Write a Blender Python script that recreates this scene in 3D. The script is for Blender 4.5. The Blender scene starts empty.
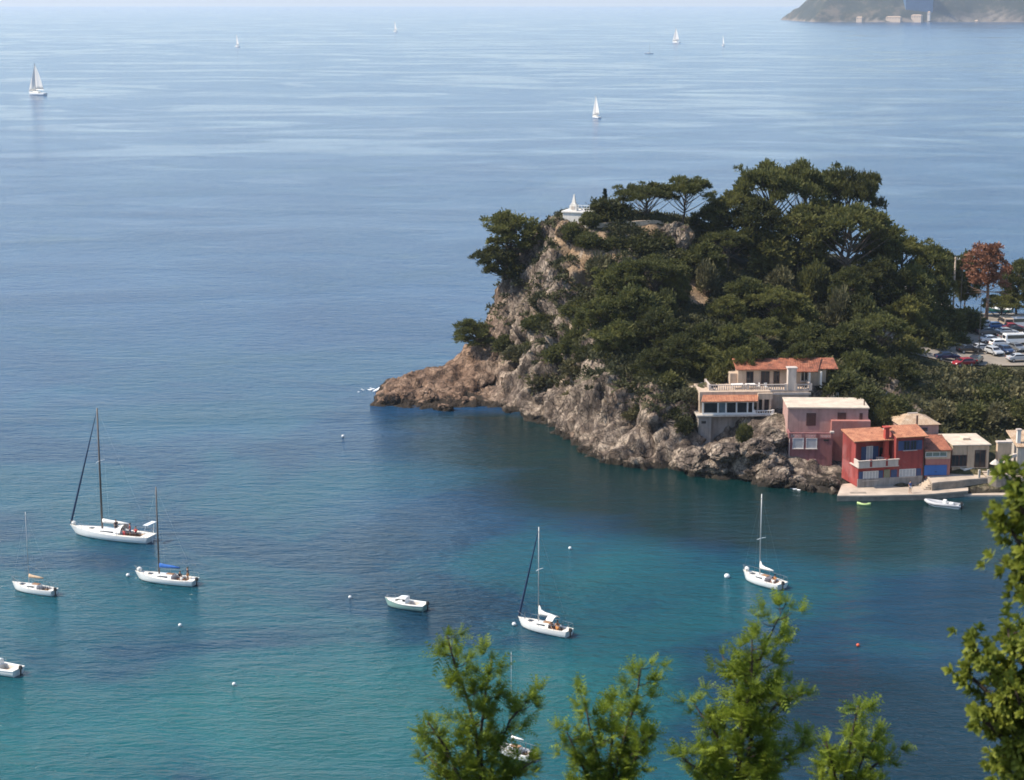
import bpy, bmesh, math, random
import numpy as np
from mathutils import Vector, Matrix, noise, Euler

R = math.radians
rng = random.Random(7)
SC = bpy.context.scene
COL = SC.collection
PI = math.pi

# ------------------------------------------------------------------ camera
H, F, W2, H2 = 66.0, 1900.0, 512.0, 390.0
PITCH = math.atan(388.0 / F)
cp, sp = math.cos(PITCH), math.sin(PITCH)

def ray(px, py):
    u, v = (px - W2) / F, (H2 - py) / F
    return Vector((u, cp + v * sp, -sp + v * cp))

def at(px, py, z=0.0):                     # a point of the photograph on the level plane z
    d = ray(px, py)
    t = (z - H) / d.z
    return Vector((d.x * t, d.y * t, z))

def aty(px, py, Y):                        # ... on the upright plane y = Y
    d = ray(px, py)
    t = Y / d.y
    return Vector((d.x * t, Y, H + d.z * t))

def px_of(x, y, z):
    dx, dy, dz = x, y, z - H
    depth = dy * cp - dz * sp
    return W2 + F * dx / depth, H2 - F * (dy * sp + dz * cp) / depth

cam = bpy.data.cameras.new('camera')
camo = bpy.data.objects.new('camera', cam)
COL.objects.link(camo)
camo.location = (0, 0, H)
camo.rotation_euler = (PI / 2 - PITCH, 0, 0)
cam.sensor_width = 36
cam.lens = F * 36 / 1024
cam.clip_start, cam.clip_end = 0.5, 60000
cam.dof.use_dof = True
cam.dof.focus_distance = 285
cam.dof.aperture_fstop = 3.4
SC.camera = camo

# ------------------------------------------------------------------ light
SUN_AZ, SUN_EL = R(-95), R(49)             # azimuth from +Y towards +X
sdir = Vector((math.sin(SUN_AZ) * math.cos(SUN_EL), math.cos(SUN_AZ) * math.cos(SUN_EL), math.sin(SUN_EL)))
sl = bpy.data.lights.new('sun', 'SUN')
sl.energy, sl.angle, sl.color = 4.4, R(0.53), (1.0, 0.90, 0.76)
so = bpy.data.objects.new('sun', sl)
COL.objects.link(so)
so.rotation_euler = sdir.to_track_quat('Z', 'Y').to_euler()
so.location = (-200, 100, 300)
wd = bpy.data.worlds.new('World')
SC.world = wd
wd.use_nodes = True
wn = wd.node_tree
for n in list(wn.nodes): wn.nodes.remove(n)
sky = wn.nodes.new('ShaderNodeTexSky')
sky.sky_type = 'NISHITA'
sky.sun_disc = False
sky.sun_elevation, sky.sun_rotation = SUN_EL, SUN_AZ
sky.dust_density, sky.air_density, sky.ozone_density = 0.6, 1.0, 2.0
bg = wn.nodes.new('ShaderNodeBackground')
bg.inputs[1].default_value = 0.14
wo = wn.nodes.new('ShaderNodeOutputWorld')
wn.links.new(sky.outputs[0], bg.inputs[0])
wn.links.new(bg.outputs[0], wo.inputs[0])

SC.view_settings.view_transform = 'Standard'
SC.view_settings.look = 'None'
SC.view_settings.exposure = 0.62
SC.view_settings.gamma = 1.0
cy = SC.cycles
cy.use_denoising = True
try:
    cy.denoiser = 'OPENIMAGEDENOISE'
    cy.denoising_prefilter = 'ACCURATE'
except Exception: pass
cy.max_bounces, cy.diffuse_bounces, cy.glossy_bounces = 5, 3, 3
cy.transmission_bounces, cy.transparent_max_bounces, cy.volume_bounces = 3, 6, 1
cy.sample_clamp_indirect, cy.sample_clamp_direct = 4.0, 12.0
cy.filter_width = 1.7
cy.caustics_reflective = cy.caustics_refractive = False

# ------------------------------------------------------------------ materials
class NT:
    def __init__(s, m):
        m.use_nodes = True
        s.t = m.node_tree
        s.b = s.t.nodes['Principled BSDF']
    def n(s, kind, **kw):
        x = s.t.nodes.new('ShaderNode' + kind)
        for k, v in kw.items():
            if k in x.bl_rna.properties: setattr(x, k, v)
            else: x.inputs[k.replace('_', ' ')].default_value = v
        return x
    def l(s, a, b): s.t.links.new(a, b)
    def ramp(s, src, stops, interp='LINEAR'):
        r = s.t.nodes.new('ShaderNodeValToRGB')
        r.color_ramp.interpolation = interp
        e = r.color_ramp.elements
        while len(e) < len(stops): e.new(0.5)
        for el, (p, c) in zip(e, stops):
            el.position = p
            el.color = (c, c, c, 1) if isinstance(c, (int, float)) else (*c, 1)
        s.l(src, r.inputs[0])
        return r.outputs[0]
    def noise(s, vec, scale, detail=3, rough=0.55, dist=0.0):
        x = s.t.nodes.new('ShaderNodeTexNoise')
        x.inputs['Scale'].default_value = scale
        x.inputs['Detail'].default_value = detail
        x.inputs['Roughness'].default_value = rough
        x.inputs['Distortion'].default_value = dist
        if vec is not None: s.l(vec, x.inputs['Vector'])
        return x.outputs['Fac']
    def mapping(s, vec, scale=(1, 1, 1), rot=(0, 0, 0), loc=(0, 0, 0)):
        x = s.t.nodes.new('ShaderNodeMapping')
        x.inputs['Scale'].default_value = scale
        x.inputs['Rotation'].default_value = rot
        x.inputs['Location'].default_value = loc
        s.l(vec, x.inputs['Vector'])
        return x.outputs[0]
    def mix(s, fac, a, b, mode='MIX'):
        x = s.t.nodes.new('ShaderNodeMix')
        x.data_type = 'RGBA'
        x.blend_type = mode
        for k, v in ((0, fac), (6, a), (7, b)):
            sock = x.inputs[k]
            if hasattr(v, 'links'): s.l(v, sock)
            elif isinstance(v, (int, float)): sock.default_value = v if k == 0 else (v, v, v, 1)
            else: sock.default_value = (*v, 1)
        return x.outputs[2]
    def math(s, op, a, b=0.0, c=0.0):
        x = s.t.nodes.new('ShaderNodeMath')
        x.operation = op
        for i, v in enumerate((a, b, c)):
            if hasattr(v, 'links'): s.l(v, x.inputs[i])
            else: x.inputs[i].default_value = v
        return x.outputs[0]
    def bump(s, h, strength=0.3, dist=0.05):
        x = s.t.nodes.new('ShaderNodeBump')
        x.inputs['Strength'].default_value = strength
        x.inputs['Distance'].default_value = dist
        s.l(h, x.inputs['Height'])
        s.l(x.outputs[0], s.b.inputs['Normal'])
        return x

MATS = {}
def mat(name, col, rough=0.6, var=0.12, scale=1.5, bump=0.0, bscale=None, metal=0.0, coat=0.0, rnd=0.0):
    """a plain weathered surface: two scales of tone, optional relief and tone per object"""
    if name in MATS: return MATS[name]
    m = bpy.data.materials.new(name)
    t = NT(m)
    co = t.n('TexCoord').outputs['Object']
    a = t.noise(co, scale, 5, 0.6)
    c1 = tuple(max(0, x * (1 - var)) for x in col)
    c2 = tuple(min(1, x * (1 + var)) for x in col)
    c = t.ramp(a, [(0.3, c1), (0.7, c2)])
    if rnd:
        oi = t.n('ObjectInfo').outputs['Random']
        c = t.mix(1.0, c, t.ramp(oi, [(0, 1 - rnd), (1, 1 + rnd * 0.2)]), 'MULTIPLY')
    t.l(c, t.b.inputs['Base Color'])
    t.b.inputs['Roughness'].default_value = rough
    t.b.inputs['Metallic'].default_value = metal
    t.b.inputs['Coat Weight'].default_value = coat
    if bump:
        t.bump(t.noise(co, bscale or scale * 4, 4), bump, 0.05)
    MATS[name] = m
    return m

def plaster(name, col, streak=0.25):
    """rendered wall with rain streaks, patches and grain"""
    m = bpy.data.materials.new(name)
    t = NT(m)
    co = t.n('TexCoord').outputs['Object']
    a = t.noise(co, 0.7, 6, 0.65)
    s = t.noise(t.mapping(co, (2.2, 2.2, 0.25)), 1.0, 4, 0.6)
    c = t.ramp(a, [(0.3, tuple(x * 0.82 for x in col)), (0.55, col), (0.75, tuple(min(1, x * 1.12) for x in col))])
    c = t.mix(t.ramp(s, [(0.44, 0.0), (0.70, streak * 1.7)]), c, tuple(x * 0.42 for x in col))
    c = t.mix(t.ramp(t.noise(co, 0.33, 4, 0.7), [(0.50, 0.0), (0.62, 0.35)]), c, tuple(0.55 * x + 0.14 for x in col))
    t.l(c, t.b.inputs['Base Color'])
    t.b.inputs['Roughness'].default_value = 0.85
    t.bump(t.noise(co, 6, 5), 0.35, 0.05)
    MATS[name] = m
    return m

# ------------------------------------------------------------------ mesh builder
class MB:
    def __init__(s):
        s.v, s.f, s.mi, s.cur = [], [], [], 0
        s.M = Matrix.Identity(4)
    def add(s, vs, fs):
        o = len(s.v)
        s.v += [tuple(s.M @ Vector(p)) for p in vs]
        s.f += [tuple(i + o for i in f) for f in fs]
        s.mi += [s.cur] * len(fs)
        return s
    def box(s, c, d, rz=0.0, taper=1.0):
        x, y, z = d[0] / 2, d[1] / 2, d[2] / 2
        m = Matrix.Rotation(rz, 3, 'Z')
        vs = []
        for k, t in ((-z, 1), (z, taper)):
            for i, j in ((-x, -y), (x, -y), (x, y), (-x, y)):
                p = m @ Vector((i * t, j * t, k))
                vs.append((p.x + c[0], p.y + c[1], p.z + c[2]))
        return s.add(vs, [(3, 2, 1, 0), (4, 5, 6, 7), (0, 1, 5, 4), (1, 2, 6, 5), (2, 3, 7, 6), (3, 0, 4, 7)])
    def lohi(s, a, b):
        return s.box([(a[i] + b[i]) / 2 for i in range(3)], [abs(b[i] - a[i]) for i in range(3)])
    def tube(s, pts, r, n=6, cap=True):
        pts = [Vector(p) for p in pts]
        rs = r if isinstance(r, (list, tuple)) else [r] * len(pts)
        vs, fs = [], []
        for i, p in enumerate(pts):
            d = (pts[min(i + 1, len(pts) - 1)] - pts[max(i - 1, 0)]).normalized()
            a = Vector((0, 0, 1)) if abs(d.z) < 0.9 else Vector((1, 0, 0))
            u = d.cross(a).normalized(); w = d.cross(u)
            for k in range(n):
                q = 2 * PI * k / n
                vs.append(p + (u * math.cos(q) + w * math.sin(q)) * rs[i])
        for i in range(len(pts) - 1):
            for k in range(n):
                a, b = i * n + k, i * n + (k + 1) % n
                fs.append((a, a + n, b + n, b))
        if cap:
            fs.append(tuple(range(n)))
            fs.append(tuple(reversed(range((len(pts) - 1) * n, len(pts) * n))))
        return s.add(vs, fs)
    def prism(s, poly, z0, z1):
        n = len(poly)
        vs = [(x, y, z0) for x, y in poly] + [(x, y, z1) for x, y in poly]
        fs = [tuple(reversed(range(n))), tuple(range(n, 2 * n))]
        fs += [(i, (i + 1) % n, n + (i + 1) % n, n + i) for i in range(n)]
        return s.add(vs, fs)
    def xprism(s, poly, x0, x1):            # a profile in y,z drawn out along x
        n = len(poly)
        vs = [(x0, y, z) for y, z in poly] + [(x1, y, z) for y, z in poly]
        fs = [tuple(reversed(range(n))), tuple(range(n, 2 * n))]
        fs += [(i, (i + 1) % n, n + (i + 1) % n, n + i) for i in range(n)]
        return s.add(vs, fs)
    def ball(s, c, r, nu=10, nv=7):
        rx, ry, rz = (r, r, r) if isinstance(r, (int, float)) else r
        vs = [(c[0], c[1], c[2] - rz)]
        for i in range(1, nv):
            t = PI * i / nv
            for k in range(nu):
                q = 2 * PI * k / nu
                vs.append((c[0] + rx * math.sin(t) * math.cos(q), c[1] + ry * math.sin(t) * math.sin(q), c[2] - rz * math.cos(t)))
        vs.append((c[0], c[1], c[2] + rz))
        fs = [(0, 1 + (k + 1) % nu, 1 + k) for k in range(nu)]
        for i in range(nv - 2):
            for k in range(nu):
                a, b = 1 + i * nu + k, 1 + i * nu + (k + 1) % nu
                fs.append((a, b, b + nu, a + nu))
        e = len(vs) - 1
        b0 = 1 + (nv - 2) * nu
        fs += [(e, b0 + k, b0 + (k + 1) % nu) for k in range(nu)]
        return s.add(vs, fs)
    def loft(s, rings, closed=True, cap=True):
        n = len(rings[0])
        vs = [p for r in rings for p in r]
        fs = []
        for i in range(len(rings) - 1):
            for k in range(n if closed else n - 1):
                a, b = i * n + k, i * n + (k + 1) % n
                fs.append((a, b, b + n, a + n))
        if cap:
            fs.append(tuple(reversed(range(n))))
            fs.append(tuple(range((len(rings) - 1) * n, len(rings) * n)))
        return s.add(vs, fs)
    def mesh(s, name, mats, smooth=False, fix=True):
        me = bpy.data.meshes.new(name)
        me.from_pydata(s.v, [], s.f)
        for m in (mats if isinstance(mats, (list, tuple)) else [mats]): me.materials.append(m)
        me.polygons.foreach_set('material_index', s.mi)
        if fix:
            bm = bmesh.new(); bm.from_mesh(me)
            bmesh.ops.recalc_face_normals(bm, faces=bm.faces)
            bm.to_mesh(me); bm.free()
        if smooth:
            me.polygons.foreach_set('use_smooth', [True] * len(me.polygons))
        me.update()
        return me
    def build(s, name, mats, parent=None, smooth=False, bevel=0.0, label=None):
        o = bpy.data.objects.new(name, s.mesh(name, mats, smooth))
        COL.objects.link(o)
        if parent is not None: o.parent = parent
        if bevel:
            b = o.modifiers.new('bevel', 'BEVEL'); b.width = bevel; b.segments = 2; b.limit_method = 'ANGLE'
        if label: o['label'] = label
        return o

def tag(o, label=None, cat=None, group=None, kind=None):
    if label: o['label'] = label
    if cat: o['category'] = cat
    if group: o['group'] = group
    if kind: o['kind'] = kind
    return o

def thing(name, label, cat, loc=(0, 0, 0), rz=0.0, group=None):
    o = bpy.data.objects.new(name, None)
    COL.objects.link(o)
    o.empty_display_size = 0.3
    o.location = loc
    o.rotation_euler = (0, 0, rz)
    return tag(o, label, cat, group)

def copy_tree(o, parent=None):
    c = o.copy()
    COL.objects.link(c)
    if parent is not None:
        c.parent = parent
    for ch in [x for x in list(COL.objects) if x.parent == o]:
        copy_tree(ch, c)
    return c

def nmesh(name, V, Fq, material, smooth=False):
    """a mesh from numpy arrays of points and quads"""
    me = bpy.data.meshes.new(name)
    k = Fq.shape[1]
    me.vertices.add(len(V)); me.vertices.foreach_set('co', np.ascontiguousarray(V, dtype=np.float32).ravel())
    me.loops.add(Fq.size); me.loops.foreach_set('vertex_index', np.ascontiguousarray(Fq, dtype=np.int32).ravel())
    me.polygons.add(len(Fq)); me.polygons.foreach_set('loop_start', np.arange(0, Fq.size, k, dtype=np.int32))
    if smooth: me.polygons.foreach_set('use_smooth', np.ones(len(Fq), dtype=bool))
    me.materials.append(material)
    me.update(calc_edges=True)
    me.validate()
    return me
# ------------------------------------------------------------------ sea
def sea_material():
    m = bpy.data.materials.new('sea_water')
    t = NT(m)
    g = t.n('NewGeometry').outputs['Position']
    # sand, weed beds, deepening blue and cove reflection, all as colour of the water
    sep = t.n('SeparateXYZ'); t.l(g, sep.inputs[0])
    weed = t.noise(t.mapping(g, (0.022, 0.020, 0.02), (0, 0, 0.5), (3.1, 0.4, 0)), 1.0, 6, 0.62, 0.8)
    deep = t.n('MapRange'); deep.clamp = True
    t.l(sep.outputs[1], deep.inputs[0])
    for i, v in zip((1, 2, 3, 4), (175.0, 400.0, 0.0, 1.0)): deep.inputs[i].default_value = v
    def blob(px, py, rx, ry, wgt):
        c = at(px, py)
        v = t.mapping(g, (1, 1, 0), (0, 0, 0), (-c.x, -c.y, 0))
        v = t.mapping(v, (1 / rx, 1 / ry, 0))
        ln = t.n('VectorMath', operation='LENGTH'); t.l(v, ln.inputs[0])
        return t.math('MULTIPLY', t.ramp(ln.outputs['Value'], [(0.0, 1.0), (1.0, 0.0)], 'EASE'), wgt)
    bed = weed                             # sand lightens the water, weed darkens it
    for q in ((640, 570, 30, 24, .22), (300, 700, 46, 26, .16), (120, 600, 34, 26, .10), (60, 740, 30, 20, .14), (560, 690, 26, 16, .16), (960, 720, 26, 22, -.24), (1000, 600, 30, 26, -.16),
              (460, 600, 22, 10, -.10), (90, 560, 20, 9, -.12), (420, 520, 40, 30, -.08), (700, 700, 16, 10, .1)): bed = t.math('ADD', bed, blob(*q))
    near = t.ramp(bed, [(0.34, (0.004, 0.024, 0.038)), (0.45, (0.005, 0.038, 0.066)), (0.55, (0.006, 0.070, 0.086)), (0.74, (0.010, 0.096, 0.102))])
    far = t.ramp(weed, [(0.35, (0.014, 0.058, 0.142)), (0.7, (0.020, 0.078, 0.165))])
    lee = None                             # sheltered water under the headland: weed green, hill's dark reflection painted into the colour
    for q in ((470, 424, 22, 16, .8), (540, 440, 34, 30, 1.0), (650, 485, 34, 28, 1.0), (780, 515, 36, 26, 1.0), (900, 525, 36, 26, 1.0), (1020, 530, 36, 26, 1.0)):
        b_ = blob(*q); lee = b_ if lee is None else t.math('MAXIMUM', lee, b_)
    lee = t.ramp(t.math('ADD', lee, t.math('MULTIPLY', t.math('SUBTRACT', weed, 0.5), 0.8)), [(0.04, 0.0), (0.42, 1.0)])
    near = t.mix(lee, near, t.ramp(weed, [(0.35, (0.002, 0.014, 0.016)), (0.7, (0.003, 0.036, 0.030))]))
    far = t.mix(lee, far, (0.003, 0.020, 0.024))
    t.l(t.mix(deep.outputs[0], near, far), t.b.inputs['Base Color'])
    t.b.inputs['IOR'].default_value = 1.333
    # wind slicks: calmer bands
    sl_ = t.noise(t.mapping(g, (0.0050, 0.0088, 0.01), (0, 0, 0.3), (1.7, 2.3, 0)), 1.0, 6, 0.6, 1.4)
    slick = t.ramp(sl_, [(0.50, 0.0), (0.59, 1.0)])
    fardist = t.n('MapRange'); fardist.clamp = True
    t.l(sep.outputs[1], fardist.inputs[0])
    for i, v in zip((1, 2, 3, 4), (420.0, 900.0, 0.0, 1.0)): fardist.inputs[i].default_value = v
    slick = t.math('MULTIPLY', slick, fardist.outputs[0])
    # ripples
    gust = t.ramp(t.noise(t.mapping(g, (0.016, 0.03, 0.02), (0, 0, 0.2)), 1.0, 5, 0.6, 0.6), [(0.36, 0.42), (0.64, 1.15)])
    w1 = t.noise(t.mapping(g, (0.20, 0.55, 0.5), (0, 0, 0.15)), 1.0, 4, 0.62, 0.4)
    w2 = t.noise(t.mapping(g, (0.75, 1.7, 1.0), (0, 0, -0.2)), 1.0, 4, 0.6, 0.3)
    h = t.math('ADD', t.math('MULTIPLY', w1, 0.85), t.math('MULTIPLY', w2, 0.42))
    h = t.math('MULTIPLY', h, gust)
    h = t.math('MULTIPLY', h, t.math('SUBTRACT', 1.0, t.math('MULTIPLY', slick, 0.55)))
    h = t.math('MULTIPLY', h, t.math('SUBTRACT', 0.90, t.math('MULTIPLY', fardist.outputs[0], 0.40)))
    h = t.math('MULTIPLY', h, t.math('SUBTRACT', 1.0, t.math('MULTIPLY', lee, 0.66)))
    b = t.bump(h, 1.0, 1.0)
    ro = t.math('SUBTRACT', 0.16, t.math('MULTIPLY', slick, 0.06))
    t.l(ro, t.b.inputs['Roughness'])
    return m

def grid_sheet(name, xs, ys, zf, material, smooth=True):
    X, Y = np.meshgrid(xs, ys)
    V = np.stack([X.ravel(), Y.ravel(), zf(X, Y).ravel()], 1)
    nx, ny = len(xs), len(ys)
    i = np.arange(nx - 1)[None, :] + np.arange(ny - 1)[:, None] * nx
    Fq = np.stack([i, i + 1, i + 1 + nx, i + nx], -1).reshape(-1, 4)
    o = bpy.data.objects.new(name, nmesh(name, V, Fq, material, smooth))
    COL.objects.link(o)
    return o

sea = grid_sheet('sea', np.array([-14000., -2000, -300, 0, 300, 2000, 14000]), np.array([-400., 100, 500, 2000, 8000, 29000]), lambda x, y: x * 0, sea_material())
tag(sea, kind='structure')

# ------------------------------------------------------------------ headland relief
PTS = []
def cpt(px, py=None, Y=None, z=None):
    if z is None: p = aty(px, py, Y)
    elif Y is None: p = at(px, py, z)
    else:
        x = (px - W2) / F * (Y * cp + (H - z) * sp)
        p = Vector((x, Y, z))
    PTS.append((p.x, p.y, p.z))
# shore in front (on the water) and the bed just off it
for px, py in ((374, 403), (384, 406), (400, 406.5), (420, 406.5), (440, 408), (470, 405), (500, 407), (520, 411), (545, 419), (565, 429), (580, 440), (600, 452), (622, 459), (650, 464),
               (690, 471), (720, 479), (750, 480), (775, 486), (800, 490), (830, 492), (880, 494), (950, 494), (1010, 494), (1080, 495), (1200, 497), (1400, 500)):
    cpt(px, py, z=0.0)
    q = at(px, py, 0.0)
    PTS.append((q.x - 1.0, q.y - 4.5, -3.2)); PTS.append((q.x - 3, q.y - 14, -4.6))
for px, Y in ((352, 316), (345, 335), (365, 335), (400, 339), (440, 341), (470, 344), (490, 350), (505, 356), (330, 360), (420, 370), (560, 385), (700, 395), (850, 398)):
    cpt(px, Y=Y, z=-4.6)
# the low spur on the left
for px, py, Y in ((384, 398, 318), (395, 389, 318), (400, 380, 322), (412, 374, 323), (430, 370, 324), (448, 367, 325), (462, 357, 326), (474, 349, 327), (484, 342, 328), (492, 334, 329),
                  (410, 396, 315), (430, 394, 316), (445, 388, 318), (460, 382, 320), (472, 380, 319), (480, 396, 316), (495, 392, 317), (505, 370, 322)): cpt(px, py, Y)
for px, Y in ((390, 326), (412, 331), (440, 333), (470, 337), (490, 341)): cpt(px, Y=Y, z=0.0)
# west cliff
for px, py, Y in ((500, 315, 329), (505, 290, 331), (512, 268, 333), (522, 250, 334), (540, 226, 334), (552, 216, 332), (515, 340, 322), (520, 310, 325), (530, 285, 327), (540, 262, 328),
                  (525, 380, 312), (540, 355, 309), (545, 330, 312), (550, 300, 317), (552, 280, 320), (556, 250, 325), (560, 226, 328), (575, 214, 328), (592, 216, 330), (545, 390, 304.5)): cpt(px, py, Y)
# middle slopes, row by row
for px, rows in {
    570: ((400, 297), (370, 301), (320, 309), (275, 319), (240, 326)),
    600: ((425, 279.5), (390, 282), (365, 287), (320, 297), (268, 316), (232, 328), (221, 336)),
    650: ((430, 272), (400, 275), (375, 281), (330, 292), (275, 312), (240, 326), (222, 338)),
    690: ((446, 267.5), (420, 272), (370, 278), (300, 300), (250, 322), (224, 340)),
    740: ((458, 263.0), (440, 269), (395, 281), (350, 290), (290, 313), (235, 338)),
    775: ((470, 259), (440, 266), (390, 281), (350, 290), (270, 322), (235, 342)),
    830: ((400, 276), (350, 290), (290, 317), (245, 340)),
    870: ((415, 272), (370, 284), (320, 304), (270, 328), (250, 344)),
    915: ((385, 282), (352, 306), (310, 328), (275, 347)),
    945: ((400, 279), (372, 298), (345, 318), (312, 343))}.items():
    for py, Y in rows:
        cpt(px, py, Y)
        x_, y_, z_ = PTS[-1]
        if px >= 600 and z_ > 10:
            low = 4.2 if px >= 650 else 2.8
            if py < 245 and px < 700: low = 0.0
            PTS[-1] = (x_, y_, z_ - low * min(1, (z_ - 10) / 5))
for px, py, Y in ((597, 226, 325.5), (612, 224.5, 326.5), (628, 224, 327.5), (650, 222.5, 328.5), (664, 223, 329.5), (600, 222, 331), (628, 220.5, 333), (655, 219.5, 334), (605, 234, 323.5), (630, 233, 324.5), (652, 232, 325.5)): cpt(px, py, Y)
for px, py, Y in ((757, 440, 266), (768, 424, 268), (776, 416, 270), (748, 462, 263), (770, 450, 263.5), (781, 445, 264)): cpt(px, py, Y)
for px, Y, z in ((704, 270, 0.8), (700, 273, 1.6), (715, 272, 1.8), (800, 259, 0.3), (860, 259, 0.4), (840, 266, 1.5), (900, 262, 2.0), (960, 256, 2.3), (960, 264, 3.0), (1010, 254, 2.2), (1010, 264, 3.0), (900, 250, -0.6), (960, 249.5, -0.5), (1010, 251, -0.2)):
    cpt(px, Y=Y, z=z)
for px in (965, 1010, 1060, 1130, 1230, 1400):
    for Y, z in ((272, 4.4), (286, 6.4), (300, 7.6), (308, 8.0), (325, 8.0), (345, 8.0), (358, 7.6), (364, 4.0), (369, 0.0), (376, -4.0), (410, -5)):
        cpt(px, Y=Y, z=z)
for px in (1080, 1200, 1400):
    for Y, z in ((256, 1.5), (262, 2.8)): cpt(px, Y=Y, z=z)
# far side of the hill
for px, a in ((545, 342), (580, 347), (620, 350), (670, 352), (720, 355), (770, 358), (820, 361), (870, 363), (915, 364)):
    top = 24 if px < 700 else 19
    if px > 860: top = 12
    cpt(px, Y=a, z=top); cpt(px, Y=a + 8, z=5); cpt(px, Y=a + 12, z=-1); cpt(px, Y=a + 22, z=-4.6)
P = np.array(PTS)
K = np.sqrt((P[:, None, 0] - P[None, :, 0]) ** 2 + (P[:, None, 1] - P[None, :, 1]) ** 2)
n = len(P)
A = np.zeros((n + 1, n + 1)); A[:n, :n] = K - 0.6 * np.eye(n); A[:n, n] = 1; A[n, :n] = 1
sol = np.linalg.solve(A, np.append(P[:, 2], 0))
def hgt(X, Y):
    X = np.asarray(X, float); Y = np.asarray(Y, float)
    out = np.full(X.shape, sol[n])
    for k in range(n):
        out = out + sol[k] * np.sqrt((X - P[k, 0]) ** 2 + (Y - P[k, 1]) ** 2)
    return np.maximum(out, -5.0)
def ground(x, y): return float(hgt(np.array([x]), np.array([y]))[0])

BARE = []
for px, py, rx, ry in ((562, 246, 1.6, 1.6), (572, 253, 2.0, 1.2), (584, 259, 2.2, 1.0), (592, 264, 1.8, 1.6), (604, 268, 2.2, 1.4), (616, 262, 2.0, 1.2), (700, 281, 2.4, 5.5), (696, 297, 2.6, 4.0),
                       (806, 300, 3.0, 2.4), (840, 291, 3.2, 2.2), (813, 318, 2.0, 2.0), (580, 282, 2.5, 2.5), (600, 246, 1.5, 2.0), (650, 229, 8.0, 1.2)):
    Y = 320.0
    for _ in range(40):
        p = aty(px, py, Y); Y += (p.z - ground(p.x, Y)) * 0.6
    BARE.append((p.x, Y, rx, ry))
def rock_material():
    m = bpy.data.materials.new('limestone_and_scrub')
    t = NT(m)
    geo = t.n('NewGeometry')
    g = geo.outputs['Position']
    sep = t.n('SeparateXYZ'); t.l(g, sep.inputs[0])
    big = t.noise(g, 0.09, 4, 0.6)
    mid = t.noise(t.mapping(g, (1, 1, 0.6)), 0.45, 6, 0.68, 0.3)
    fine = t.noise(g, 1.9, 6, 0.7)
    vor = t.n('TexVoronoi', feature='DISTANCE_TO_EDGE')
    warp = t.mapping(g, (1, 1, 0.38), (0.12, 0.1, 0.3))
    wv = t.n('TexNoise'); wv.inputs['Scale'].default_value = 0.5; wv.inputs['Detail'].default_value = 3
    t.l(g, wv.inputs['Vector'])
    addv = t.n('VectorMath', operation='MULTIPLY_ADD')
    t.l(wv.outputs['Color'], addv.inputs[0]); addv.inputs[1].default_value = (2.5, 2.5, 2.5); t.l(warp, addv.inputs[2])
    t.l(addv.outputs[0], vor.inputs['Vector']); vor.inputs['Scale'].default_value = 0.42
    crack = t.ramp(vor.outputs['Distance'], [(0.0, 0.45), (0.045, 1.0)])
    grey = t.ramp(mid, [(0.33, (0.035, 0.030, 0.025)), (0.48, (0.12, 0.10, 0.085)), (0.58, (0.34, 0.285, 0.225)), (0.74, (0.56, 0.475, 0.38))])
    ochre = t.ramp(mid, [(0.30, (0.05, 0.032, 0.022)), (0.46, (0.16, 0.098, 0.065)), (0.62, (0.31, 0.205, 0.14)), (0.8, (0.42, 0.31, 0.225))])
    west = t.n('MapRange'); west.clamp = True; t.l(sep.outputs[0], west.inputs[0])
    for i, v in zip((1, 2, 3, 4), (-7.0, 4.0, 1.0, 0.0)): west.inputs[i].default_value = v
    rust = t.math('MAXIMUM', west.outputs[0], t.ramp(big, [(0.52, 0.0), (0.66, 0.6)]))
    rust = t.math('MAXIMUM', rust, 0.28)
    rock = t.mix(rust, grey, ochre)
    rock = t.mix(1.0, rock, crack, 'MULTIPLY')
    vor2 = t.n('TexVoronoi', feature='DISTANCE_TO_EDGE'); vor2.inputs['Scale'].default_value = 1.15; t.l(addv.outputs[0], vor2.inputs['Vector'])
    crack2 = t.ramp(vor2.outputs['Distance'], [(0.0, 0.4), (0.06, 1.0)])
    rock = t.mix(1.0, rock, crack2, 'MULTIPLY')
    rock = t.mix(t.ramp(fine, [(0.3, 0.45), (0.52, 0.0)]), rock, (0.05, 0.042, 0.034))
    # dry grass and litter on gentler ground
    soil = t.ramp(t.noise(g, 0.55, 6, 0.7), [(0.3, (0.022, 0.026, 0.011)), (0.5, (0.052, 0.052, 0.022)), (0.62, (0.105, 0.085, 0.042)), (0.78, (0.27, 0.20, 0.13))])
    nz = t.n('SeparateXYZ'); t.l(geo.outputs['True Normal'], nz.inputs[0])
    steep = t.math('ADD', nz.outputs[2], t.math('MULTIPLY', t.math('SUBTRACT', mid, 0.5), 0.5))
    gentle = t.ramp(steep, [(0.60, 0.0), (0.74, 1.0)])
    low = t.n('MapRange'); low.clamp = True; bank = t.n('MapRange'); bank.clamp = True; t.l(sep.outputs[0], bank.inputs[0])
    for i, v in zip((1, 2, 3, 4), (46.0, 54.0, 0.0, 8.0)): bank.inputs[i].default_value = v
    t.l(t.math('ADD', t.math('ADD', sep.outputs[2], bank.outputs[0]), t.math('MULTIPLY', big, 6)), low.inputs[0])
    for i, v in zip((1, 2, 3, 4), (9.0, 12.5, 0.0, 1.0)): low.inputs[i].default_value = v
    east = t.n('MapRange'); east.clamp = True; t.l(sep.outputs[0], east.inputs[0])
    for i, v in zip((1, 2, 3, 4), (-4.0, 6.0, 0.0, 1.0)): east.inputs[i].default_value = v
    c = t.mix(t.math('MULTIPLY', t.math('MULTIPLY', gentle, low.outputs[0]), east.outputs[0]), rock, soil)
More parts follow.
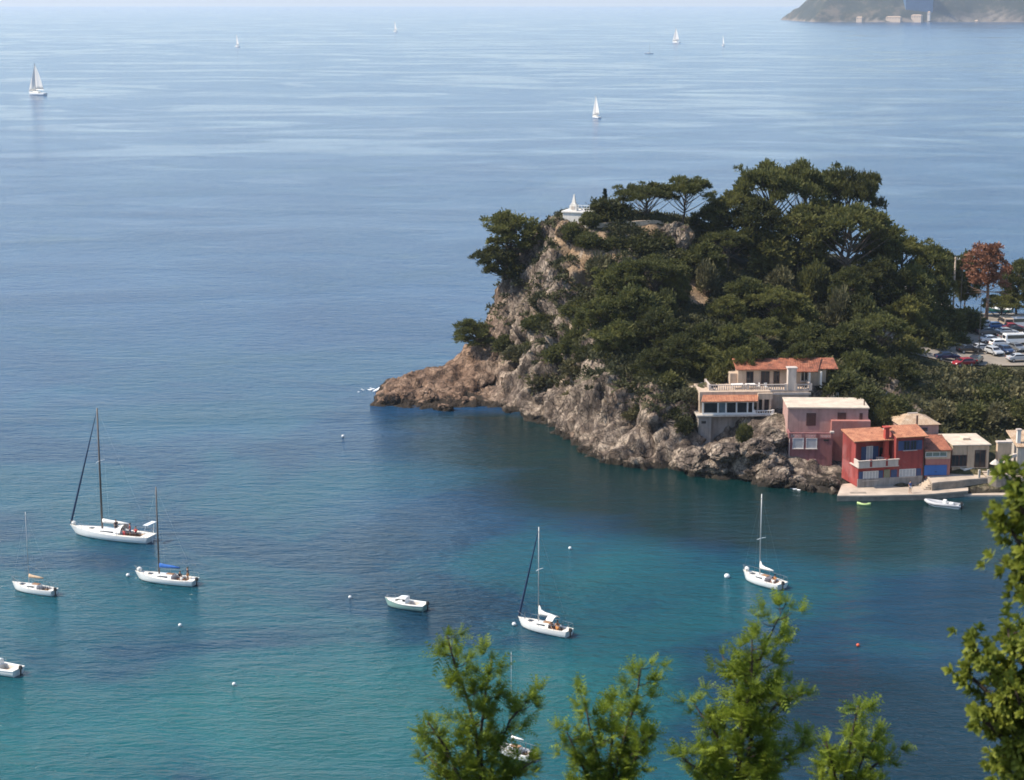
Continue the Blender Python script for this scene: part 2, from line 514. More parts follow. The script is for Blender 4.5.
    def patch(cx, cy_, rx, ry, rot=0.0):
        v = t.mapping(g, (1, 1, 0), (0, 0, 0), (-cx, -cy_, 0))
        v = t.mapping(v, (1 / rx, 1 / ry, 0), (0, 0, rot))
        ln = t.n('VectorMath', operation='LENGTH'); t.l(v, ln.inputs[0])
        return t.ramp(t.math('ADD', ln.outputs['Value'], t.math('MULTIPLY', t.math('SUBTRACT', mid, 0.5), 1.4)), [(0.75, 1.0), (1.0, 0.0)])
    bare = None
    for cx, cy_, rx, ry in BARE:
        q = patch(cx, cy_, rx, ry)
        bare = q if bare is None else t.math('MAXIMUM', bare, q)
    c = t.mix(bare, c, t.ramp(fine, [(0.3, (0.20, 0.13, 0.075)), (0.7, (0.40, 0.285, 0.185))]))
    # dark wet and weedy band along the water
    wz = t.math('ADD', sep.outputs[2], t.math('MULTIPLY', t.math('SUBTRACT', mid, 0.5), 3.0))
    c = t.mix(t.ramp(wz, [(0.0, 0.92), (0.8, 0.85), (1.0, 0.0)]), c, (0.022, 0.018, 0.013))
    t.l(c, t.b.inputs['Base Color'])
    t.b.inputs['Roughness'].default_value = 0.9
    t.b.inputs['Specular IOR Level'].default_value = 0.25
    fac = t.n('TexVoronoi'); fac.inputs['Scale'].default_value = 1.3; t.l(addv.outputs[0], fac.inputs['Vector'])
    sx = t.n('SeparateXYZ'); t.l(fac.outputs['Color'], sx.inputs[0])
    hh = t.math('ADD', t.math('MULTIPLY', fine, 0.6), t.math('ADD', t.math('MULTIPLY', crack, 0.6), t.math('MULTIPLY', crack2, 0.5)))
    hh = t.math('ADD', hh, t.math('MULTIPLY', sx.outputs[0], 0.9))
    t.bump(t.math('ADD', hh, mid), 0.9, 0.35)
    return m
ROCK = rock_material()

def crag(p, amp):
    """displacement of a rock point: ledges, blocks and pits"""
    q = Vector(p)
    a = noise.noise_vector(q * 0.16) * 1.5
    b = noise.noise_vector(q * 0.45 + Vector((9, 3, 1))) * 0.85
    w = noise.noise_vector(q * 0.35) * 0.6
    v, pt = noise.voronoi(Vector((q.x * 0.36, q.y * 0.36, q.z * 0.15)) + w)
    blk = (noise.cell(pt[0] * 7.31) - 0.5) * 1.0 + (0.12 - min(0.24, v[1] - v[0])) * 1.8
    v2, pt2 = noise.voronoi(Vector((q.x, q.y, q.z * 0.45)) * 0.95 + w)
    blk2 = (noise.cell(pt2[0] * 5.17) - 0.5) * 0.55 + (0.10 - min(0.2, v2[1] - v2[0])) * 0.9
    c = noise.noise_vector(q * 1.5) * 0.16
    rib = noise.noise(Vector((q.x * 0.20, q.y * 0.20, q.z * 0.05)) + noise.noise_vector(q * 0.12) * 0.8)
    rib = (1 - 2.2 * abs(rib)) * 1.7 - 0.6
    rib2 = (1 - 2.4 * abs(noise.noise(Vector((q.x * 0.55 + 4, q.y * 0.55, q.z * 0.16))))) * 0.7
    return (a + b + c) * amp, (rib + rib2 * 0.7 - 1.0 * blk - blk2) * amp

CAVE = aty(491, 392, 315.5)
def build_headland():
    xs = np.arange(-34, 62, 0.42); xs = np.append(xs, np.arange(62, 262, 4.0))
    ys = np.append(np.arange(232, 345, 0.42), np.arange(345, 420, 2.0))
    X, Y = np.meshgrid(xs, ys)
    Z = hgt(X, Y)
    gy, gx = np.gradient(Z, ys, xs)
    sl = np.sqrt(gx ** 2 + gy ** 2)
    V = np.stack([X.ravel(), Y.ravel(), Z.ravel()], 1)
    gxr, gyr, slr = gx.ravel(), gy.ravel(), sl.ravel()
    for i in range(len(V)):
        x, y, z = V[i]
        if z < -2.5 or y > 352 or x > 64: continue
        s = slr[i]
        spur = max(0.0, min(1.0, (3 - x) / 6))
        am = max(min(1.0, max(0.0, (s - 0.35) / 0.6)), spur * 0.75)
        if z < 9: am = max(am, 0.6)
        am *= 1 - 0.45 * spur
        if z > 23: am *= 0.45
        if z > 9 and x > 24: am *= 0.35
        if 36 < x < 75 and y < 272: am *= 0.35
        if x > 58: am *= 0.3
        cv = ((x - CAVE.x) / 3.4) ** 2 + ((y - CAVE.y) / 3.4) ** 2
        if cv < 1 and z < 6.5: V[i, 1] += 5.0 * (1 - cv) * (1 - max(0, z) / 6.5) ** 0.5
        d, k = crag((x, y, z * 1.0), am)
        nn = math.sqrt(1 + s * s)
        V[i, 0] += d.x * 0.9 - gxr[i] / nn * k
        V[i, 1] += d.y * 0.9 - gyr[i] / nn * k
        V[i, 2] += d.z * 0.8 + k / nn + 0.25 * noise.noise(Vector((x * .3, y * .3, 0)))
    nx, ny = len(xs), len(ys)
    i = np.arange(nx - 1)[None, :] + np.arange(ny - 1)[:, None] * nx
    Fq = np.stack([i, i + 1, i + 1 + nx, i + nx], -1).reshape(-1, 4)
    zz = Z.ravel()[Fq]
    Fq = Fq[zz.max(1) > -4.3]
    o = bpy.data.objects.new('terrain', nmesh('terrain', V, Fq, ROCK, False))
    COL.objects.link(o)
    return tag(o, kind='structure')
TERRAIN = build_headland()
from mathutils.bvhtree import BVHTree
_bv = BVHTree.FromPolygons([v.co.copy() for v in TERRAIN.data.vertices], [tuple(p.vertices) for p in TERRAIN.data.polygons])
def ground(x, y):                          # the modelled surface itself
    h = _bv.ray_cast(Vector((x, y, 80)), Vector((0, 0, -1)))[0]
    return h.z if h is not None else -5.0

# ------------------------------------------------------------------ far coast
def far_material():
    m = bpy.data.materials.new('far_hillside')
    t = NT(m)
    geo = t.n('NewGeometry'); g = geo.outputs['Position']
    sep = t.n('SeparateXYZ'); t.l(g, sep.inputs[0])
    a = t.noise(g, 0.018, 8, 0.75)
    wood = t.ramp(a, [(0.35, (0.012, 0.018, 0.008)), (0.52, (0.03, 0.033, 0.015)), (0.62, (0.11, 0.085, 0.05))])
    rock = t.ramp(a, [(0.35, (0.10, 0.075, 0.055)), (0.65, (0.30, 0.24, 0.18))])
    nz = t.n('SeparateXYZ'); t.l(geo.outputs['True Normal'], nz.inputs[0])
    lowz = t.ramp(t.math('ADD', t.math('MULTIPLY', sep.outputs[2], 0.02), t.math('MULTIPLY', t.math('SUBTRACT', t.noise(g, 0.01, 3), 0.5), 1.0)), [(0.0, 0.9), (0.15, 0.0)])
    st = t.math('MAXIMUM', t.ramp(nz.outputs[2], [(0.42, 0.8), (0.58, 0.0)]), lowz)
    t.l(t.mix(st, wood, rock), t.b.inputs['Base Color'])
    t.b.inputs['Roughness'].default_value = 1.0
    return m
FARM = far_material()
FY = 6500.0
FSIL = [(800, 0), (808, 0), (813, 7), (818, 13), (824, 20), (832, 25), (846, 29), (864, 33), (880, 45), (920, 70), (960, 90), (1024, 110), (1150, 150), (1400, 190)]
def far_profile(x):
    xs = [(p - W2) / F * FY * 1.0 for p, _ in FSIL]
    hs = [h_ * FY / F * 1.0 for _, h_ in FSIL]
    return np.interp(x, xs, hs)
def far_z(X, Y):
    crest = far_profile(X)
    nz = np.array([noise.fractal(Vector((x * 0.006, y * 0.006, 0.3)), 1.0, 2.0, 5) for x, y in zip(X.ravel(), Y.ravel())]).reshape(X.shape)
    front = np.clip((Y - (FY + 12 + 25 * np.sin(X * 0.013))) / 190.0, 0, 1)
    back = np.clip((FY + 900 - Y) / 600.0, 0, 1)
    shape = np.power(front, 0.75) * back
    z = np.minimum(crest, shape * (crest * 0.25 + 110)) * (1 + 0.22 * nz) - 3 + (front > 0) * 5 * shape
    return np.where((front <= 0) | (crest <= 0.5), -4, z + nz * 6 * front)
fx = np.append(np.arange(880, 1850, 9.0), np.arange(1850, 3400, 60.0))
fy = np.append(np.arange(FY - 20, FY + 330, 9.0), np.arange(FY + 330, FY + 960, 40.0))
far_land = grid_sheet('hills', fx, fy, far_z, FARM, False)
tag(far_land, kind='structure')

# ------------------------------------------------------------------ the hillside the photograph was taken from (below the frame)
hillside_m = mat('near_hillside_soil', (0.06, 0.055, 0.03), 0.95, 0.5, 0.5, 0.6, 2.0)
def near_z(X, Y):
    base = 60.5 - 0.52 * np.clip(Y + 2, 0, None) - 0.012 * np.abs(X)
    w = np.sin(X * 0.21 + Y * 0.1) * 0.5 + np.sin(X * 0.07 - Y * 0.17) * 0.8
    return base + w - 0.5
near_hill = grid_sheet('hillside', np.arange(-90, 91, 3.0), np.arange(-60, 124, 3.0), near_z, hillside_m, True)
tag(near_hill, kind='structure')
def near_ground(x, y): return float(near_z(np.array([x]), np.array([y]))[0])

# ------------------------------------------------------------------ haze
def build_haze():
    m = bpy.data.materials.new('sea_haze')
    m.use_nodes = True
    nt = m.node_tree
    for x in list(nt.nodes): nt.nodes.remove(x)
    v = nt.nodes.new('ShaderNodeVolumePrincipled')
    v.inputs['Color'].default_value = (0.80, 0.89, 1.0, 1)
    v.inputs['Density'].default_value = HAZE_D
    v.inputs['Anisotropy'].default_value = 0.2
    o = nt.nodes.new('ShaderNodeOutputMaterial')
    nt.links.new(v.outputs[0], o.inputs['Volume'])
    b = MB().lohi((-14500, -600, -6.2), (14500, 29500, 330))
    h = b.build('haze', m)
    return tag(h, kind='stuff')
HAZE_D = 0.48e-4
build_haze()
# ------------------------------------------------------------------ foliage
def leaf_mat(name, dark, light, rnd=0.35, transl=0.25, scale=0.6):
    m = bpy.data.materials.new(name)
    t = NT(m)
    co = t.n('TexCoord').outputs['Object']
    oi = t.n('ObjectInfo').outputs['Random']
    ov = t.n('VectorMath', operation='ADD'); t.l(co, ov.inputs[0])
    cx = t.n('CombineXYZ'); t.l(t.math('MULTIPLY', oi, 50), cx.inputs[0]); t.l(cx.outputs[0], ov.inputs[1])
    a = t.noise(ov.outputs[0], scale, 4, 0.7)
    c = t.ramp(a, [(0.33, dark), (0.68, light)])
    c = t.mix(1.0, c, t.ramp(oi, [(0, (1 - rnd, 1 - rnd, 1 - rnd)), (0.5, (1, 1, 1)), (1, (1 + rnd, 1 + rnd * 0.75, 1 + rnd * 0.5))]), 'MULTIPLY')
    t.l(c, t.b.inputs['Base Color'])
    t.b.inputs['Roughness'].default_value = 0.7
    t.b.inputs['Specular IOR Level'].default_value = 0.25
    tr = t.n('BsdfTranslucent')
    t.l(c, tr.inputs['Color'])
    mx = t.n('MixShader'); mx.inputs[0].default_value = transl
    t.l(t.b.outputs[0], mx.inputs[1]); t.l(tr.outputs[0], mx.inputs[2])
    t.l(mx.outputs[0], t.t.nodes['Material Output'].inputs['Surface'])
    return m
PINE_M = leaf_mat('pine_needles', (0.048, 0.058, 0.018), (0.155, 0.158, 0.046), 0.42, 0.42)
SHRUB_M = leaf_mat('evergreen_leaves', (0.042, 0.052, 0.017), (0.135, 0.135, 0.044), 0.4, 0.4)
OLIVE_M = leaf_mat('olive_scrub_leaves', (0.060, 0.060, 0.028), (0.17, 0.155, 0.075), 0.35)
DRY_M = leaf_mat('dry_brown_needles', (0.15, 0.066, 0.038), (0.34, 0.165, 0.10), 0.1)
DEEP_M = leaf_mat('dark_cypress_leaves', (0.012, 0.020, 0.010), (0.028, 0.042, 0.018), 0.2)
FORE_M = leaf_mat('feathery_leaves', (0.090, 0.150, 0.018), (0.33, 0.40, 0.05), 0.1, 0.45, 3.0)
FORE2_M = leaf_mat('glossy_bush_leaves', (0.080, 0.115, 0.015), (0.31, 0.34, 0.05), 0.1, 0.4, 3.0)
BARK = mat('pine_bark', (0.10, 0.075, 0.058), 0.95, 0.35, 3.0, 0.6, 8.0)
PALEBARK = mat('dead_bark', (0.20, 0.125, 0.09), 0.95, 0.3, 3.0, 0.6, 8.0)
DARKBARK = mat('dark_stem', (0.045, 0.032, 0.022), 0.9, 0.3, 6.0, 0.4, 12.0)

def tufts(g, centre, rad, nface, size, up=0.25, flat=1.0, inner=0.25):
    """leaf tufts through an uneven clump: arrays of points and quads"""
    d = g.normal(size=(nface, 3)); d /= np.linalg.norm(d, axis=1)[:, None]
    d[:, 2] = np.where(d[:, 2] < -0.35, -d[:, 2] * 0.6, d[:, 2])
    r = inner + (1 - inner) * np.power(g.random(nface), 0.45)
    lump = 1 + 0.28 * np.sin(d[:, 0] * 5.1 + centre[0]) * np.cos(d[:, 1] * 4.3 + centre[1]) + 0.12 * g.normal(size=nface)
    p = np.asarray(centre) + d * (r * lump)[:, None] * np.asarray(rad)
    ax = d + g.normal(size=(nface, 3)) * 0.55 + np.array([0, 0, up]); ax /= np.linalg.norm(ax, axis=1)[:, None]
    w = np.cross(ax, g.normal(size=(nface, 3))); w /= np.linalg.norm(w, axis=1)[:, None] + 1e-9
    L = size * (0.6 + 0.8 * g.random(nface))[:, None]
    Wd = L * 0.55 * flat
    a, b = p - w * Wd * 0.35, p + w * Wd * 0.35
    tip = p + ax * L
    V = np.stack([a, b, tip + w * Wd * 0.5, tip - w * Wd * 0.5], 1).reshape(-1, 3)
    return V

def quads(Vs):
    V = np.concatenate(Vs)
    return V, np.arange(len(V)).reshape(-1, 4)

def limb_path(a, b, sag, g, n=4):
    a, b = np.array(a, float), np.array(b, float)
    pts = []
    off = g.normal(size=3) * sag
    for i in range(n + 1):
        t = i / n
        p = a + (b - a) * t + off * math.sin(PI * t)
        pts.append(tuple(p))
    return pts

def make_pine(seed, style):
    """returns (trunk mesh, crown mesh, height, crown width); base at the origin"""
    g = np.random.default_rng(seed)
    tr = MB()
    if style == 'umbrella': Ht, Rc, nb, z0 = 11.0, 5.2, 24, 0.66
    elif style == 'round': Ht, Rc, nb, z0 = 9.0, 3.9, 28, 0.22
    elif style == 'tall': Ht, Rc, nb, z0 = 11.5, 3.3, 26, 0.36
    else: Ht, Rc, nb, z0 = 7.5, 4.2, 22, 0.30     # leaning / windswept
    lean = g.normal(size=2) * 0.5
    if style == 'wind': lean = np.array([-2.2, 0.2])
    spine = [(0, 0, -0.8), (0, 0, 0)]
    for i in range(1, 7):
        t = i / 6
        spine.append((lean[0] * t * t + 0.18 * g.normal(), lean[1] * t * t + 0.18 * g.normal(), Ht * 0.86 * t))
    r0 = 0.26 if style != 'umbrella' else 0.32
    tr.tube(spine, [r0 * 1.25, r0 * 1.1] + [r0 * (1 - 0.82 * i / 6) for i in range(1, 7)], 7)
    Vs = []
    for k in range(nb):
        q = 2 * PI * (k * 0.381966 + 0.03 * g.normal())
        if style == 'umbrella':
            rr = Rc * math.sqrt((k + 0.5) / nb) * (0.92 + 0.16 * g.random())
            zz = Ht * (0.95 - 0.17 * (rr / Rc) ** 2 - 0.17 * g.random()) + 0.2 * g.normal()
            rad = np.array([1.45, 1.45, 0.85]) * (0.8 + 0.45 * g.random())
        else:
            t = (k + 0.5) / nb
            zz = Ht * (z0 + (0.97 - z0) * t)
            prof = math.sin(PI * min(1, 0.22 + 0.74 * t)) ** 0.7 if style != 'tall' else (1 - 0.72 * t) * min(1, 0.5 + 3 * t)
            rr = Rc * prof * (0.35 + 0.62 * math.sqrt(g.random()))
            rad = np.array([1.25, 1.25, 1.05]) * (0.75 + 0.5 * g.random())
            if t > 0.93: rr *= 0.3
        f = zz / (Ht * 0.86)
        bx, by = lean * min(1.15, f) ** 2
        c = np.array([bx + rr * math.cos(q), by + rr * math.sin(q), zz])
        Vs.append(tufts(g, c, rad * 0.88, 340, 0.46, 0.3, 0.6))
        # the limb that carries it
        zb = max(Ht * 0.30, zz - rr * (0.75 if style == 'umbrella' else 0.3) - 0.6)
        zb = min(zb, Ht * 0.82)
        s = zb / (Ht * 0.86)
        root = (lean[0] * s * s, lean[1] * s * s, zb)
        if rr > 0.8 or k % 3 == 0:
            tr.tube(limb_path(root, c - np.array([0, 0, 0.25]), 0.22, g), [0.13, 0.11, 0.085, 0.06, 0.03], 5, False)
    # stray sprays
    for k in range(10):
        q, rr = g.random() * 2 * PI, Rc * (0.7 + 0.4 * g.random())
        Vs.append(tufts(g, (lean[0] + rr * math.cos(q), lean[1] + rr * math.sin(q), Ht * (0.72 + 0.2 * g.random())), (0.6, 0.6, 0.35), 70, 0.4, 0.25, 0.6))
    V, Q = quads(Vs)
    top = float(np.percentile(V[:, 2], 99.6))
    wid = float(np.percentile(V[:, 0], 99) - np.percentile(V[:, 0], 1))
    return tr.mesh('trunk', BARK, True), nmesh('crown', V, Q, PINE_M), top, wid

def make_shrub(seed, m=None, tallness=1.0):
    g = np.random.default_rng(seed)
    tr = MB(); Vs = []
    nb = 13
    for k in range(nb):
        q, rr = 2 * PI * k * 0.381966, 1.25 * math.sqrt((k + 0.3) / nb)
        z = (1.75 - 0.75 * (rr / 1.25) ** 2) * tallness * (0.8 + 0.35 * g.random())
        c = np.array([rr * math.cos(q), rr * math.sin(q), z])
        Vs.append(tufts(g, c, np.array([0.68, 0.68, 0.62 * tallness]) * (0.75 + 0.5 * g.random()), 170, 0.32, 0.3, 0.75))
        Vs.append(tufts(g, c * np.array([1, 1, 0.45]), (0.55, 0.55, 0.5 * tallness), 80, 0.3, 0.3, 0.75))
        if k % 2 == 0: tr.tube(limb_path((0.05 * math.cos(q), 0.05 * math.sin(q), -0.5), c, 0.1, g), [0.07, 0.06, 0.05, 0.035, 0.02], 5, False)
    V, Q = quads(Vs)
    return tr.mesh('trunk', DARKBARK, True), nmesh('crown', V, Q, m or SHRUB_M), float(np.percentile(V[:, 2], 99.6)), float(np.percentile(V[:, 0], 99) - np.percentile(V[:, 0], 1))

KITS = {}
for s in ('umbrella', 'round', 'tall', 'wind'): KITS[s] = [make_pine(11 + i * 7 + len(s), s) for i in range(3)]
KITS['shrub'] = [make_shrub(50 + i) for i in range(3)]
KITS['olive'] = [make_shrub(60 + i, OLIVE_M) for i in range(3)]
KITS['scrubtree'] = [make_shrub(80 + i, OLIVE_M, 1.7) for i in range(3)]
KITS['oak'] = [make_shrub(70 + i, SHRUB_M, 1.9) for i in range(3)]

def plant(kind, px, pytop, Y, wpx, label, name='pine_tree', cat='pine tree', group=None, rot=None, v=None, zmin=None, hmin=None):
    """stands a plant on the terrain so that its top and width read as in the photograph"""
    k = rng.randrange(3) if v is None else v
    tm, cm, top, wid = KITS[kind][k]
    x = aty(px, pytop, Y).x
    z = ground(x, Y)
    if zmin is not None: z = max(z, zmin)
    zt = aty(px, pytop, Y).z
    h = max(zt - z, hmin or 0.9)
    ppm = F / (Y * cp + (H - z) * sp)
    sxy, sz = wpx / ppm / wid, h / top
    sz = max(min(sz, sxy * 2.1), sxy * (0.9 if cat == 'pine tree' else 0.78))
    t = thing(name, label, cat, (x, Y, zt - top * sz if sz != h / top else z), rot if rot is not None else rng.uniform(0, 2 * PI), group)
    t.scale = (sxy, sxy, sz)
    for nm, me in (('trunk', tm), ('crown', cm)):
        o = bpy.data.objects.new(nm, me); COL.objects.link(o); o.parent = t
    return t
# ------------------------------------------------------------------ the trees of the headland, one by one
HL = 'trees growing on the headland'
def pine(kind, px, py, Y, w, label, **kw): return plant(kind, px, py, Y, w, label, 'pine_tree', 'pine tree', HL, **kw)
for a in [
    # the skyline, from the left
    ('wind', 522, 212, 331, 62, 'windswept pine crowning the western cliff edge, highest of the cliff pines', dict(rot=0.2, v=0)),
    ('wind', 507, 246, 329, 50, 'dark pine leaning seaward out of the western cliff face, below the highest cliff pine', dict(rot=0.1, v=1)),
    ('wind', 480, 320, 326, 40, 'low spreading pine on the rocky saddle where the spur meets the cliff', dict(rot=-0.2, v=2, hmin=4.0)),
    ('umbrella', 648, 183, 332, 58, 'broad umbrella pine on the skyline terrace, left of a pair', dict(v=0)),
    ('umbrella', 684, 176, 334, 50, 'umbrella pine with forked bare trunk on the skyline terrace, right of a pair', dict(v=1)),
    ('round', 712, 205, 334, 44, 'rounded pine at left foot of the tall summit grove', {}),
    ('umbrella', 735, 190, 336, 52, 'dark pine at left shoulder of the summit grove', {}),
    ('umbrella', 770, 163, 338, 68, 'broad pine making the left half of the summit grove top', dict(v=0)),
    ('umbrella', 806, 161, 341, 64, 'tallest broad pine in the middle of the summit grove', dict(v=2)),
    ('umbrella', 846, 169, 342, 60, 'broad flat pine on the right half of the summit grove top', dict(v=1)),
    ('round', 756, 198, 331, 50, 'dense pine in the front row below the left summit crown', {}),
    ('umbrella', 850, 205, 327, 84, 'wide umbrella pine with pale spreading limbs below the summit grove', dict(v=2)),
    ('round', 800, 205, 331, 54, 'dense dark pine below the centre of the summit grove', {}),
    ('tall', 826, 200, 334, 40, 'narrow pine filling the gap behind the pale limbed umbrella pine', {}),
    ('round', 880, 230, 333, 48, 'rounded pine stepping down to the right of the summit grove', {}),
    ('umbrella', 905, 236, 336, 58, 'broad pine on the right shoulder of the wooded hill', {}),
    ('round', 930, 246, 332, 44, 'outermost pine of the right shoulder beside the utility pole', {}),
    ('round', 912, 266, 322, 50, 'dark pine below the right shoulder crown', {}),
    ('tall', 948, 250, 352, 30, 'slim pine just left of the weathered utility pole', dict(hmin=8)),
    ('round', 968, 252, 356, 26, 'small pine behind the utility pole', dict(hmin=7)),
    ('round', 1019, 260, 357, 36, 'green pine at the right frame edge behind the brown dead pine', dict(hmin=7)),
    ('umbrella', 1003, 296, 352, 40, 'low dark pine limb showing under the brown dead pine', dict(hmin=5, v=1)),
    # the second row
    ('round', 700, 243, 322, 46, 'dark pine beside the pale retaining wall', {}),
    ('umbrella', 728, 230, 326, 48, 'pine under the left shoulder of the summit grove', {}),
    ('round', 880, 258, 320, 52, 'dark pine between the umbrella pine and right shoulder', {}),
    ('round', 850, 268, 315, 44, 'shaded pine under the wide pale limbed umbrella pine', {}),
    ('oak', 770, 232, 328, 44, 'shaded pine trunk thicket under the summit grove', dict()),
    # the middle slope
    ('round', 726, 296, 305, 38, 'rounded dark pine right of the bare ochre scar', {}),
    ('round', 757, 341, 281.5, 44, 'pine overhanging the middle of the villa roof', dict(hmin=5)),
    ('round', 799, 344, 281.5, 38, 'pine overhanging the right part of the villa roof', dict(hmin=5)),
    ('round', 676, 272, 309, 34, 'slim dark pine left of the bare ochre scar', {}),
    ('wind', 735, 346, 281, 40, 'pine overhanging the left end of the villa roof', dict(hmin=5)),
    ('round', 855, 296, 309, 34, 'dark pine right of the pale clearing on the slope', {}),
    ('round', 620, 262, 309, 52, 'broad olive green pine in mid slope below the path', {}),
    ('umbrella', 655, 256, 309, 58, 'large feathery pine in the middle of the slope', {}),
    ('round', 640, 288, 300, 66, 'wide leaning pine over the rocky middle slope', {}),
    ('round', 600, 298, 302, 48, 'grey green pine above the rock outcrop of the left slope', {}),
    ('round', 622, 322, 292, 58, 'feathery pine above the central shore cliff', {}),
    ('round', 662, 312, 292, 54, 'dark pine above the rocky gully of the central slope', {}),
    ('round', 682, 335, 284, 52, 'bushy pine with leaning trunk above the grey cliff', {}),
    ('round', 652, 350, 281, 44, 'pine hanging over the tall grey shore cliff', {}),
    ('round', 748, 278, 310, 46, 'dark pine under the small terrace wall', {}),
    ('umbrella', 775, 288, 307, 52, 'broad pine in mid slope above the villa roof', {}),
    ('round', 735, 325, 292, 48, 'dark green pine up slope left of the villa roof', {}),
    ('round', 705, 345, 283, 44, 'dense dark tree left of the villa terrace', {}),
    ('umbrella', 765, 320, 296, 50, 'rounded tree directly above the villa roof', {}),
    ('tall', 800, 296, 305, 44, 'dark pine up slope right of the villa roof', {}),
    ('round', 812, 325, 294, 56, 'broad low pine behind the right end of the villa roof', {}),
    ('round', 850, 325, 294, 62, 'wide pine spreading behind the pink house', {}),
    ('umbrella', 880, 314, 300, 54, 'dark pine in the hollow above the red house', {}),
    ('round', 905, 296, 316, 46, 'dark pine above the small car park end', {}),
    ('round', 862, 352, 284, 52, 'dense dark tree right behind the pink house', {}),
    ('round', 893, 358, 283, 48, 'dense tree behind the red house roof', {}),
    ('oak', 846, 372, 276, 40, 'bushy tree touching the right end of the villa', {}),
    ('oak', 868, 385, 272, 36, 'dark evergreen in the shade behind the pink roof', {}),
    ('oak', 893, 395, 270, 34, 'dark evergreen behind the red house chimney', {}),
    ('oak', 925, 300, 322, 40, 'bushy evergreen at the left edge of the car park', {}),
    ('oak', 948, 305, 328, 36, 'bushy evergreen at the foot of the utility pole', {}),
    ('oak', 968, 308, 333, 30, 'grey green tree left of the dark lamp post', {}),
    ('oak', 930, 325, 313, 36, 'dark shrub tree at the near left corner of the car park', {}),
    ('oak', 941, 331, 319, 34, 'dark evergreen masking the left end of the car park', {}),
    ('oak', 957, 333, 323, 26, 'evergreen between the car park end and the utility pole', {}),
    ('oak', 972, 322, 336, 24, 'small evergreen close behind the dark lamp post', {}),
    ('oak', 905, 336, 306, 40, 'dark tree on the slope left of the parked cars', {}),
]:
    kind, px, py, Y, w, lab, kw = a
    if kind == 'oak':
        plant('oak', px, py, Y, w, lab.replace('pine trunk thicket', 'evergreen thicket'), 'evergreen_tree', 'evergreen tree', HL, **kw)
    else: pine(kind, px, py, Y, w, lab, **kw)

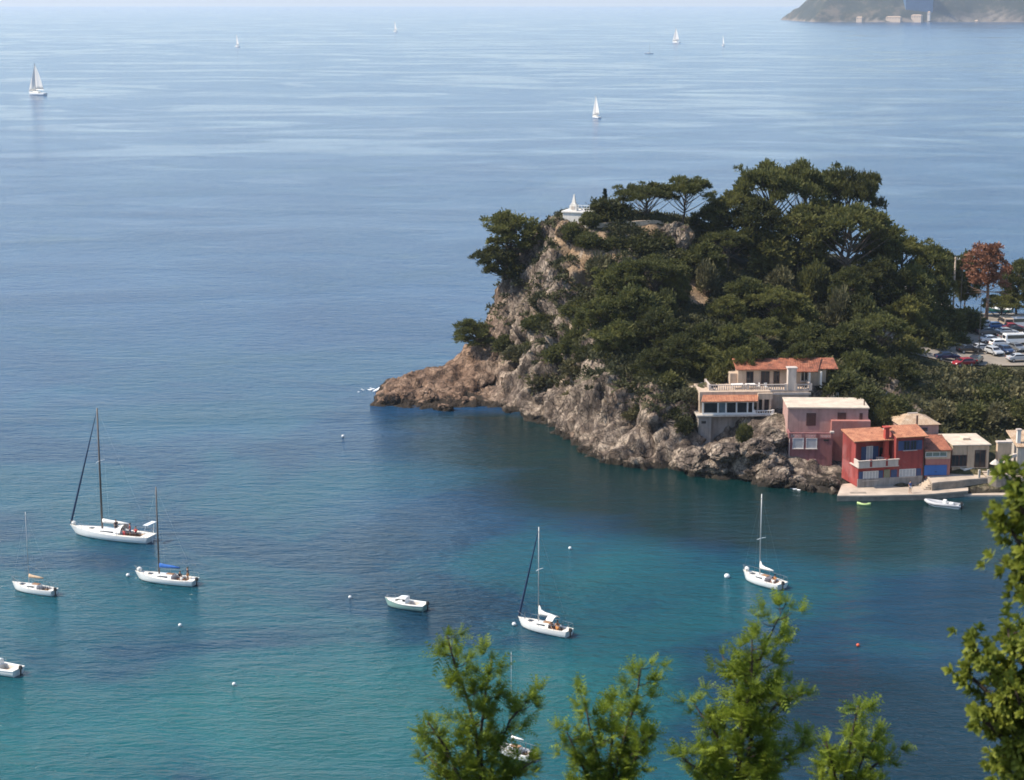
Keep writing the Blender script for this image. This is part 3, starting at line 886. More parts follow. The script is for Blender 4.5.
# shrubs with a look of their own
SG = 'shrubs on the headland'
for kind, px, py, Y, w, lab in [
    ('oak', 604, 198, 329, 34, 'dark bush right of the white monument'),
    ('shrub', 590, 211, 325, 18, 'low bush against the white monument terrace'),
    ('oak', 622, 203, 331, 26, 'dark bush beneath the little cypress'),
    ('shrub', 572, 222, 324, 20, 'round grey bush below the white monument'),
    ('shrub', 588, 232, 322, 26, 'round bush between the monument and footpath'),
    ('shrub', 612, 236, 322, 28, 'dark bush under the skyline terrace wall'),
    ('shrub', 640, 236, 322, 34, 'broad bush under the middle of the terrace wall'),
    ('shrub', 664, 232, 326, 30, 'dark bush at the right end of the terrace wall'),
    ('olive', 600, 255, 316, 28, 'dry olive bush beside the footpath'),
    ('olive', 565, 262, 319, 22, 'dry bush at the head of the western cliff'),
    ('olive', 545, 292, 316, 26, 'bush clinging to the western cliff'),
    ('shrub', 538, 315, 313, 28, 'green bush in the shadow of the western cliff'),
    ('olive', 520, 345, 315, 30, 'bush on the ledge above the sea cave'),
    ('shrub', 505, 335, 321, 24, 'bush at the back of the rocky saddle'),
    ('olive', 545, 372, 306, 34, 'yellow green bush above the sea cave boulders'),
    ('shrub', 560, 345, 305, 30, 'dark bush on the left slope above the boulders'),
    ('olive', 575, 360, 298, 26, 'olive bush on the rock rib of the left shore'),
    ('shrub', 590, 345, 295, 30, 'dark bush over the pale rock rib'),
    ('olive', 620, 372, 285, 30, 'green bush on top of the central shore cliff'),
    ('olive', 617, 398, 280.5, 20, 'small bush halfway down the central shore cliff'),
    ('shrub', 640, 380, 279, 24, 'dark bush on the lip of the grey cliff'),
    ('shrub', 668, 372, 278, 30, 'dark bush above the grey cliff left of the villa'),
    ('olive', 690, 388, 275, 26, 'yellow bush left of the villa wall'),
    ('shrub', 686, 418, 270, 18, 'green bush low on the rocks left of the villa wall'),
    ('shrub', 745, 424, 265.5, 15, 'green bush on the rocks below the villa wall'),
    ('olive', 832, 358, 284, 22, 'olive bush against the villa right wall'),
    ('olive', 572, 392, 296, 20, 'hanging bush low on the pale rock rib'),
    ('shrub', 586, 404, 289, 18, 'dark hanging bush between the pale rib and central cliff'),
    ('olive', 601, 396, 284, 20, 'dry hanging bush on the left of the central cliff'),
    ('shrub', 614, 414, 279.5, 16, 'small dark bush in a cleft of the central cliff'),
    ('olive', 633, 408, 277, 20, 'olive bush in the upper middle of the central cliff'),
    ('shrub', 648, 402, 276, 20, 'dark bush under the lip of the grey cliff'),
    ('olive', 662, 414, 273, 20, 'olive bush on the grey cliff left of the dark inlet'),
    ('shrub', 676, 405, 273, 22, 'dark bush above the dark inlet left of the villa'),
    ('olive', 556, 400, 300, 18, 'low bush just above the boulder shore'),
    ('shrub', 530, 372, 310, 22, 'dark bush right of the sea cave mouth'),
    ('olive', 516, 372, 315, 20, 'olive bush hanging above the sea cave'),
    ('shrub', 537, 340, 312, 24, 'dark bush in the middle of the western cliff'),
    ('olive', 552, 312, 314, 22, 'dry bush at the top of the grey western gully'),
    ('shrub', 578, 300, 308, 30, 'broad dark bush on the left slope under the footpath'),
    ('shrub', 575, 330, 302, 30, 'broad dark bush on the left slope above the pale rib'),
    ('shrub', 718, 362, 280, 24, 'bush at the back of the villa terrace'),
    ('olive', 848, 395, 272, 24, 'pale bush beside the villa stair'),
    ('scrubtree', 940, 372, 292, 40, 'broad bush on the bank under the red car'),
    ('scrubtree', 966, 369, 295, 36, 'dry olive bush on the bank under the parked cars'),
    ('oak', 998, 371, 296, 36, 'green bush on the bank under the silver car'),
    ('scrubtree', 1021, 370, 296, 36, 'dry bush on the bank at the right frame edge'),
    ('oak', 928, 388, 281, 36, 'dark bush on the bank behind the hip roofed house'),
    ('scrubtree', 956, 381, 283, 44, 'broad brownish bush in the middle of the bank'),
    ('oak', 988, 385, 282, 42, 'broad dark bush in the middle of the bank'),
    ('scrubtree', 1017, 384, 283, 40, 'olive bush in the right of the bank'),
    ('scrubtree', 943, 402, 274, 32, 'bush just behind the flat roofed cream building'),
    ('oak', 972, 402, 273, 36, 'dark bush behind the right end of the cream building'),
    ('scrubtree', 999, 404, 272, 34, 'dark bush behind the pale wall pillar'),
    ('oak', 1022, 400, 272, 34, 'dark bush behind the white hut'),
    ('shrub', 880, 408, 268, 22, 'dark bush between pink and red houses'),
    ('shrub', 905, 342, 308, 26, 'rounded bush left of the dark parked car'),
    ('olive', 990, 365, 303, 24, 'low hedge bush in front of the parked cars'),
    ('olive', 780, 268, 321, 24, 'olive bush on the small terrace wall'),
    ('shrub', 815, 262, 321, 28, 'bush beside the pale clearing under the grove'),
    ('olive', 842, 290, 309, 22, 'dry bush on the pale clearing of the right slope'),
    ('shrub', 866, 300, 307, 28, 'dark bush below the pale clearing'),
    ('olive', 708, 262, 316, 20, 'olive bush on top of the bare ochre scar'),
    ('shrub', 705, 322, 293, 26, 'grey bush under the bare ochre scar'),
    ('shrub', 664, 290, 303, 22, 'dark bush left of the bare ochre scar'),
]:
    plant(kind, px, py, Y, w, lab, 'shrub', 'shrub', SG)

# ground cover between them: maquis that nobody could count
def undergrowth():
    g = np.random.default_rng(5)
    Vs = []
    N = 13500
    xs, ys = g.uniform(-4, 92, N), g.uniform(255, 352, N)
    zs = hgt(xs, ys); e = 0.6
    gx, gy = (hgt(xs + e, ys) - zs) / e, (hgt(xs, ys + e) - zs) / e
    s = np.sqrt(gx ** 2 + gy ** 2)
    for x, y, z, k in zip(xs, ys, zs, s):
        if x > 54 and y < 300 and g.random() < 0.6: continue
        if z < (3.5 if x > 2 else 6.0) or k > 4: continue
        if k > 1.3 and noise.noise(Vector((x * .33, y * .33, z * .33))) < 0.0: continue
        z = max(ground(x, y), z - 1.0)
        if x > 62 and 300 < y: continue
        nz = noise.noise(Vector((x * 0.09, y * 0.09, 1.7)))
        px, py = px_of(x, y, z)
        if nz < -0.22: continue
        if 555 < px < 700 and 240 < py < 258 and g.random() < 0.75: continue
        if any(((x - b[0]) / b[2]) ** 2 + ((y - b[1]) / b[3]) ** 2 < 1.0 for b in BARE): continue
        if 28 < x < 50 and 262 < y < 288: continue
        if x < 4 and g.random() < 0.5: continue
        r = 0.5 + 0.6 * g.random()
        Vs.append(tufts(g, (x, y, z + r * 0.45), (r, r, r * 0.7), 34, 0.36, 0.35))
    V, Q = quads(Vs)
    o = bpy.data.objects.new('undergrowth', nmesh('undergrowth', V, Q, MAQUIS))
    COL.objects.link(o)
    return tag(o, 'low dark green maquis covering the slopes of the headland', 'undergrowth', kind='stuff')
MAQUIS = leaf_mat('maquis_leaves', (0.026, 0.032, 0.013), (0.105, 0.10, 0.042), 0.0, 0.2, 0.12)
undergrowth()

# the small dark cypress by the monument
def cypress(px, pytop, Y, label):
    g = np.random.default_rng(3)
    p = aty(px, pytop, Y); z = ground(p.x, Y); h = p.z - z
    t = thing('cypress_tree', label, 'cypress tree', (p.x, Y, z))
    tr = MB().tube([(0, 0, -0.5), (0, 0, h * 0.9)], [0.14, 0.03], 6)
    tr.build('trunk', DARKBARK, t)
    Vs = [tufts(g, (0, 0, h * (0.12 + 0.85 * k / 9)), (0.55 * (1 - 0.8 * (k / 9) ** 1.6) + 0.06,) * 2 + (h * 0.09,), 110, 0.26, 1.2) for k in range(10)]
    V, Q = quads(Vs)
    o = bpy.data.objects.new('crown', nmesh('crown', V, Q, DEEP_M)); COL.objects.link(o); o.parent = t
cypress(605, 191, 330, 'small dark pointed cypress right of the white monument')

# the dead pine, rust brown
def dead_pine(px, pytop, Y, wpx, label):
    g = np.random.default_rng(21)
    p = aty(px, pytop, Y); z = ground(p.x, Y); h = p.z - z
    ppm = F / (Y * cp + (H - z) * sp); R_ = wpx / ppm / 2
    t = thing('dead_pine_tree', label, 'dead pine', (p.x, Y, z))
    tr = MB().tube([(0, 0, -0.6), (0.1, 0, h * 0.3), (0.0, 0.1, h * 0.6), (-0.1, 0, h * 0.93)], [0.36, 0.30, 0.22, 0.06], 8)
    Vs = []
    for k in range(40):
        q = 2 * PI * k * 0.381966
        f = (k + 0.5) / 40
        zz = h * (0.50 + 0.46 * f)
        rr = R_ * (1.02 - 0.62 * f ** 2.0) * (0.30 + 0.68 * g.random()) * (0.72 if f < 0.25 else 1)
        c = np.array([rr * math.cos(q) - 0.2, rr * math.sin(q), zz])
        Vs.append(tufts(g, c, np.array([1.0, 1.0, 0.75]) * (0.7 + 0.5 * g.random()), 115, 0.42, 0.1))
        tr.tube(limb_path((0, 0, zz - 0.5 - rr * 0.2), c, 0.2, g), [0.09, 0.08, 0.06, 0.04, 0.02], 5, False)
    for k in range(7):
        q = g.random() * 6.28
        c = (R_ * 0.9 * math.cos(q), R_ * 0.9 * math.sin(q), h * (0.36 + 0.12 * g.random()))
        tr.tube(limb_path((0, 0, h * 0.42), c, 0.2, g), [0.08, 0.06, 0.05, 0.04, 0.015], 5, False)
    tr.build('trunk', PALEBARK, t, True)
    V, Q = quads(Vs)
    o = bpy.data.objects.new('crown', nmesh('crown', V, Q, DRY_M)); COL.objects.link(o); o.parent = t
dead_pine(990, 243, 341, 56, 'rust brown dead pine standing among the parked cars')

# ------------------------------------------------------------------ foreground plants on the hillside below the camera
def feather_tree(label, Y, stems, seed, spread=1.35):
    """stems: lists of pixel points from the top downwards; sprays of fine leaves along them"""
    g = np.random.default_rng(seed)
    base = aty(stems[0][-1][0], 800, Y)
    gz = near_ground(base.x, Y)
    t = thing('feathery_tree', label, 'acacia tree', (base.x, Y, gz))
    tr = MB(); Vs = []
    org = np.array([base.x, Y, gz])
    hub = np.array([base.x, Y, gz + (base.z - gz) * 0.45])
    tr.tube([tuple(np.array([0, 0, -0.4])), tuple(np.array([0.02, 0, (base.z - gz) * 0.22])), tuple(hub - org)], [0.075, 0.062, 0.05], 7)
    for st in stems:
        pts = [np.array(aty(px, py, Y + dy)) for px, py, dy in st][::-1]
        pts = [hub] + pts
        n_ = len(pts)
        tr.tube([tuple(p - org) for p in pts], [0.036 * (1 - 0.86 * i / (n_ - 1)) + 0.003 for i in range(n_)], 6)
        seg = [np.linalg.norm(pts[i + 1] - pts[i]) for i in range(n_ - 1)]
        tot = sum(seg)
        # side shoots alternate up the stem, shorter towards the tip
        s = tot * 0.22; k = 0
        while s < tot:
            a = s; i = 0
            while i < n_ - 2 and a > seg[i]: a -= seg[i]; i += 1
            p = pts[i] + (pts[i + 1] - pts[i]) * (a / seg[i])
            f = s / tot
            ln = (0.09 + 0.50 * (1 - f) ** 0.75) * spread * (0.35 + 0.95 * g.random() ** 1.3)
            q = k * 2.4 + g.normal() * 0.5
            d = np.array([math.cos(q), 0.75 * math.sin(q), 0.22 + 0.4 * g.random()]); d /= np.linalg.norm(d)
            e = p + d * ln
            tr.tube([tuple(p - org), tuple((p + e) / 2 - org + np.array([0, 0, -0.02])), tuple(e - org)], [0.008, 0.006, 0.003], 4, False)
            m_ = max(2, int(ln / 0.075))
            for u in range(m_):
                c = p + (e - p) * (0.55 + 0.45 * (u + 1) / m_) + g.normal(size=3) * 0.05
                ppx, ppy = px_of(*c)
                if 498 < ppx < 537 and 737 < ppy < 757: continue
                spray(Vs, g, c, d, 0.15 * (0.75 + 0.6 * g.random()), 13)
            s += 0.078; k += 1
        spray(Vs, g, pts[-1], np.array([0.1, 0, 1.0]), 0.12, 12)
    V, Q = quads(Vs)
    tr.build('trunk', DARKBARK, t, True)
    o = bpy.data.objects.new('crown', nmesh('crown', V - org, Q, FORE_M)); COL.objects.link(o); o.parent = t
    return t

def spray(Vs, g, c, d, L, nf):
    """a tuft of fern-like leaves: each a rib with narrow leaflets in a plane"""
    for k in range(nf):
        ax = d + g.normal(size=3) * 0.62; ax[2] += 0.18; ax /= np.linalg.norm(ax)
        w = np.cross(ax, np.array([0.2, 0.3, 1.0]) + g.normal(size=3) * 0.5); w /= np.linalg.norm(w)
        nrm = np.cross(ax, w)
        l = L * (0.7 + 0.5 * g.random())
        for j in range(5):
            u = 0.18 + 0.82 * j / 4
            for sgn in (-1, 1):
                b = c + ax * l * u - nrm * 0.22 * l * u * u
                tip = b + (w * sgn * 0.75 + ax * 0.62) * l * 0.34 * (1.1 - 0.65 * u)
                hw = ax * l * 0.052
                Vs.append(np.stack([b - hw, b + hw, tip + hw * 0.5, tip - hw * 0.5]))

def bush_twig(label, Y, stems, seed, root_px):
    """broad leaved bush: rosettes of leathery leaves at the shoot ends"""
    g = np.random.default_rng(seed)
    base = aty(root_px, 830, Y); gz = near_ground(base.x, Y)
    t = thing('leafy_bush', label, 'bush', (base.x, Y, gz))
    org = np.array([base.x, Y, gz]); tr = MB(); Vs = []
    hub = np.array([base.x, Y, gz + 1.0])
    tr.tube([(0, 0, -0.4), tuple(hub - org)], [0.11, 0.08], 7)
    for st in stems:
        pts = [hub] + [np.array(aty(px, py, Y + dy)) for px, py, dy in st][::-1]
        n_ = len(pts)
        tr.tube([tuple(p - org) for p in pts], [0.05 * (1 - 0.85 * i / (n_ - 1)) + 0.004 for i in range(n_)], 6)
        seg = [np.linalg.norm(pts[i + 1] - pts[i]) for i in range(n_ - 1)]; tot = sum(seg)
        s = tot * 0.35; k = 0
        while s <= tot:
            a = s; i = 0
            while i < n_ - 2 and a > seg[i]: a -= seg[i]; i += 1
            p = pts[i] + (pts[i + 1] - pts[i]) * (a / seg[i])
            q = k * 2.4 + g.normal() * 0.5
            ln = (0.09 + 0.16 * (1 - s / tot)) * (0.6 + 0.8 * g.random())
            d = np.array([math.cos(q), math.sin(q), 0.5]); d /= np.linalg.norm(d)
            e = p + d * ln
            tr.tube([tuple(p - org), tuple(e - org)], [0.008, 0.004], 4, False)
            for m_ in range(4):
                rosette(Vs, g, e + g.normal(size=3) * 0.06, d, 0.075 * (0.8 + 0.4 * g.random()))
            s += 0.046; k += 1
        rosette(Vs, g, pts[-1], np.array([0, 0, 1.0]), 0.08)
    V, Q = quads(Vs)
    tr.build('trunk', DARKBARK, t, True)
    o = bpy.data.objects.new('crown', nmesh('crown', V - org, Q, FORE2_M)); COL.objects.link(o); o.parent = t
    return t

def rosette(Vs, g, c, d, L):
    for k in range(11):
        q = 2.4 * k
        a = np.cross(d, [0.3, 0.5, 0.81]); a /= np.linalg.norm(a); b = np.cross(d, a)
        r = a * math.cos(q) + b * math.sin(q)
        el = 0.15 + 0.11 * k
        ax = r * (1.1 - el * 0.6) + d * el + g.normal(size=3) * 0.12; ax /= np.linalg.norm(ax)
        w = np.cross(ax, d); w /= np.linalg.norm(w) + 1e-9
        l = L * (0.75 + 0.5 * g.random())
        m1 = c + ax * l * 0.55
        Vs.append(np.stack([c - w * l * 0.06, c + w * l * 0.06, m1 + w * l * 0.24, m1 - w * l * 0.24]))
        e = c + ax * l - np.array([0, 0, l * 0.12])
        Vs.append(np.stack([m1 - w * l * 0.24, m1 + w * l * 0.24, e + w * l * 0.08, e - w * l * 0.08]))

feather_tree('feathery green tree top rising leftmost of the foreground, beside a half hidden white boat', 22, [
    [(447, 636, 0.0), (455, 665, 0), (468, 700, 0), (478, 745, 0), (482, 800, 0)],
    [(492, 660, 0.3), (486, 690, 0.2), (480, 740, 0), (484, 800, 0)],
    [(428, 722, -0.3), (446, 748, -0.1), (470, 800, 0)],
    [(532, 696, 0.3), (510, 720, 0.1), (492, 765, 0), (486, 800, 0)],
    [(424, 752, 0.4), (445, 775, 0.1), (466, 810, 0)],
    [(535, 760, -0.3), (512, 776, 0), (490, 810, 0)]], 1)
feather_tree('feathery green tree top second from left in the foreground, with two leading shoots', 23, [
    [(641, 668, 0.0), (636, 700, 0), (622, 745, 0), (610, 800, 0)],
    [(584, 696, 0.2), (590, 730, 0.1), (602, 770, 0), (608, 800, 0)],
    [(567, 732, -0.3), (582, 765, 0), (604, 810, 0)],
    [(612, 706, 0.4), (612, 740, 0.2), (608, 800, 0)],
    [(648, 735, -0.2), (632, 765, 0), (612, 810, 0)]], 2)
feather_tree('tall feathery tree top with a bare dark leader, highest in the foreground', 21, [
    [(786, 603, 0.1), (768, 640, 0), (752, 680, 0), (743, 720, 0), (735, 800, 0)],
    [(722, 655, 0.3), (738, 690, 0.1), (742, 725, 0), (736, 800, 0)],
    [(800, 692, -0.3), (776, 705, -0.1), (752, 735, 0), (738, 810, 0)],
    [(694, 704, 0.3), (716, 735, 0.1), (734, 780, 0), (736, 810, 0)],
    [(682, 758, -0.3), (706, 775, 0), (732, 812, 0)],
    [(752, 640, -0.2), (752, 680, -0.1), (745, 720, 0), (736, 800, 0)],
    [(806, 742, 0.2), (780, 762, 0), (742, 806, 0)]], 3)
feather_tree('small feathery tree top, rightmost of the row of feathery tops', 23, [
    [(858, 706, 0.0), (852, 735, 0), (846, 770, 0), (842, 805, 0)],
    [(893, 752, 0.2), (868, 770, 0.1), (845, 808, 0)],
    [(826, 742, -0.2), (834, 770, 0), (842, 806, 0)],
    [(880, 728, 0.3), (864, 755, 0.1), (846, 806, 0)]], 4)
bush_twig('broad leaved bush leaning in from the right frame edge, lower of two', 17, [
    [(972, 642, 0), (990, 672, 0), (1012, 700, 0), (1040, 760, 0)],
    [(962, 668, 0.1), (985, 690, 0), (1012, 730, 0), (1042, 790, 0)],
    [(1008, 628, 0.2), (1012, 665, 0.1), (1024, 710, 0), (1045, 780, 0)],
    [(978, 715, -0.2), (1000, 735, 0), (1020, 770, 0), (1045, 810, 0)],
    [(992, 758, 0.2), (1010, 775, 0), (1045, 820, 0)],
    [(1024, 640, -0.1), (1028, 690, 0), (1045, 760, 0)],
    [(1016, 690, -0.3), (1026, 730, 0), (1045, 790, 0)]], 5, 1060)
bush_twig('broad leaved branch hanging in at the right frame edge, in front of the white hut', 15, [
    [(1004, 522, 0), (1018, 540, 0), (1040, 570, 0), (1075, 700, 0)],
    [(1010, 470, 0.1), (1022, 492, 0), (1040, 530, 0), (1075, 680, 0)],
    [(1006, 565, 0.2), (1022, 570, 0), (1042, 600, 0), (1075, 720, 0)],
    [(1020, 505, -0.2), (1032, 530, 0), (1050, 580, 0), (1078, 720, 0)],
    [(1018, 592, -0.1), (1032, 590, 0), (1050, 620, 0), (1078, 740, 0)]], 6, 1110)
# ------------------------------------------------------------------ boats
GEL = mat('white_gelcoat', (0.80, 0.80, 0.78), 0.25, 0.05, 1.2, 0, coat=0.3)
DECKM = mat('cream_deck', (0.74, 0.70, 0.62), 0.6, 0.07, 1.5)
TEAK = mat('teak_planks', (0.30, 0.17, 0.09), 0.7, 0.25, 4.0)
ALU = mat('mast_aluminium', (0.42, 0.42, 0.42), 0.4, 0.1, 2.0, metal=0.4)
DARKMAST = mat('dark_mast_paint', (0.10, 0.08, 0.07), 0.5, 0.15, 2.0)
WIRE = mat('steel_wire', (0.30, 0.30, 0.31), 0.4, 0.1, 3.0, metal=0.5)
NAVY = mat('navy_canvas', (0.012, 0.035, 0.09), 0.85, 0.2, 4.0)
BLUEC = mat('blue_canvas', (0.02, 0.12, 0.42), 0.8, 0.2, 3.0)
WHITEC = mat('white_canvas', (0.76, 0.74, 0.70), 0.85, 0.08, 3.0, 0.3)
TAN = mat('tan_canvas', (0.50, 0.36, 0.24), 0.85, 0.15, 3.0)
GLASSD = mat('dark_glass', (0.02, 0.022, 0.028), 0.12, 0.3, 2.0)
BLACK = mat('black_rubber', (0.02, 0.02, 0.021), 0.6, 0.3, 4.0)
ANTIF = mat('dark_bottom_paint', (0.02, 0.03, 0.05), 0.8, 0.2, 3.0)
GREENH = mat('sea_green_hull', (0.22, 0.36, 0.33), 0.35, 0.1, 1.5)
DKGREEN = mat('dark_green_hull', (0.02, 0.09, 0.06), 0.35, 0.15, 1.5)
GREYT = mat('grey_inflatable_tube', (0.46, 0.46, 0.47), 0.6, 0.1, 2.0)
BUOYW = mat('white_buoy_plastic', (0.78, 0.77, 0.75), 0.5, 0.08, 4.0)
BUOYO = mat('orange_buoy_plastic', (0.65, 0.10, 0.04), 0.5, 0.1, 4.0)
SAIL = mat('sail_cloth', (0.82, 0.80, 0.77), 0.8, 0.05, 0.5)
_t = NT(SAIL); _tr = _t.n('BsdfTranslucent'); _tr.inputs['Color'].default_value = (.8, .78, .74, 1); _mx = _t.n('MixShader'); _mx.inputs[0].default_value = .25
_t.l(_t.b.outputs[0], _mx.inputs[1]); _t.l(_tr.outputs[0], _mx.inputs[2]); _t.l(_mx.outputs[0], _t.t.nodes['Material Output'].inputs['Surface'])
YEL = mat('pale_green_plastic', (0.42, 0.55, 0.22), 0.5, 0.1, 2.0)

def hull_rings(L, B, fb, fs, stern=0.72, n=16, full=0.42):
    """hull sections from stern to bow; each from port sheer round the keel to starboard sheer"""
    rings, deck = [], []
    for i in range(n + 1):
        t = i / n
        if t < full: b = stern + (1 - stern) * math.sin(PI / 2 * t / full)
        else: b = max(0.0, 1 - ((t - full) / (1 - full)) ** 2.1)
        b *= B / 2
        zs = fs + (fb - fs) * t ** 1.6 - 0.10 * math.sin(PI * t)
        x = -L / 2 + L * t
        rake = 0.10 * L * max(0.0, (t - 0.75) / 0.25) ** 1.5
        rs = -0.03 * L * max(0.0, 1 - t / 0.08)
        def p(k, z): return (x - rake * (zs - z) / (zs + 0.4) - rs * (z - zs) / zs * -1, k * b, z)
        half = [(1.0, zs), (0.985, zs * 0.55), (0.90, 0.10), (0.72, -0.12), (0.35, -0.32)]
        rings.append([p(k, z) for k, z in half] + [p(0, -0.42)] + [p(-k, z) for k, z in reversed(half)])
        deck.append((x, b, zs))
    return rings, deck

def boat_heading(bow, stern, z=0.9):
    a, b = at(*bow, z), at(*stern, z)
    d = a - b
    return (a + b) / 2, math.atan2(d.y, d.x), d.length

def make_hull(t, L, B, fb, fs, hullm, stern=0.72, cock=(0.10, 0.36), deckm=None, sole=None, depth=0.42, full=0.42, stripe=None):
    deckm = deckm or DECKM
    rings, dk = hull_rings(L, B, fb, fs, stern, full=full)
    h = MB()
    n = len(rings[0])
    h.loft(rings, closed=False, cap=False)
    h.add(rings[0], [tuple(range(n))])
    h.cur = 1
    # boot top just above the waterline
    ho = h.build('hull', [hullm, ANTIF], t, True)
    for p in ho.data.polygons:
        zc = sum(ho.data.vertices[v].co.z for v in p.vertices) / len(p.vertices)
        if zc < 0.06: p.material_index = 1
        if len(p.vertices) > 6: p.use_smooth = False
    # deck with a sunk cockpit
    d = MB()
    x0, x1 = -L / 2 + cock[0] * L, -L / 2 + cock[1] * L
    def dv(x):
        for i in range(len(dk) - 1):
            if dk[i][0] <= x <= dk[i + 1][0] + 1e-6:
                u = (x - dk[i][0]) / (dk[i + 1][0] - dk[i][0])
                return tuple(dk[i][k] + (dk[i + 1][k] - dk[i][k]) * u for k in range(3))
        return dk[-1]
    xs = sorted(set([q[0] for q in dk] + [x0, x1]))
    for a, b in zip(xs[:-1], xs[1:]):
        A, Bv = dv(a), dv(b)
        ins = 0.97
        za, zb = A[2] - 0.03, Bv[2] - 0.03
        if a >= x0 - 1e-6 and b <= x1 + 1e-6:
            for s in (-1, 1):
                q = [(a, s * A[1] * ins, za), (b, s * Bv[1] * ins, zb), (b, s * Bv[1] * 0.62, zb), (a, s * A[1] * 0.62, za)]
                d.add(q, [(0, 1, 2, 3)])
                d.add([(a, s * A[1] * 0.62, za), (b, s * Bv[1] * 0.62, zb), (b, s * Bv[1] * 0.60, zb - depth), (a, s * A[1] * 0.60, za - depth)], [(0, 1, 2, 3)])
        else:
            cam_ = 0.04
            d.add([(a, -A[1] * ins, za), (b, -Bv[1] * ins, zb), (b, 0, zb + cam_), (a, 0, za + cam_)], [(0, 1, 2, 3)])
            d.add([(a, A[1] * ins, za), (b, Bv[1] * ins, zb), (b, 0, zb + cam_), (a, 0, za + cam_)], [(0, 1, 2, 3)])
    for x in (x0, x1):
        A = dv(x); z = A[2] - 0.03
        d.add([(x, -A[1] * 0.62, z + 0.04), (x, A[1] * 0.62, z + 0.04), (x, A[1] * 0.6, z - depth), (x, -A[1] * 0.6, z - depth)], [(0, 1, 2, 3)])
    d.build('deck', deckm, t)
    s = MB()
    A, Bv = dv(x0), dv(x1)
    z = min(A[2], Bv[2]) - 0.03 - depth + 0.05
    s.add([(x0, -A[1] * 0.6, z), (x1, -Bv[1] * 0.6, z), (x1, Bv[1] * 0.6, z), (x0, A[1] * 0.6, z)], [(0, 1, 2, 3)])
    s.build('cockpit_sole', sole or TEAK, t)
    return dv

def rail(mb, dv, xs, L, k=0.95, h=0.55, close=None):
    for s in (-1, 1):
        top = []
        for x in xs:
            A = dv(x)
            mb.tube([(x, s * A[1] * k, A[2] - 0.03), (x, s * A[1] * k, A[2] + h)], 0.018, 5)
            top.append((x, s * A[1] * k, A[2] + h))
        mb.tube(top, 0.016, 5)
    return mb

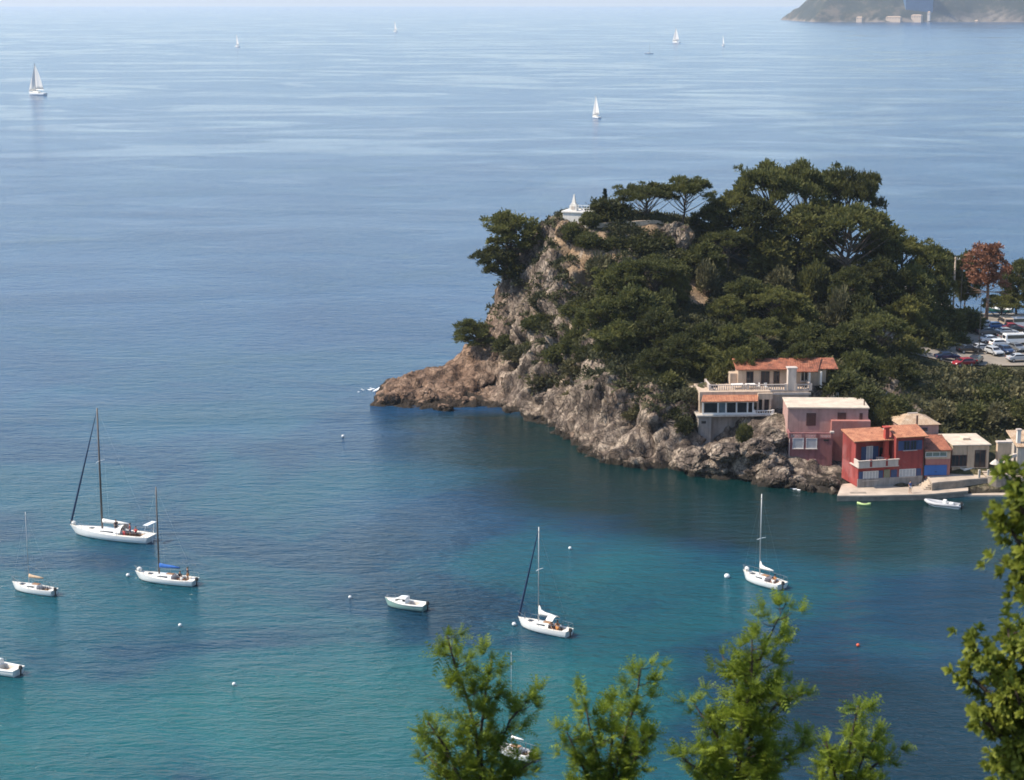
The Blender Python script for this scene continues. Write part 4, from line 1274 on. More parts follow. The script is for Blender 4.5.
def sailboat(label, bow, stern, mast_top, mast_u=0.58, B=None, fb=1.15, fs=0.85, hullm=None, boom_m=None, jib=None, mastm=None, cover_tall=False,
             cabin=(0.36, 0.70), spread=(0.52,), group='boats moored in the cove', outboard=False, hood=None, arch=False, mast_r=0.075, bowball=False, tent=False, L=None):
    c, rz, L0 = boat_heading(bow, stern)
    L = L or L0
    B = B or L * 0.31
    t = thing('sailboat', label, 'sailboat', (c.x, c.y, 0), rz, group)
    dv = make_hull(t, L, B, fb, fs, hullm or GEL)
    mx = -L / 2 + mast_u * L
    wp = Vector((c.x, c.y, 0)) + Matrix.Rotation(rz, 3, 'Z') @ Vector((mx, 0, 0))
    Hm = aty(mast_top[0], mast_top[1], wp.y).z
    # coachroof
    k = MB()
    xa, xb = -L / 2 + cabin[0] * L, -L / 2 + cabin[1] * L
    rings = []
    for i in range(7):
        u = i / 6
        x = xa + (xb - xa) * u
        A = dv(x)
        hc = 0.42 * (1 - u ** 2.2 * 0.9)
        w = A[1] * 0.62
        z = A[2] - 0.06
        rings.append([(x, -w, z), (x, -w * 0.86, z + hc * 0.85), (x, -w * 0.5, z + hc), (x, w * 0.5, z + hc), (x, w * 0.86, z + hc * 0.85), (x, w, z)])
    k.loft(rings, closed=True, cap=True)
    cab = k.build('cabin', GEL, t)
    for s in (-1, 1):
        w_ = MB()
        r1, r2 = rings[1], rings[4]
        def mixp(r, f): a, b = (Vector(r[0]), Vector(r[1])) if s < 0 else (Vector(r[5]), Vector(r[4])); return a + (b - a) * f + Vector((0, s * 0.025, 0.01))
        w_.add([mixp(r1, 0.35), mixp(r2, 0.4), mixp(r2, 0.85), mixp(r1, 0.85)], [(0, 1, 2, 3)])
        w_.build('window', GLASSD, cab)
    ht = MB().box((xa + 0.45, 0, dv(xa)[2] + 0.38), (0.9, 0.6, 0.07))
    ht.build('hatch', TEAK, cab)
    fh = MB().box((xb + 0.35, 0, dv(xb)[2] + 0.05), (0.5, 0.5, 0.07)); fh.build('fore_hatch', GLASSD, t, bevel=0.01)
    # spars
    zb = dv(mx)[2] + 0.25
    ms = MB().tube([(mx, 0, zb - 0.3), (mx, 0, (zb + Hm) / 2), (mx, 0, Hm)], [mast_r, mast_r * 0.95, mast_r * 0.7], 8)
    mo = ms.build('mast', mastm or ALU, t, True)
    sm = MB()
    for f in spread:
        z = zb + (Hm - zb) * f
        wdt = B * 0.30
        sm.tube([(mx - 0.12, -wdt, z), (mx, 0, z), (mx - 0.12, wdt, z)], [0.03, 0.05, 0.03], 5)
    if spread: sm.build('spreader', GEL, mo)
    bl = L * 0.34
    bmz = zb + 0.75
    bo = MB().tube([(mx, 0, bmz), (mx - bl, 0, bmz + 0.1)], 0.055, 6).build('boom', mastm or ALU, t, True)
    cv = MB()
    prof = [(0.02, 0.16, 0.75 if cover_tall else 0.35), (0.12, 0.19, 0.42 if cover_tall else 0.30), (0.35, 0.17, 0.24), (0.65, 0.14, 0.19), (0.98, 0.08, 0.10)]
    rr = []
    ks = min(1.0, L / 7.0)
    for u, w, hh in prof:
        w, hh = w * ks, hh * ks ** 1.5
        x = mx - 0.05 - bl * u
        z = bmz + 0.1 * u
        rr.append([(x, w * math.cos(q), z + hh * 0.45 + hh * math.sin(q) * (1 if math.sin(q) > 0 else 0.6)) for q in [2 * PI * i / 10 for i in range(10)]])
    cv.loft(rr, True, True)
    cv.build('sail_cover', boom_m or WHITEC, bo, True)
    bowp = (L / 2 - 0.12, 0, dv(L / 2)[2] + 0.02)
    top = (mx, 0, Hm - 0.15)
    if jib:
        MB().tube([bowp, Vector(bowp).lerp(Vector(top), 0.03), Vector(bowp).lerp(Vector(top), 0.25), Vector(bowp).lerp(Vector(top), 0.9), top], [0.03, 0.14, 0.13, 0.05, 0.015], 7).build('furled_jib', jib, t, True)
    rg = MB()
    if not jib: rg.tube([bowp, top], 0.007, 4)
    rg.tube([(-L / 2 + 0.1, 0, dv(-L / 2 + .1)[2]), top], 0.007, 4)
    for s in (-1, 1):
        A = dv(mx)
        rg.tube([(mx - 0.2, s * A[1] * 0.93, A[2]), (mx - 0.12, s * B * 0.30, zb + (Hm - zb) * (spread[0] if spread else .5)), top], 0.006, 4)
    rg.build('rigging', WIRE, t)
    pr = MB()
    rail(pr, dv, [L / 2 * 0.62, L / 2 * 0.80, L / 2 * 0.95], L)
    pr.tube([(L / 2 * 0.95, -dv(L / 2 * .95)[1] * .95, dv(L / 2 * .95)[2] + .55), (L / 2 + 0.05, 0, dv(L / 2)[2] + 0.58), (L / 2 * 0.95, dv(L / 2 * .95)[1] * .95, dv(L / 2 * .95)[2] + .55)], 0.018, 5)
    pr.build('bow_rail', WIRE, t)
    sr = MB()
    rail(sr, dv, [-L / 2 + 0.12, -L / 2 + 0.8, -L / 2 + 1.5], L)
    sr.tube([(-L / 2 + 0.12, -dv(-L / 2 + .12)[1] * .95, dv(-L / 2)[2] + .55), (-L / 2 + 0.12, dv(-L / 2 + .12)[1] * .95, dv(-L / 2)[2] + .55)], 0.016, 5)
    sr.build('stern_rail', WIRE, t)
    ll = MB(); rail(ll, dv, [-L / 2 + 1.5, -L / 2 + L * .35, 0, L * 0.2, L / 2 * 0.62], L, 0.95, 0.5); ll.build('lifeline', WIRE, t)
    wh = MB().tube([(-L / 2 + L * .17 , -0.35 * math.cos(q), dv(-L / 4)[2] + 0.25 + 0.35 * math.sin(q)) for q in [2 * PI * i / 14 for i in range(15)]], 0.02, 5, False)
    wh.tube([(-L / 2 + L * .17, 0, dv(-L / 4)[2] - .4), (-L / 2 + L * .17, 0, dv(-L / 4)[2] + 0.25)], 0.05, 6)
    wh.build('steering_wheel', BLACK, t)
    for s in (-1, 1):
        A = dv(-L / 2 + 0.25 * L)
        MB().lohi((-L / 2 + 0.13 * L, s * A[1] * 0.34, A[2] - .42), (-L / 2 + 0.345 * L, s * A[1] * 0.58, A[2] - 0.2)).build('cockpit_bench', TEAK, t)
    MB().lohi((-L / 2 - 0.10, -0.03, -0.7), (-L / 2 + 0.0, 0.03, fs * 0.8)).build('rudder', GEL, t)
    if hood is not None:
        r_ = []
        for x, hh in ((xa + 0.65, 0.12), (xa + 0.45, 0.65), (xa - 0.35, 0.85)):
            w = dv(xa)[1] * 0.66; z = dv(xa)[2] + 0.2
            r_.append([(x, w * math.cos(q), z + hh * math.sin(q)) for q in [PI * i / 8 for i in range(9)]])
        m_ = MB().loft(r_, closed=False, cap=False); m_.build('sprayhood', hood, t, True)
    if tent:
        m_ = MB(); z = bmz + 0.22
        m_.loft([[(x, -B * 0.36, z - 0.42), (x, -B * 0.2, z - 0.12), (x, 0, z), (x, B * 0.2, z - 0.12), (x, B * 0.36, z - 0.42)] for x in (mx - bl * 0.62, mx - bl * 0.8, mx - bl * 1.0)], closed=False, cap=False)
        m_.build('awning', WHITEC, t, True)
    if arch:
        A = dv(-L / 2 + 0.6)
        m_ = MB()
        for s in (-1, 1): m_.tube([(-L / 2 + 0.5, s * A[1] * .9, A[2]), (-L / 2 + 0.25, s * A[1] * .8, A[2] + 1.5)], 0.03, 5)
        m_.box((-L / 2 + 0.25, 0, A[2] + 1.55), (0.7, A[1] * 1.7, 0.06))
        m_.build('stern_arch', GEL, t)
    if outboard: outboard_motor(t, -L / 2 - 0.22, 0.25, fs)
    if bowball:
        MB().ball((L / 2 - 0.6, 0.0, dv(L / 2 - .6)[2] + 0.28), (0.32, 0.26, 0.26)).build('anchor_cover', WHITEC, t, True)
    return t, dv, L

def outboard_motor(t, x, y, z):
    m = MB()
    m.box((x, y, z + 0.16), (0.36, 0.26, 0.38), taper=0.8)
    m.box((x, y, z - 0.35), (0.16, 0.10, 0.7))
    m.box((x - 0.05, y, z - 0.62), (0.40, 0.12, 0.06))
    o = m.build('outboard_motor', BLACK, t, bevel=0.03)
    return o

BOATS = {}
BOATS['big'] = sailboat('long white sailing yacht with the tallest mast, furled dark jib and crew in red', (70, 526), (152, 535.5), (101.5, 408), 0.60, B=3.2, fb=1.15, fs=.88, jib=NAVY, mastm=DARKMAST,
                        spread=(0.56,), mast_r=0.13, arch=True, bowball=True, hood=WHITEC)
BOATS['blue'] = sailboat('white sailboat with a bright blue sail cover on its boom and outboard motor', (135, 571), (196, 578), (154.5, 487), 0.60, boom_m=BLUEC, mastm=DARKMAST, spread=(), mast_r=0.10, outboard=True, fb=.98, fs=.72, bowball=True)
BOATS['small'] = sailboat('small cream sailboat with a bare hair-thin mast, leftmost mast in the cove', (12, 581), (55, 588), (28, 512), 0.60, boom_m=TAN, spread=(), mast_r=0.035, outboard=True, fb=0.9, fs=0.7)
BOATS['centre'] = sailboat('white sailboat with furled dark jib and a pale awning over its cockpit', (518, 617), (570, 629), (536, 527), 0.60, jib=NAVY, spread=(0.55,), cover_tall=True, tent=True, outboard=True, mast_r=0.06, fb=1.0, fs=.75)
BOATS['right'] = sailboat('white sailboat with pale mast and bunched sail cover, nearest boat to the red house quay', (743, 570), (783, 582), (757.5, 494), 0.58, spread=(0.45,), cover_tall=True, outboard=True, bowball=True, mast_r=0.07, B=2.5, fb=1.0, fs=.72)
BOATS['hidden'] = sailboat('white boat half hidden behind the leftmost foreground tree top', (497, 741), (533, 752), (506, 652), 0.6, spread=(), mast_r=0.022, fb=0.85, fs=0.65, B=1.75, boom_m=WHITEC, group='boats moored in the cove')

def motorboat(label, bow, stern, hullm, B=2.0, fb=0.95, fs=0.75, cabin=(0.45, 0.82), wind=True, group='boats moored in the cove', tophamper=0.65, cabm=None, extra=None, sole=None):
    c, rz, L = boat_heading(bow, stern, 0.7)
    t = thing('motorboat', label, 'motorboat', (c.x, c.y, 0), rz, group)
    dv = make_hull(t, L, B, fb, fs, hullm, 0.86, (0.06, cabin[0] - 0.02), sole=sole or TAN)
    rings = []
    xa, xb = -L / 2 + cabin[0] * L, -L / 2 + cabin[1] * L
    for u, hh, kw in ((0, tophamper, .7), (0.25, tophamper, .7), (0.45, tophamper * .92, .68), (0.7, tophamper * .5, .66), (1.0, 0.04, .5)):
        x = xa + (xb - xa) * u; A = dv(x); w = A[1] * kw; z = A[2] - 0.05
        rings.append([(x, -w, z), (x, -w * 0.85, z + hh * 0.9), (x, -w * 0.5, z + hh), (x, w * 0.5, z + hh), (x, w * 0.85, z + hh * 0.9), (x, w, z)])
    cab = MB().loft(rings, True, True).build('cabin', cabm or GEL, t)
    for s in (-1, 1):
        def P(r, f): a, b = (Vector(r[0]), Vector(r[1])) if s < 0 else (Vector(r[5]), Vector(r[4])); return a + (b - a) * f + Vector((0, s * 0.03, 0.012))
        MB().add([P(rings[0], .4), P(rings[3], .4), P(rings[3], .75), P(rings[2], .8), P(rings[0], .8)], [(0, 1, 2, 3, 4)]).build('window', GLASSD, cab)
    r2, r3 = rings[2], rings[3]
    MB().add([Vector(r2[2]) + Vector((0.02, 0, .015)), Vector(r2[3]) + Vector((0.02, 0, .015)), Vector(r3[3]).lerp(Vector(r2[3]), .2) + Vector((0.02, 0, .02)), Vector(r3[2]).lerp(Vector(r2[2]), .2) + Vector((.02, 0, .02))], [(0, 1, 2, 3)]).build('windscreen', GLASSD, cab)
    A = dv(-L / 4)
    MB().lohi((-L / 2 + 0.07 * L, -A[1] * .58, A[2] - .42), (-L / 2 + 0.18 * L, A[1] * .58, A[2] - .12)).build('bench', WHITEC, t)
    r = MB(); rail(r, dv, [L / 2 * .35, L / 2 * .6, L / 2 * .9], L, .93, .35); r.build('bow_rail', WIRE, t)
    st = MB()
    for s in (-1, 1): st.tube([(q[0], s * q[1] * 1.0, q[2] - 0.05) for q in [dv(-L / 2 + L * i / 10) for i in range(10)]], 0.045, 5)
    st.build('rubbing_strake', GEL, t)
    outboard_motor(t, -L / 2 - 0.2, 0, fs)
    return t, dv, L
BOATS['motor'] = motorboat('small white motorboat with a sea green hull, alone in mid cove', (385, 599), (426, 604.5), GREENH, 1.9)
BOATS['edge'] = motorboat('white motorboat with a dark windscreen cut off by the left frame edge', (-24, 661), (19, 669), GEL, 2.1)
BOATS['beyond'] = motorboat('dark green fishing boat with white wheelhouse on the sea behind the car park', (986, 307.5), (1012, 309.5), DKGREEN, 2.1, 1.0, 0.8, (0.50, 0.82), group='boats beyond the headland', tophamper=1.0)

def inflatable(label, bow, stern):
    c, rz, L = boat_heading(bow, stern, 0.4)
    B = 1.9
    t = thing('inflatable_boat', label, 'inflatable boat', (c.x, c.y, 0), rz, 'boats at the quay')
    h = MB()
    pts = [(-L / 2, -B * .38, .35), (L * .18, -B * .38, .37), (L * .36, -B * .24, .45), (L / 2 - .22, 0, .55), (L * .36, B * .24, .45), (L * .18, B * .38, .37), (-L / 2, B * .38, .35)]
    h.tube(pts, [0.14, .23, .23, .22, .23, .23, .14], 10)
    h.build('tube', GREYT, t, True)
    MB().prism([(-L / 2 + .25, -B * .36), (L * .2, -B * .36), (L * .38, 0), (L * .2, B * .36), (-L / 2 + .25, B * .36)], -0.15, 0.22).build('floor_panel', GEL, t)
    con = MB().box((-L * .05, 0, .58), (.55, .6, .7), taper=.8); con.build('console', WHITEC, t, bevel=.04)
    MB().box((-L * .22, 0, .42), (.5, .85, .4)).build('seat', WHITEC, t, bevel=.05)
    MB().box((-L / 2 + .3, 0, .35), (.06, B * .6, .5)).build('transom', GEL, t)
    outboard_motor(t, -L / 2 + .05, 0, .55)
inflatable('grey and white inflatable boat with console and outboard lying off the quay', (924, 501), (962, 505.5))

def kayak(label, a, b, m, z=0.0, w=.8):
    c, rz, L = boat_heading(a, b, z + .2)
    t = thing('kayak', label, 'kayak', (c.x, c.y, z), rz)
    r = []
    for i in range(11):
        u = i / 10; x = -L / 2 + L * u; wd = max(.03, w / 2 * math.sin(PI * min(.97, max(.03, u))) ** .7); z0 = .18 + .1 * abs(2 * u - 1) ** 2
        r.append([(x, -wd, z0), (x, -wd * .8, -.02), (x, wd * .8, -.02), (x, wd, z0), (x, wd * .5, z0 + .1), (x, -wd * .5, z0 + .1)])
    MB().loft(r, True, True).build('hull', m, t, True)
    MB().tube([(.45 * math.cos(q), .2 * math.sin(q), .3) for q in [2 * PI * i / 14 for i in range(15)]], .035, 5, False).build('seat_rim', BLACK, t)
    MB().prism([(.42 * math.cos(q), .18 * math.sin(q)) for q in [2 * PI * i / 14 for i in range(14)]], .27, .295).build('seat_well', BLACK, t)
kayak('small pale green kayak floating beside the quay of the red house', (857, 503), (871, 504), YEL)

# ------------------------------------------------------------------ far sailboats under way
def far_sailboat(label, px, pbase, ptop, heel=0.0, sails=True, head=0.3, jib=True, L=None):
    p = at(px, pbase, 0)
    Hm = aty(px, ptop, p.y).z
    L = L or Hm * 0.74
    t = thing('sailboat', label, 'sailboat', (p.x, p.y, 0), head, 'sailboats on the open sea')
    B = L * .28
    rings, dk = hull_rings(L, B, L * .11, L * .085)
    h = MB(); h.loft(rings, closed=False, cap=False); h.add(rings[0], [tuple(range(len(rings[0])))])
    h.build('hull', GEL, t, True)
    d = MB()
    d.loft([[(x, -b, z - .03), (x, b, z - .03)] for x, b, z in dk], closed=False, cap=False); d.build('deck', DECKM, t)
    MB().lohi((-L * .15, -B * .25, L * .06), (L * .15, B * .25, L * .135)).build('cabin', DECKM, t, bevel=.05)
    mx = L * .08
    MB().tube([(mx, 0, .5), (mx, 0, Hm)], [L * .02, L * .012], 6).build('mast', ALU, t)
    MB().tube([(mx, 0, L * .2), (mx - L * .42, -.05 * L, L * .2)], L * .008, 5).build('boom', ALU, t)
    if sails:
        def sail(a, b, c, name, belly):
            n = 8; r = []
            a, b, c = Vector(a), Vector(b), Vector(c)
            for i in range(n + 1):
                u = i / n
                l0, l1 = a.lerp(c, u), b.lerp(c, u)
                row = []
                for j in range(5):
                    v = j / 4
                    q = l0.lerp(l1, v); q.y -= belly * math.sin(PI * v) * (1 - u) ** .6 * L
                    if name == 'mainsail': q.x -= 0.045 * L * math.sin(PI * u) * v
                    row.append(tuple(q))
                r.append(row)
            o = MB().loft(r, closed=False, cap=False).build(name, SAIL, t, True)
            s = o.modifiers.new('thick', 'SOLIDIFY'); s.thickness = .03
        sail((mx - .02 * L, 0, L * .22), (mx - L * .42, -.05 * L, L * .22), (mx - .02 * L, 0, Hm * .98), 'mainsail', .05)
        if jib: sail((L * .47, 0, L * .12), (mx - L * .06, -.10 * L, L * .17), (mx + .02 * L, 0, Hm * .86), 'jib', .06)
    return t
far_sailboat('white sailboat under full sail near the left frame edge, largest on the open sea', 37, 95, 63, head=2.5, L=19)
far_sailboat('small sailboat with a narrow sail and dark hull, far out left of the centre', 237, 47, 34, head=2.2, jib=False)
far_sailboat('faintest sailboat far out near the horizon, right of the narrow sailed one', 395, 32, 21, head=2.2, jib=False)
far_sailboat('white sailed boat on open sea directly above the headland monument, nearest of the right group', 596, 118, 95, head=2.0)
far_sailboat('brightly lit white sailboat far out, seen above and between the others', 676, 43, 27, head=2.2)
far_sailboat('bare masted boat with dark hull far out, left of the brightly lit sail', 649, 54, 41, sails=False, head=0.1)
far_sailboat('faint grey sailboat far out to the right of the brightly lit sail', 723, 46, 35, head=1.75, jib=False)

# ------------------------------------------------------------------ buoys
def buoy(px, py, label, m=BUOYW, r=.23, name='mooring_buoy'):
    p = at(px, py, .2)
    t = thing(name, label, 'buoy', (p.x, p.y, .12), 0, 'buoys on the water of the cove')
    MB().ball((0, 0, .08), (r, r, r * .92), 12, 8).build('float', m, t, True)
    MB().tube([(0, 0, r * .9), (0, 0, r * 1.25)], .06, 6).build('ring', BLACK, t)
buoy(343, 436, 'white buoy off the rocky point, farthest of the buoys')
buoy(128, 575, 'white buoy at the bow of the boat with a blue sail cover')
buoy(180, 625, 'white buoy in the left of the cove, below the boat with a blue sail cover', r=.19)
buoy(234, 684, 'small white buoy alone in the lower left of the cove', r=.19)
buoy(350, 597, 'small white buoy left of the green hulled motorboat', r=.19)
buoy(570, 548, 'small white buoy right of the mast of the boat with awning', r=.20)
buoy(514, 624, 'white buoy at the bow of the boat with awning', r=.23)
buoy(727, 576, 'large white buoy at the bow of the boat nearest the quay', r=.33)
buoy(858, 645, 'small orange buoy above the row of foreground trees', BUOYO, r=.19)
# ------------------------------------------------------------------ buildings
PINKU = plaster('pale_pink_plaster', (0.44, 0.265, 0.225))
PINKL = plaster('old_rose_plaster', (0.30, 0.118, 0.112), 0.35)
PINKS = plaster('salmon_plaster', (0.40, 0.155, 0.125), 0.2)
REDP = plaster('red_plaster', (0.31, 0.050, 0.042), 0.3)
CREAMP = plaster('cream_plaster', (0.58, 0.425, 0.29), 0.3)
VILLAP = plaster('villa_plaster', (0.54, 0.41, 0.30), 0.3)
PALEP = plaster('pale_stone_wall', (0.56, 0.50, 0.43), 0.35)
GREYP = plaster('grey_cement_wall', (0.30, 0.27, 0.245), 0.45)
WHITEP = plaster('white_limewash', (0.74, 0.70, 0.64), 0.2)
BALUS = plaster('balustrade_stone', (0.58, 0.49, 0.42), 0.25)
FLATR = mat('pale_roof_membrane', (0.54, 0.45, 0.35), 0.9, 0.2, 0.8, 0.2)
CONC = mat('quay_concrete', (0.44, 0.355, 0.28), 0.9, 0.22, 0.5, 0.4, 3.0)
QSTONE = mat('quay_stone', (0.25, 0.21, 0.17), 0.95, 0.35, 1.2, 0.8, 2.2)
SHUTB = mat('dark_blue_shutter_paint', (0.03, 0.06, 0.15), 0.6, 0.15, 3.0)
DOORB = mat('bright_blue_door_paint', (0.035, 0.13, 0.38), 0.55, 0.10, 2.0)
TEALD = mat('teal_door_paint', (0.05, 0.25, 0.33), 0.6, 0.12, 2.0)
SHUTBR = mat('brown_shutter_paint', (0.085, 0.035, 0.028), 0.7, 0.2, 3.0)
WHITEF = mat('white_frame_paint', (0.72, 0.70, 0.66), 0.5, 0.06, 2.0)
PALEBLIND = mat('pale_blind', (0.42, 0.42, 0.42), 0.7, 0.1, 2.0)
PIPE = mat('rusty_pipe', (0.10, 0.05, 0.035), 0.7, 0.3, 4.0)
REDBR = mat('red_chimney_plaster', (0.40, 0.06, 0.04), 0.85, 0.15, 2.0, 0.2)

def tile_mat(name, c1, c2, c3):
    m = bpy.data.materials.new(name)
    t = NT(m)
    co = t.n('TexCoord').outputs['Object']
    a = t.noise(co, 1.1, 5, 0.65)
    b = t.noise(co, 7.0, 2, 0.6)
    c = t.ramp(a, [(0.3, c1), (0.52, c2), (0.75, c3)])
    c = t.mix(t.ramp(b, [(0.35, 0.5), (0.55, 0.0)]), c, tuple(x * 0.4 for x in c1))
    t.l(c, t.b.inputs['Base Color'])
    t.b.inputs['Roughness'].default_value = 0.85
    return m
TILE = tile_mat('clay_roof_tiles', (0.24, 0.09, 0.05), (0.44, 0.18, 0.095), (0.54, 0.27, 0.15))
TILER = tile_mat('red_roof_tiles', (0.10, 0.04, 0.025), (0.32, 0.105, 0.055), (0.46, 0.20, 0.11))
TILEP = tile_mat('faded_roof_tiles', (0.32, 0.20, 0.12), (0.46, 0.33, 0.22), (0.56, 0.45, 0.33))

def tiled(corners, over=0.0, thick=0.10, step=0.24):
    """a roof slope of half-round tile courses between eave (a,b) and ridge (d,c)"""
    a, b, c, d = [Vector(p) for p in corners]
    nrm = (b - a).cross(d - a).normalized()
    if nrm.z < 0: nrm = -nrm
    w = (b - a).length
    n = max(2, int(w / step)) * 4
    mb = MB()
    lo, hi = [], []
    for i in range(n + 1):
        u = i / n
        hgt_ = 0.055 * abs(math.sin(PI * u * n / 4))
        lo.append(a.lerp(b, u) + nrm * (hgt_ + thick)); hi.append(d.lerp(c, u) + nrm * (hgt_ + thick))
    mb.loft([lo, hi], closed=False, cap=False)
    lo2 = [a, b]; hi2 = [d, c]
    mb.add([a, b, c, d], [(0, 1, 2, 3)])
    mb.add(lo + [b, a], [tuple(range(len(lo) + 2))])
    mb.add(hi + [c, d], [tuple(range(len(hi) + 2))])
    mb.add([lo[0], hi[0], d, a], [(0, 1, 2, 3)])
    mb.add([lo[-1], hi[-1], c, b], [(0, 1, 2, 3)])
    return mb

class House:
    """local frame: x along the front (right), y into the building, z up; origin at the front left foot"""
    def __init__(s, name, label, cat, px, Y, z0, rz, group='houses at the water'):
        p0 = aty(px, 400, Y); x = (px - W2) / F * (Y * cp + (H - z0) * sp)
        s.o = Vector((x, Y, z0)); s.rz = rz
        s.t = thing(name, label, cat, s.o, rz, group)
        s.Rm = Matrix.Rotation(rz, 3, 'Z')
    def loc(s, px, py, y=0.0):
        """local x,z of a pixel lying on the plane local y = const"""
        d = ray(px, py); c0 = Vector((0, 0, H))
        nv = s.Rm @ Vector((0, 1, 0))
        q0 = s.o + nv * y
        tt = (q0 - c0).dot(nv) / d.dot(nv)
        w = s.Rm.transposed() @ (c0 + d * tt - s.o)
        return w.x, w.z
    def X(s, px, y=0.0, py=430): return s.loc(px, py, y)[0]
    def Z(s, py, y=0.0, px=None): return s.loc(px if px is not None else 850, py, y)[1]
    def wall(s, m, a, b, name='wall'): return MB().lohi(a, b).build(name, m, s.t, bevel=0.02)
    def window(s, x0, x1, z0, z1, y=0.0, glass=None, frame=None, bars=1, name='window', sill=True, parent=None, depth=0.06):
        f = MB(); w = 0.07
        yy = y - depth
        f.lohi((x0, yy, z0), (x0 + w, y + .03, z1)); f.lohi((x1 - w, yy, z0), (x1, y + .03, z1))
        f.lohi((x0 + w, yy, z1 - w), (x1 - w, y + .03, z1)); f.lohi((x0 + w, yy, z0), (x1 - w, y + .03, z0 + w))
        for i in range(bars):
            xc = x0 + (x1 - x0) * (i + 1) / (bars + 1)
            f.lohi((xc - .03, yy + .005, z0 + w), (xc + .03, y + .03, z1 - w))
        o = f.build(name, frame or WHITEF, parent or s.t)
        MB().lohi((x0 + w, y - .025, z0 + w), (x1 - w, y - .005, z1 - w)).build('pane', glass or GLASSD, o)
        if sill: MB().lohi((x0 - .08, y - .16, z0 - .08), (x1 + .08, y + .01, z0 - .003)).build('sill', BALUS, o)
        return o
    def shutter(s, x0, x1, z0, z1, y=0.0, m=None, name='shutter'):
        f = MB(); f.lohi((x0, y - .07, z0), (x1, y - .012, z1))
        k = int((z1 - z0) / .18)
        for i in range(k):
            z = z0 + .12 + i * .18
            if z < z1 - .1: f.lohi((x0 + .08, y - .085, z), (x1 - .08, y - .06, z + .05))
        return f.build(name, m or SHUTB, s.t)
    def balustrade(s, pts, z, h=0.85, m=None, gap=0.32, name='balustrade', post=True):
        f = MB()
        for a, b in zip(pts[:-1], pts[1:]):
            a, b = Vector((*a, 0)), Vector((*b, 0))
            L = (b - a).length; d = (b - a) / L; ang = math.atan2(d.y, d.x)
            c = (a + b) / 2
            f.box((c.x, c.y, z + h - .05), (L, .24, .10), ang)
            f.box((c.x, c.y, z + .06), (L, .22, .12), ang)
            n = max(1, int(L / gap))
            for i in range(n):
                p = a + d * L * (i + .5) / n
                f.tube([(p.x, p.y, z + .11), (p.x, p.y, z + h * .35), (p.x, p.y, z + h * .7), (p.x, p.y, z + h - .09)], [.05, .09, .05, .07], 6, False)
        if post:
            for a in pts: f.box((a[0], a[1], z + h / 2 + .02), (.32, .32, h + .10))
        return f.build(name, m or BALUS, s.t)

# ---- the pink house
def pink_house():
    h = House('pink_house', 'tall pink house with a pale flat roof, walls rising straight from the shore rocks', 'house', 787.5, 262, -1.0, R(-2))
    xr = h.X(833, 0); xR = h.X(868, 2.2)
    zt = h.Z(433, 0, 810)            # parapet top of the lower block
    zf = zt - .85
    h.wall(PINKL, (0, 0, 0), (xr, 7.0, zf))
    h.wall(PINKS, (xr, 1.6, 0), (xR + .25, 7.4, h.Z(421, 1.6, 850)), 'side_wall')
    zu = h.Z(408.5, 2.6, 820)
    h.wall(PINKU, (.05, 2.6, zf), (xR, 9.2, zu), 'upper_wall')
    r = MB().lohi((-.05, 2.4, zu), (xR + .15, 9.4, zu + .22)); ro = r.build('roof', FLATR, h.t, bevel=.03)
    MB().tube([(xR - .4, 4, zu + .2), (xR - .4, 4, zu + .9)], .09, 6).build('vent_pipe', PIPE, ro)
    # terrace parapet: posts, pale baluster panels
    f = MB()
    f.lohi((-.02, -.03, zt - .14), (xr, .28, zt)); f.lohi((-.02, -.03, zf), (xr, .28, zf + .16))
    for i in range(4):
        x = xr * i / 3
        f.lohi((max(-.02, x - .25), -.035, zf), (min(xr, x + .25), .285, zt + .02))
    f.lohi((-.02, .28, zf), (.24, 2.6, zt - .05))
    f.build('parapet', PINKL, h.t, bevel=.01)
    p = MB()
    for i in range(3):
        a, b = xr * i / 3 + .27, xr * (i + 1) / 3 - .27
        k = int((b - a) / .2)
        for j in range(k):
            x = a + (j + .5) * (b - a) / k
            p.tube([(x, .12, zf + .14), (x, .12, zf + .32), (x, .12, zt - .12)], [.05, .085, .05], 6, False)
    p.build('baluster', BALUS, h.t)
    MB().box((xr - .1, .15, zt + .12), (.55, .5, .25)).build('parapet_cap', BALUS, h.t, bevel=.02)
    # lower windows: two pale blinds, a small vent, a pale door
    for a, b in ((793, 804), (806.5, 817.5)):
        h.window(h.X(a), h.X(b), h.Z(448.5, 0, 805), h.Z(438, 0, 805), 0, PALEBLIND, WHITEF, 0)
    MB().lohi((h.X(824), -.06, h.Z(441, 0, 825)), (h.X(829), .02, h.Z(439.4, 0, 825))).build('vent', BLACK, h.t)
    d = MB().lohi((h.X(810), -.07, h.Z(472, 0, 812)), (h.X(817), .02, h.Z(459, 0, 812))).build('door', mat('faded_rose_door', (0.46, 0.30, 0.28), .7, .2, 2), h.t)
    MB().ball((h.X(816.3), -.1, h.Z(466, 0, 812)), .06, 6, 5).build('handle', BLACK, d)
    # upper shutters
    for a, b, c, e in ((806, 815.5, 425.5, 413), (837, 845.5, 422, 412.5), (859, 862, 419.5, 413)):
        h.shutter(h.X(a, 2.6), h.X(b, 2.6), h.Z(c, 2.6, a), h.Z(e, 2.6, a), 2.6, SHUTBR)
    MB().tube([(.10, -.08, .4), (.10, -.08, zf)], .06, 6).build('downpipe', BALUS, h.t)
    # lit left gable edge band and ground skirt
    MB().lohi((-.06, -.04, 0), (.0, 6.9, .9)).build('plinth', GREYP, h.t)
pink_house()

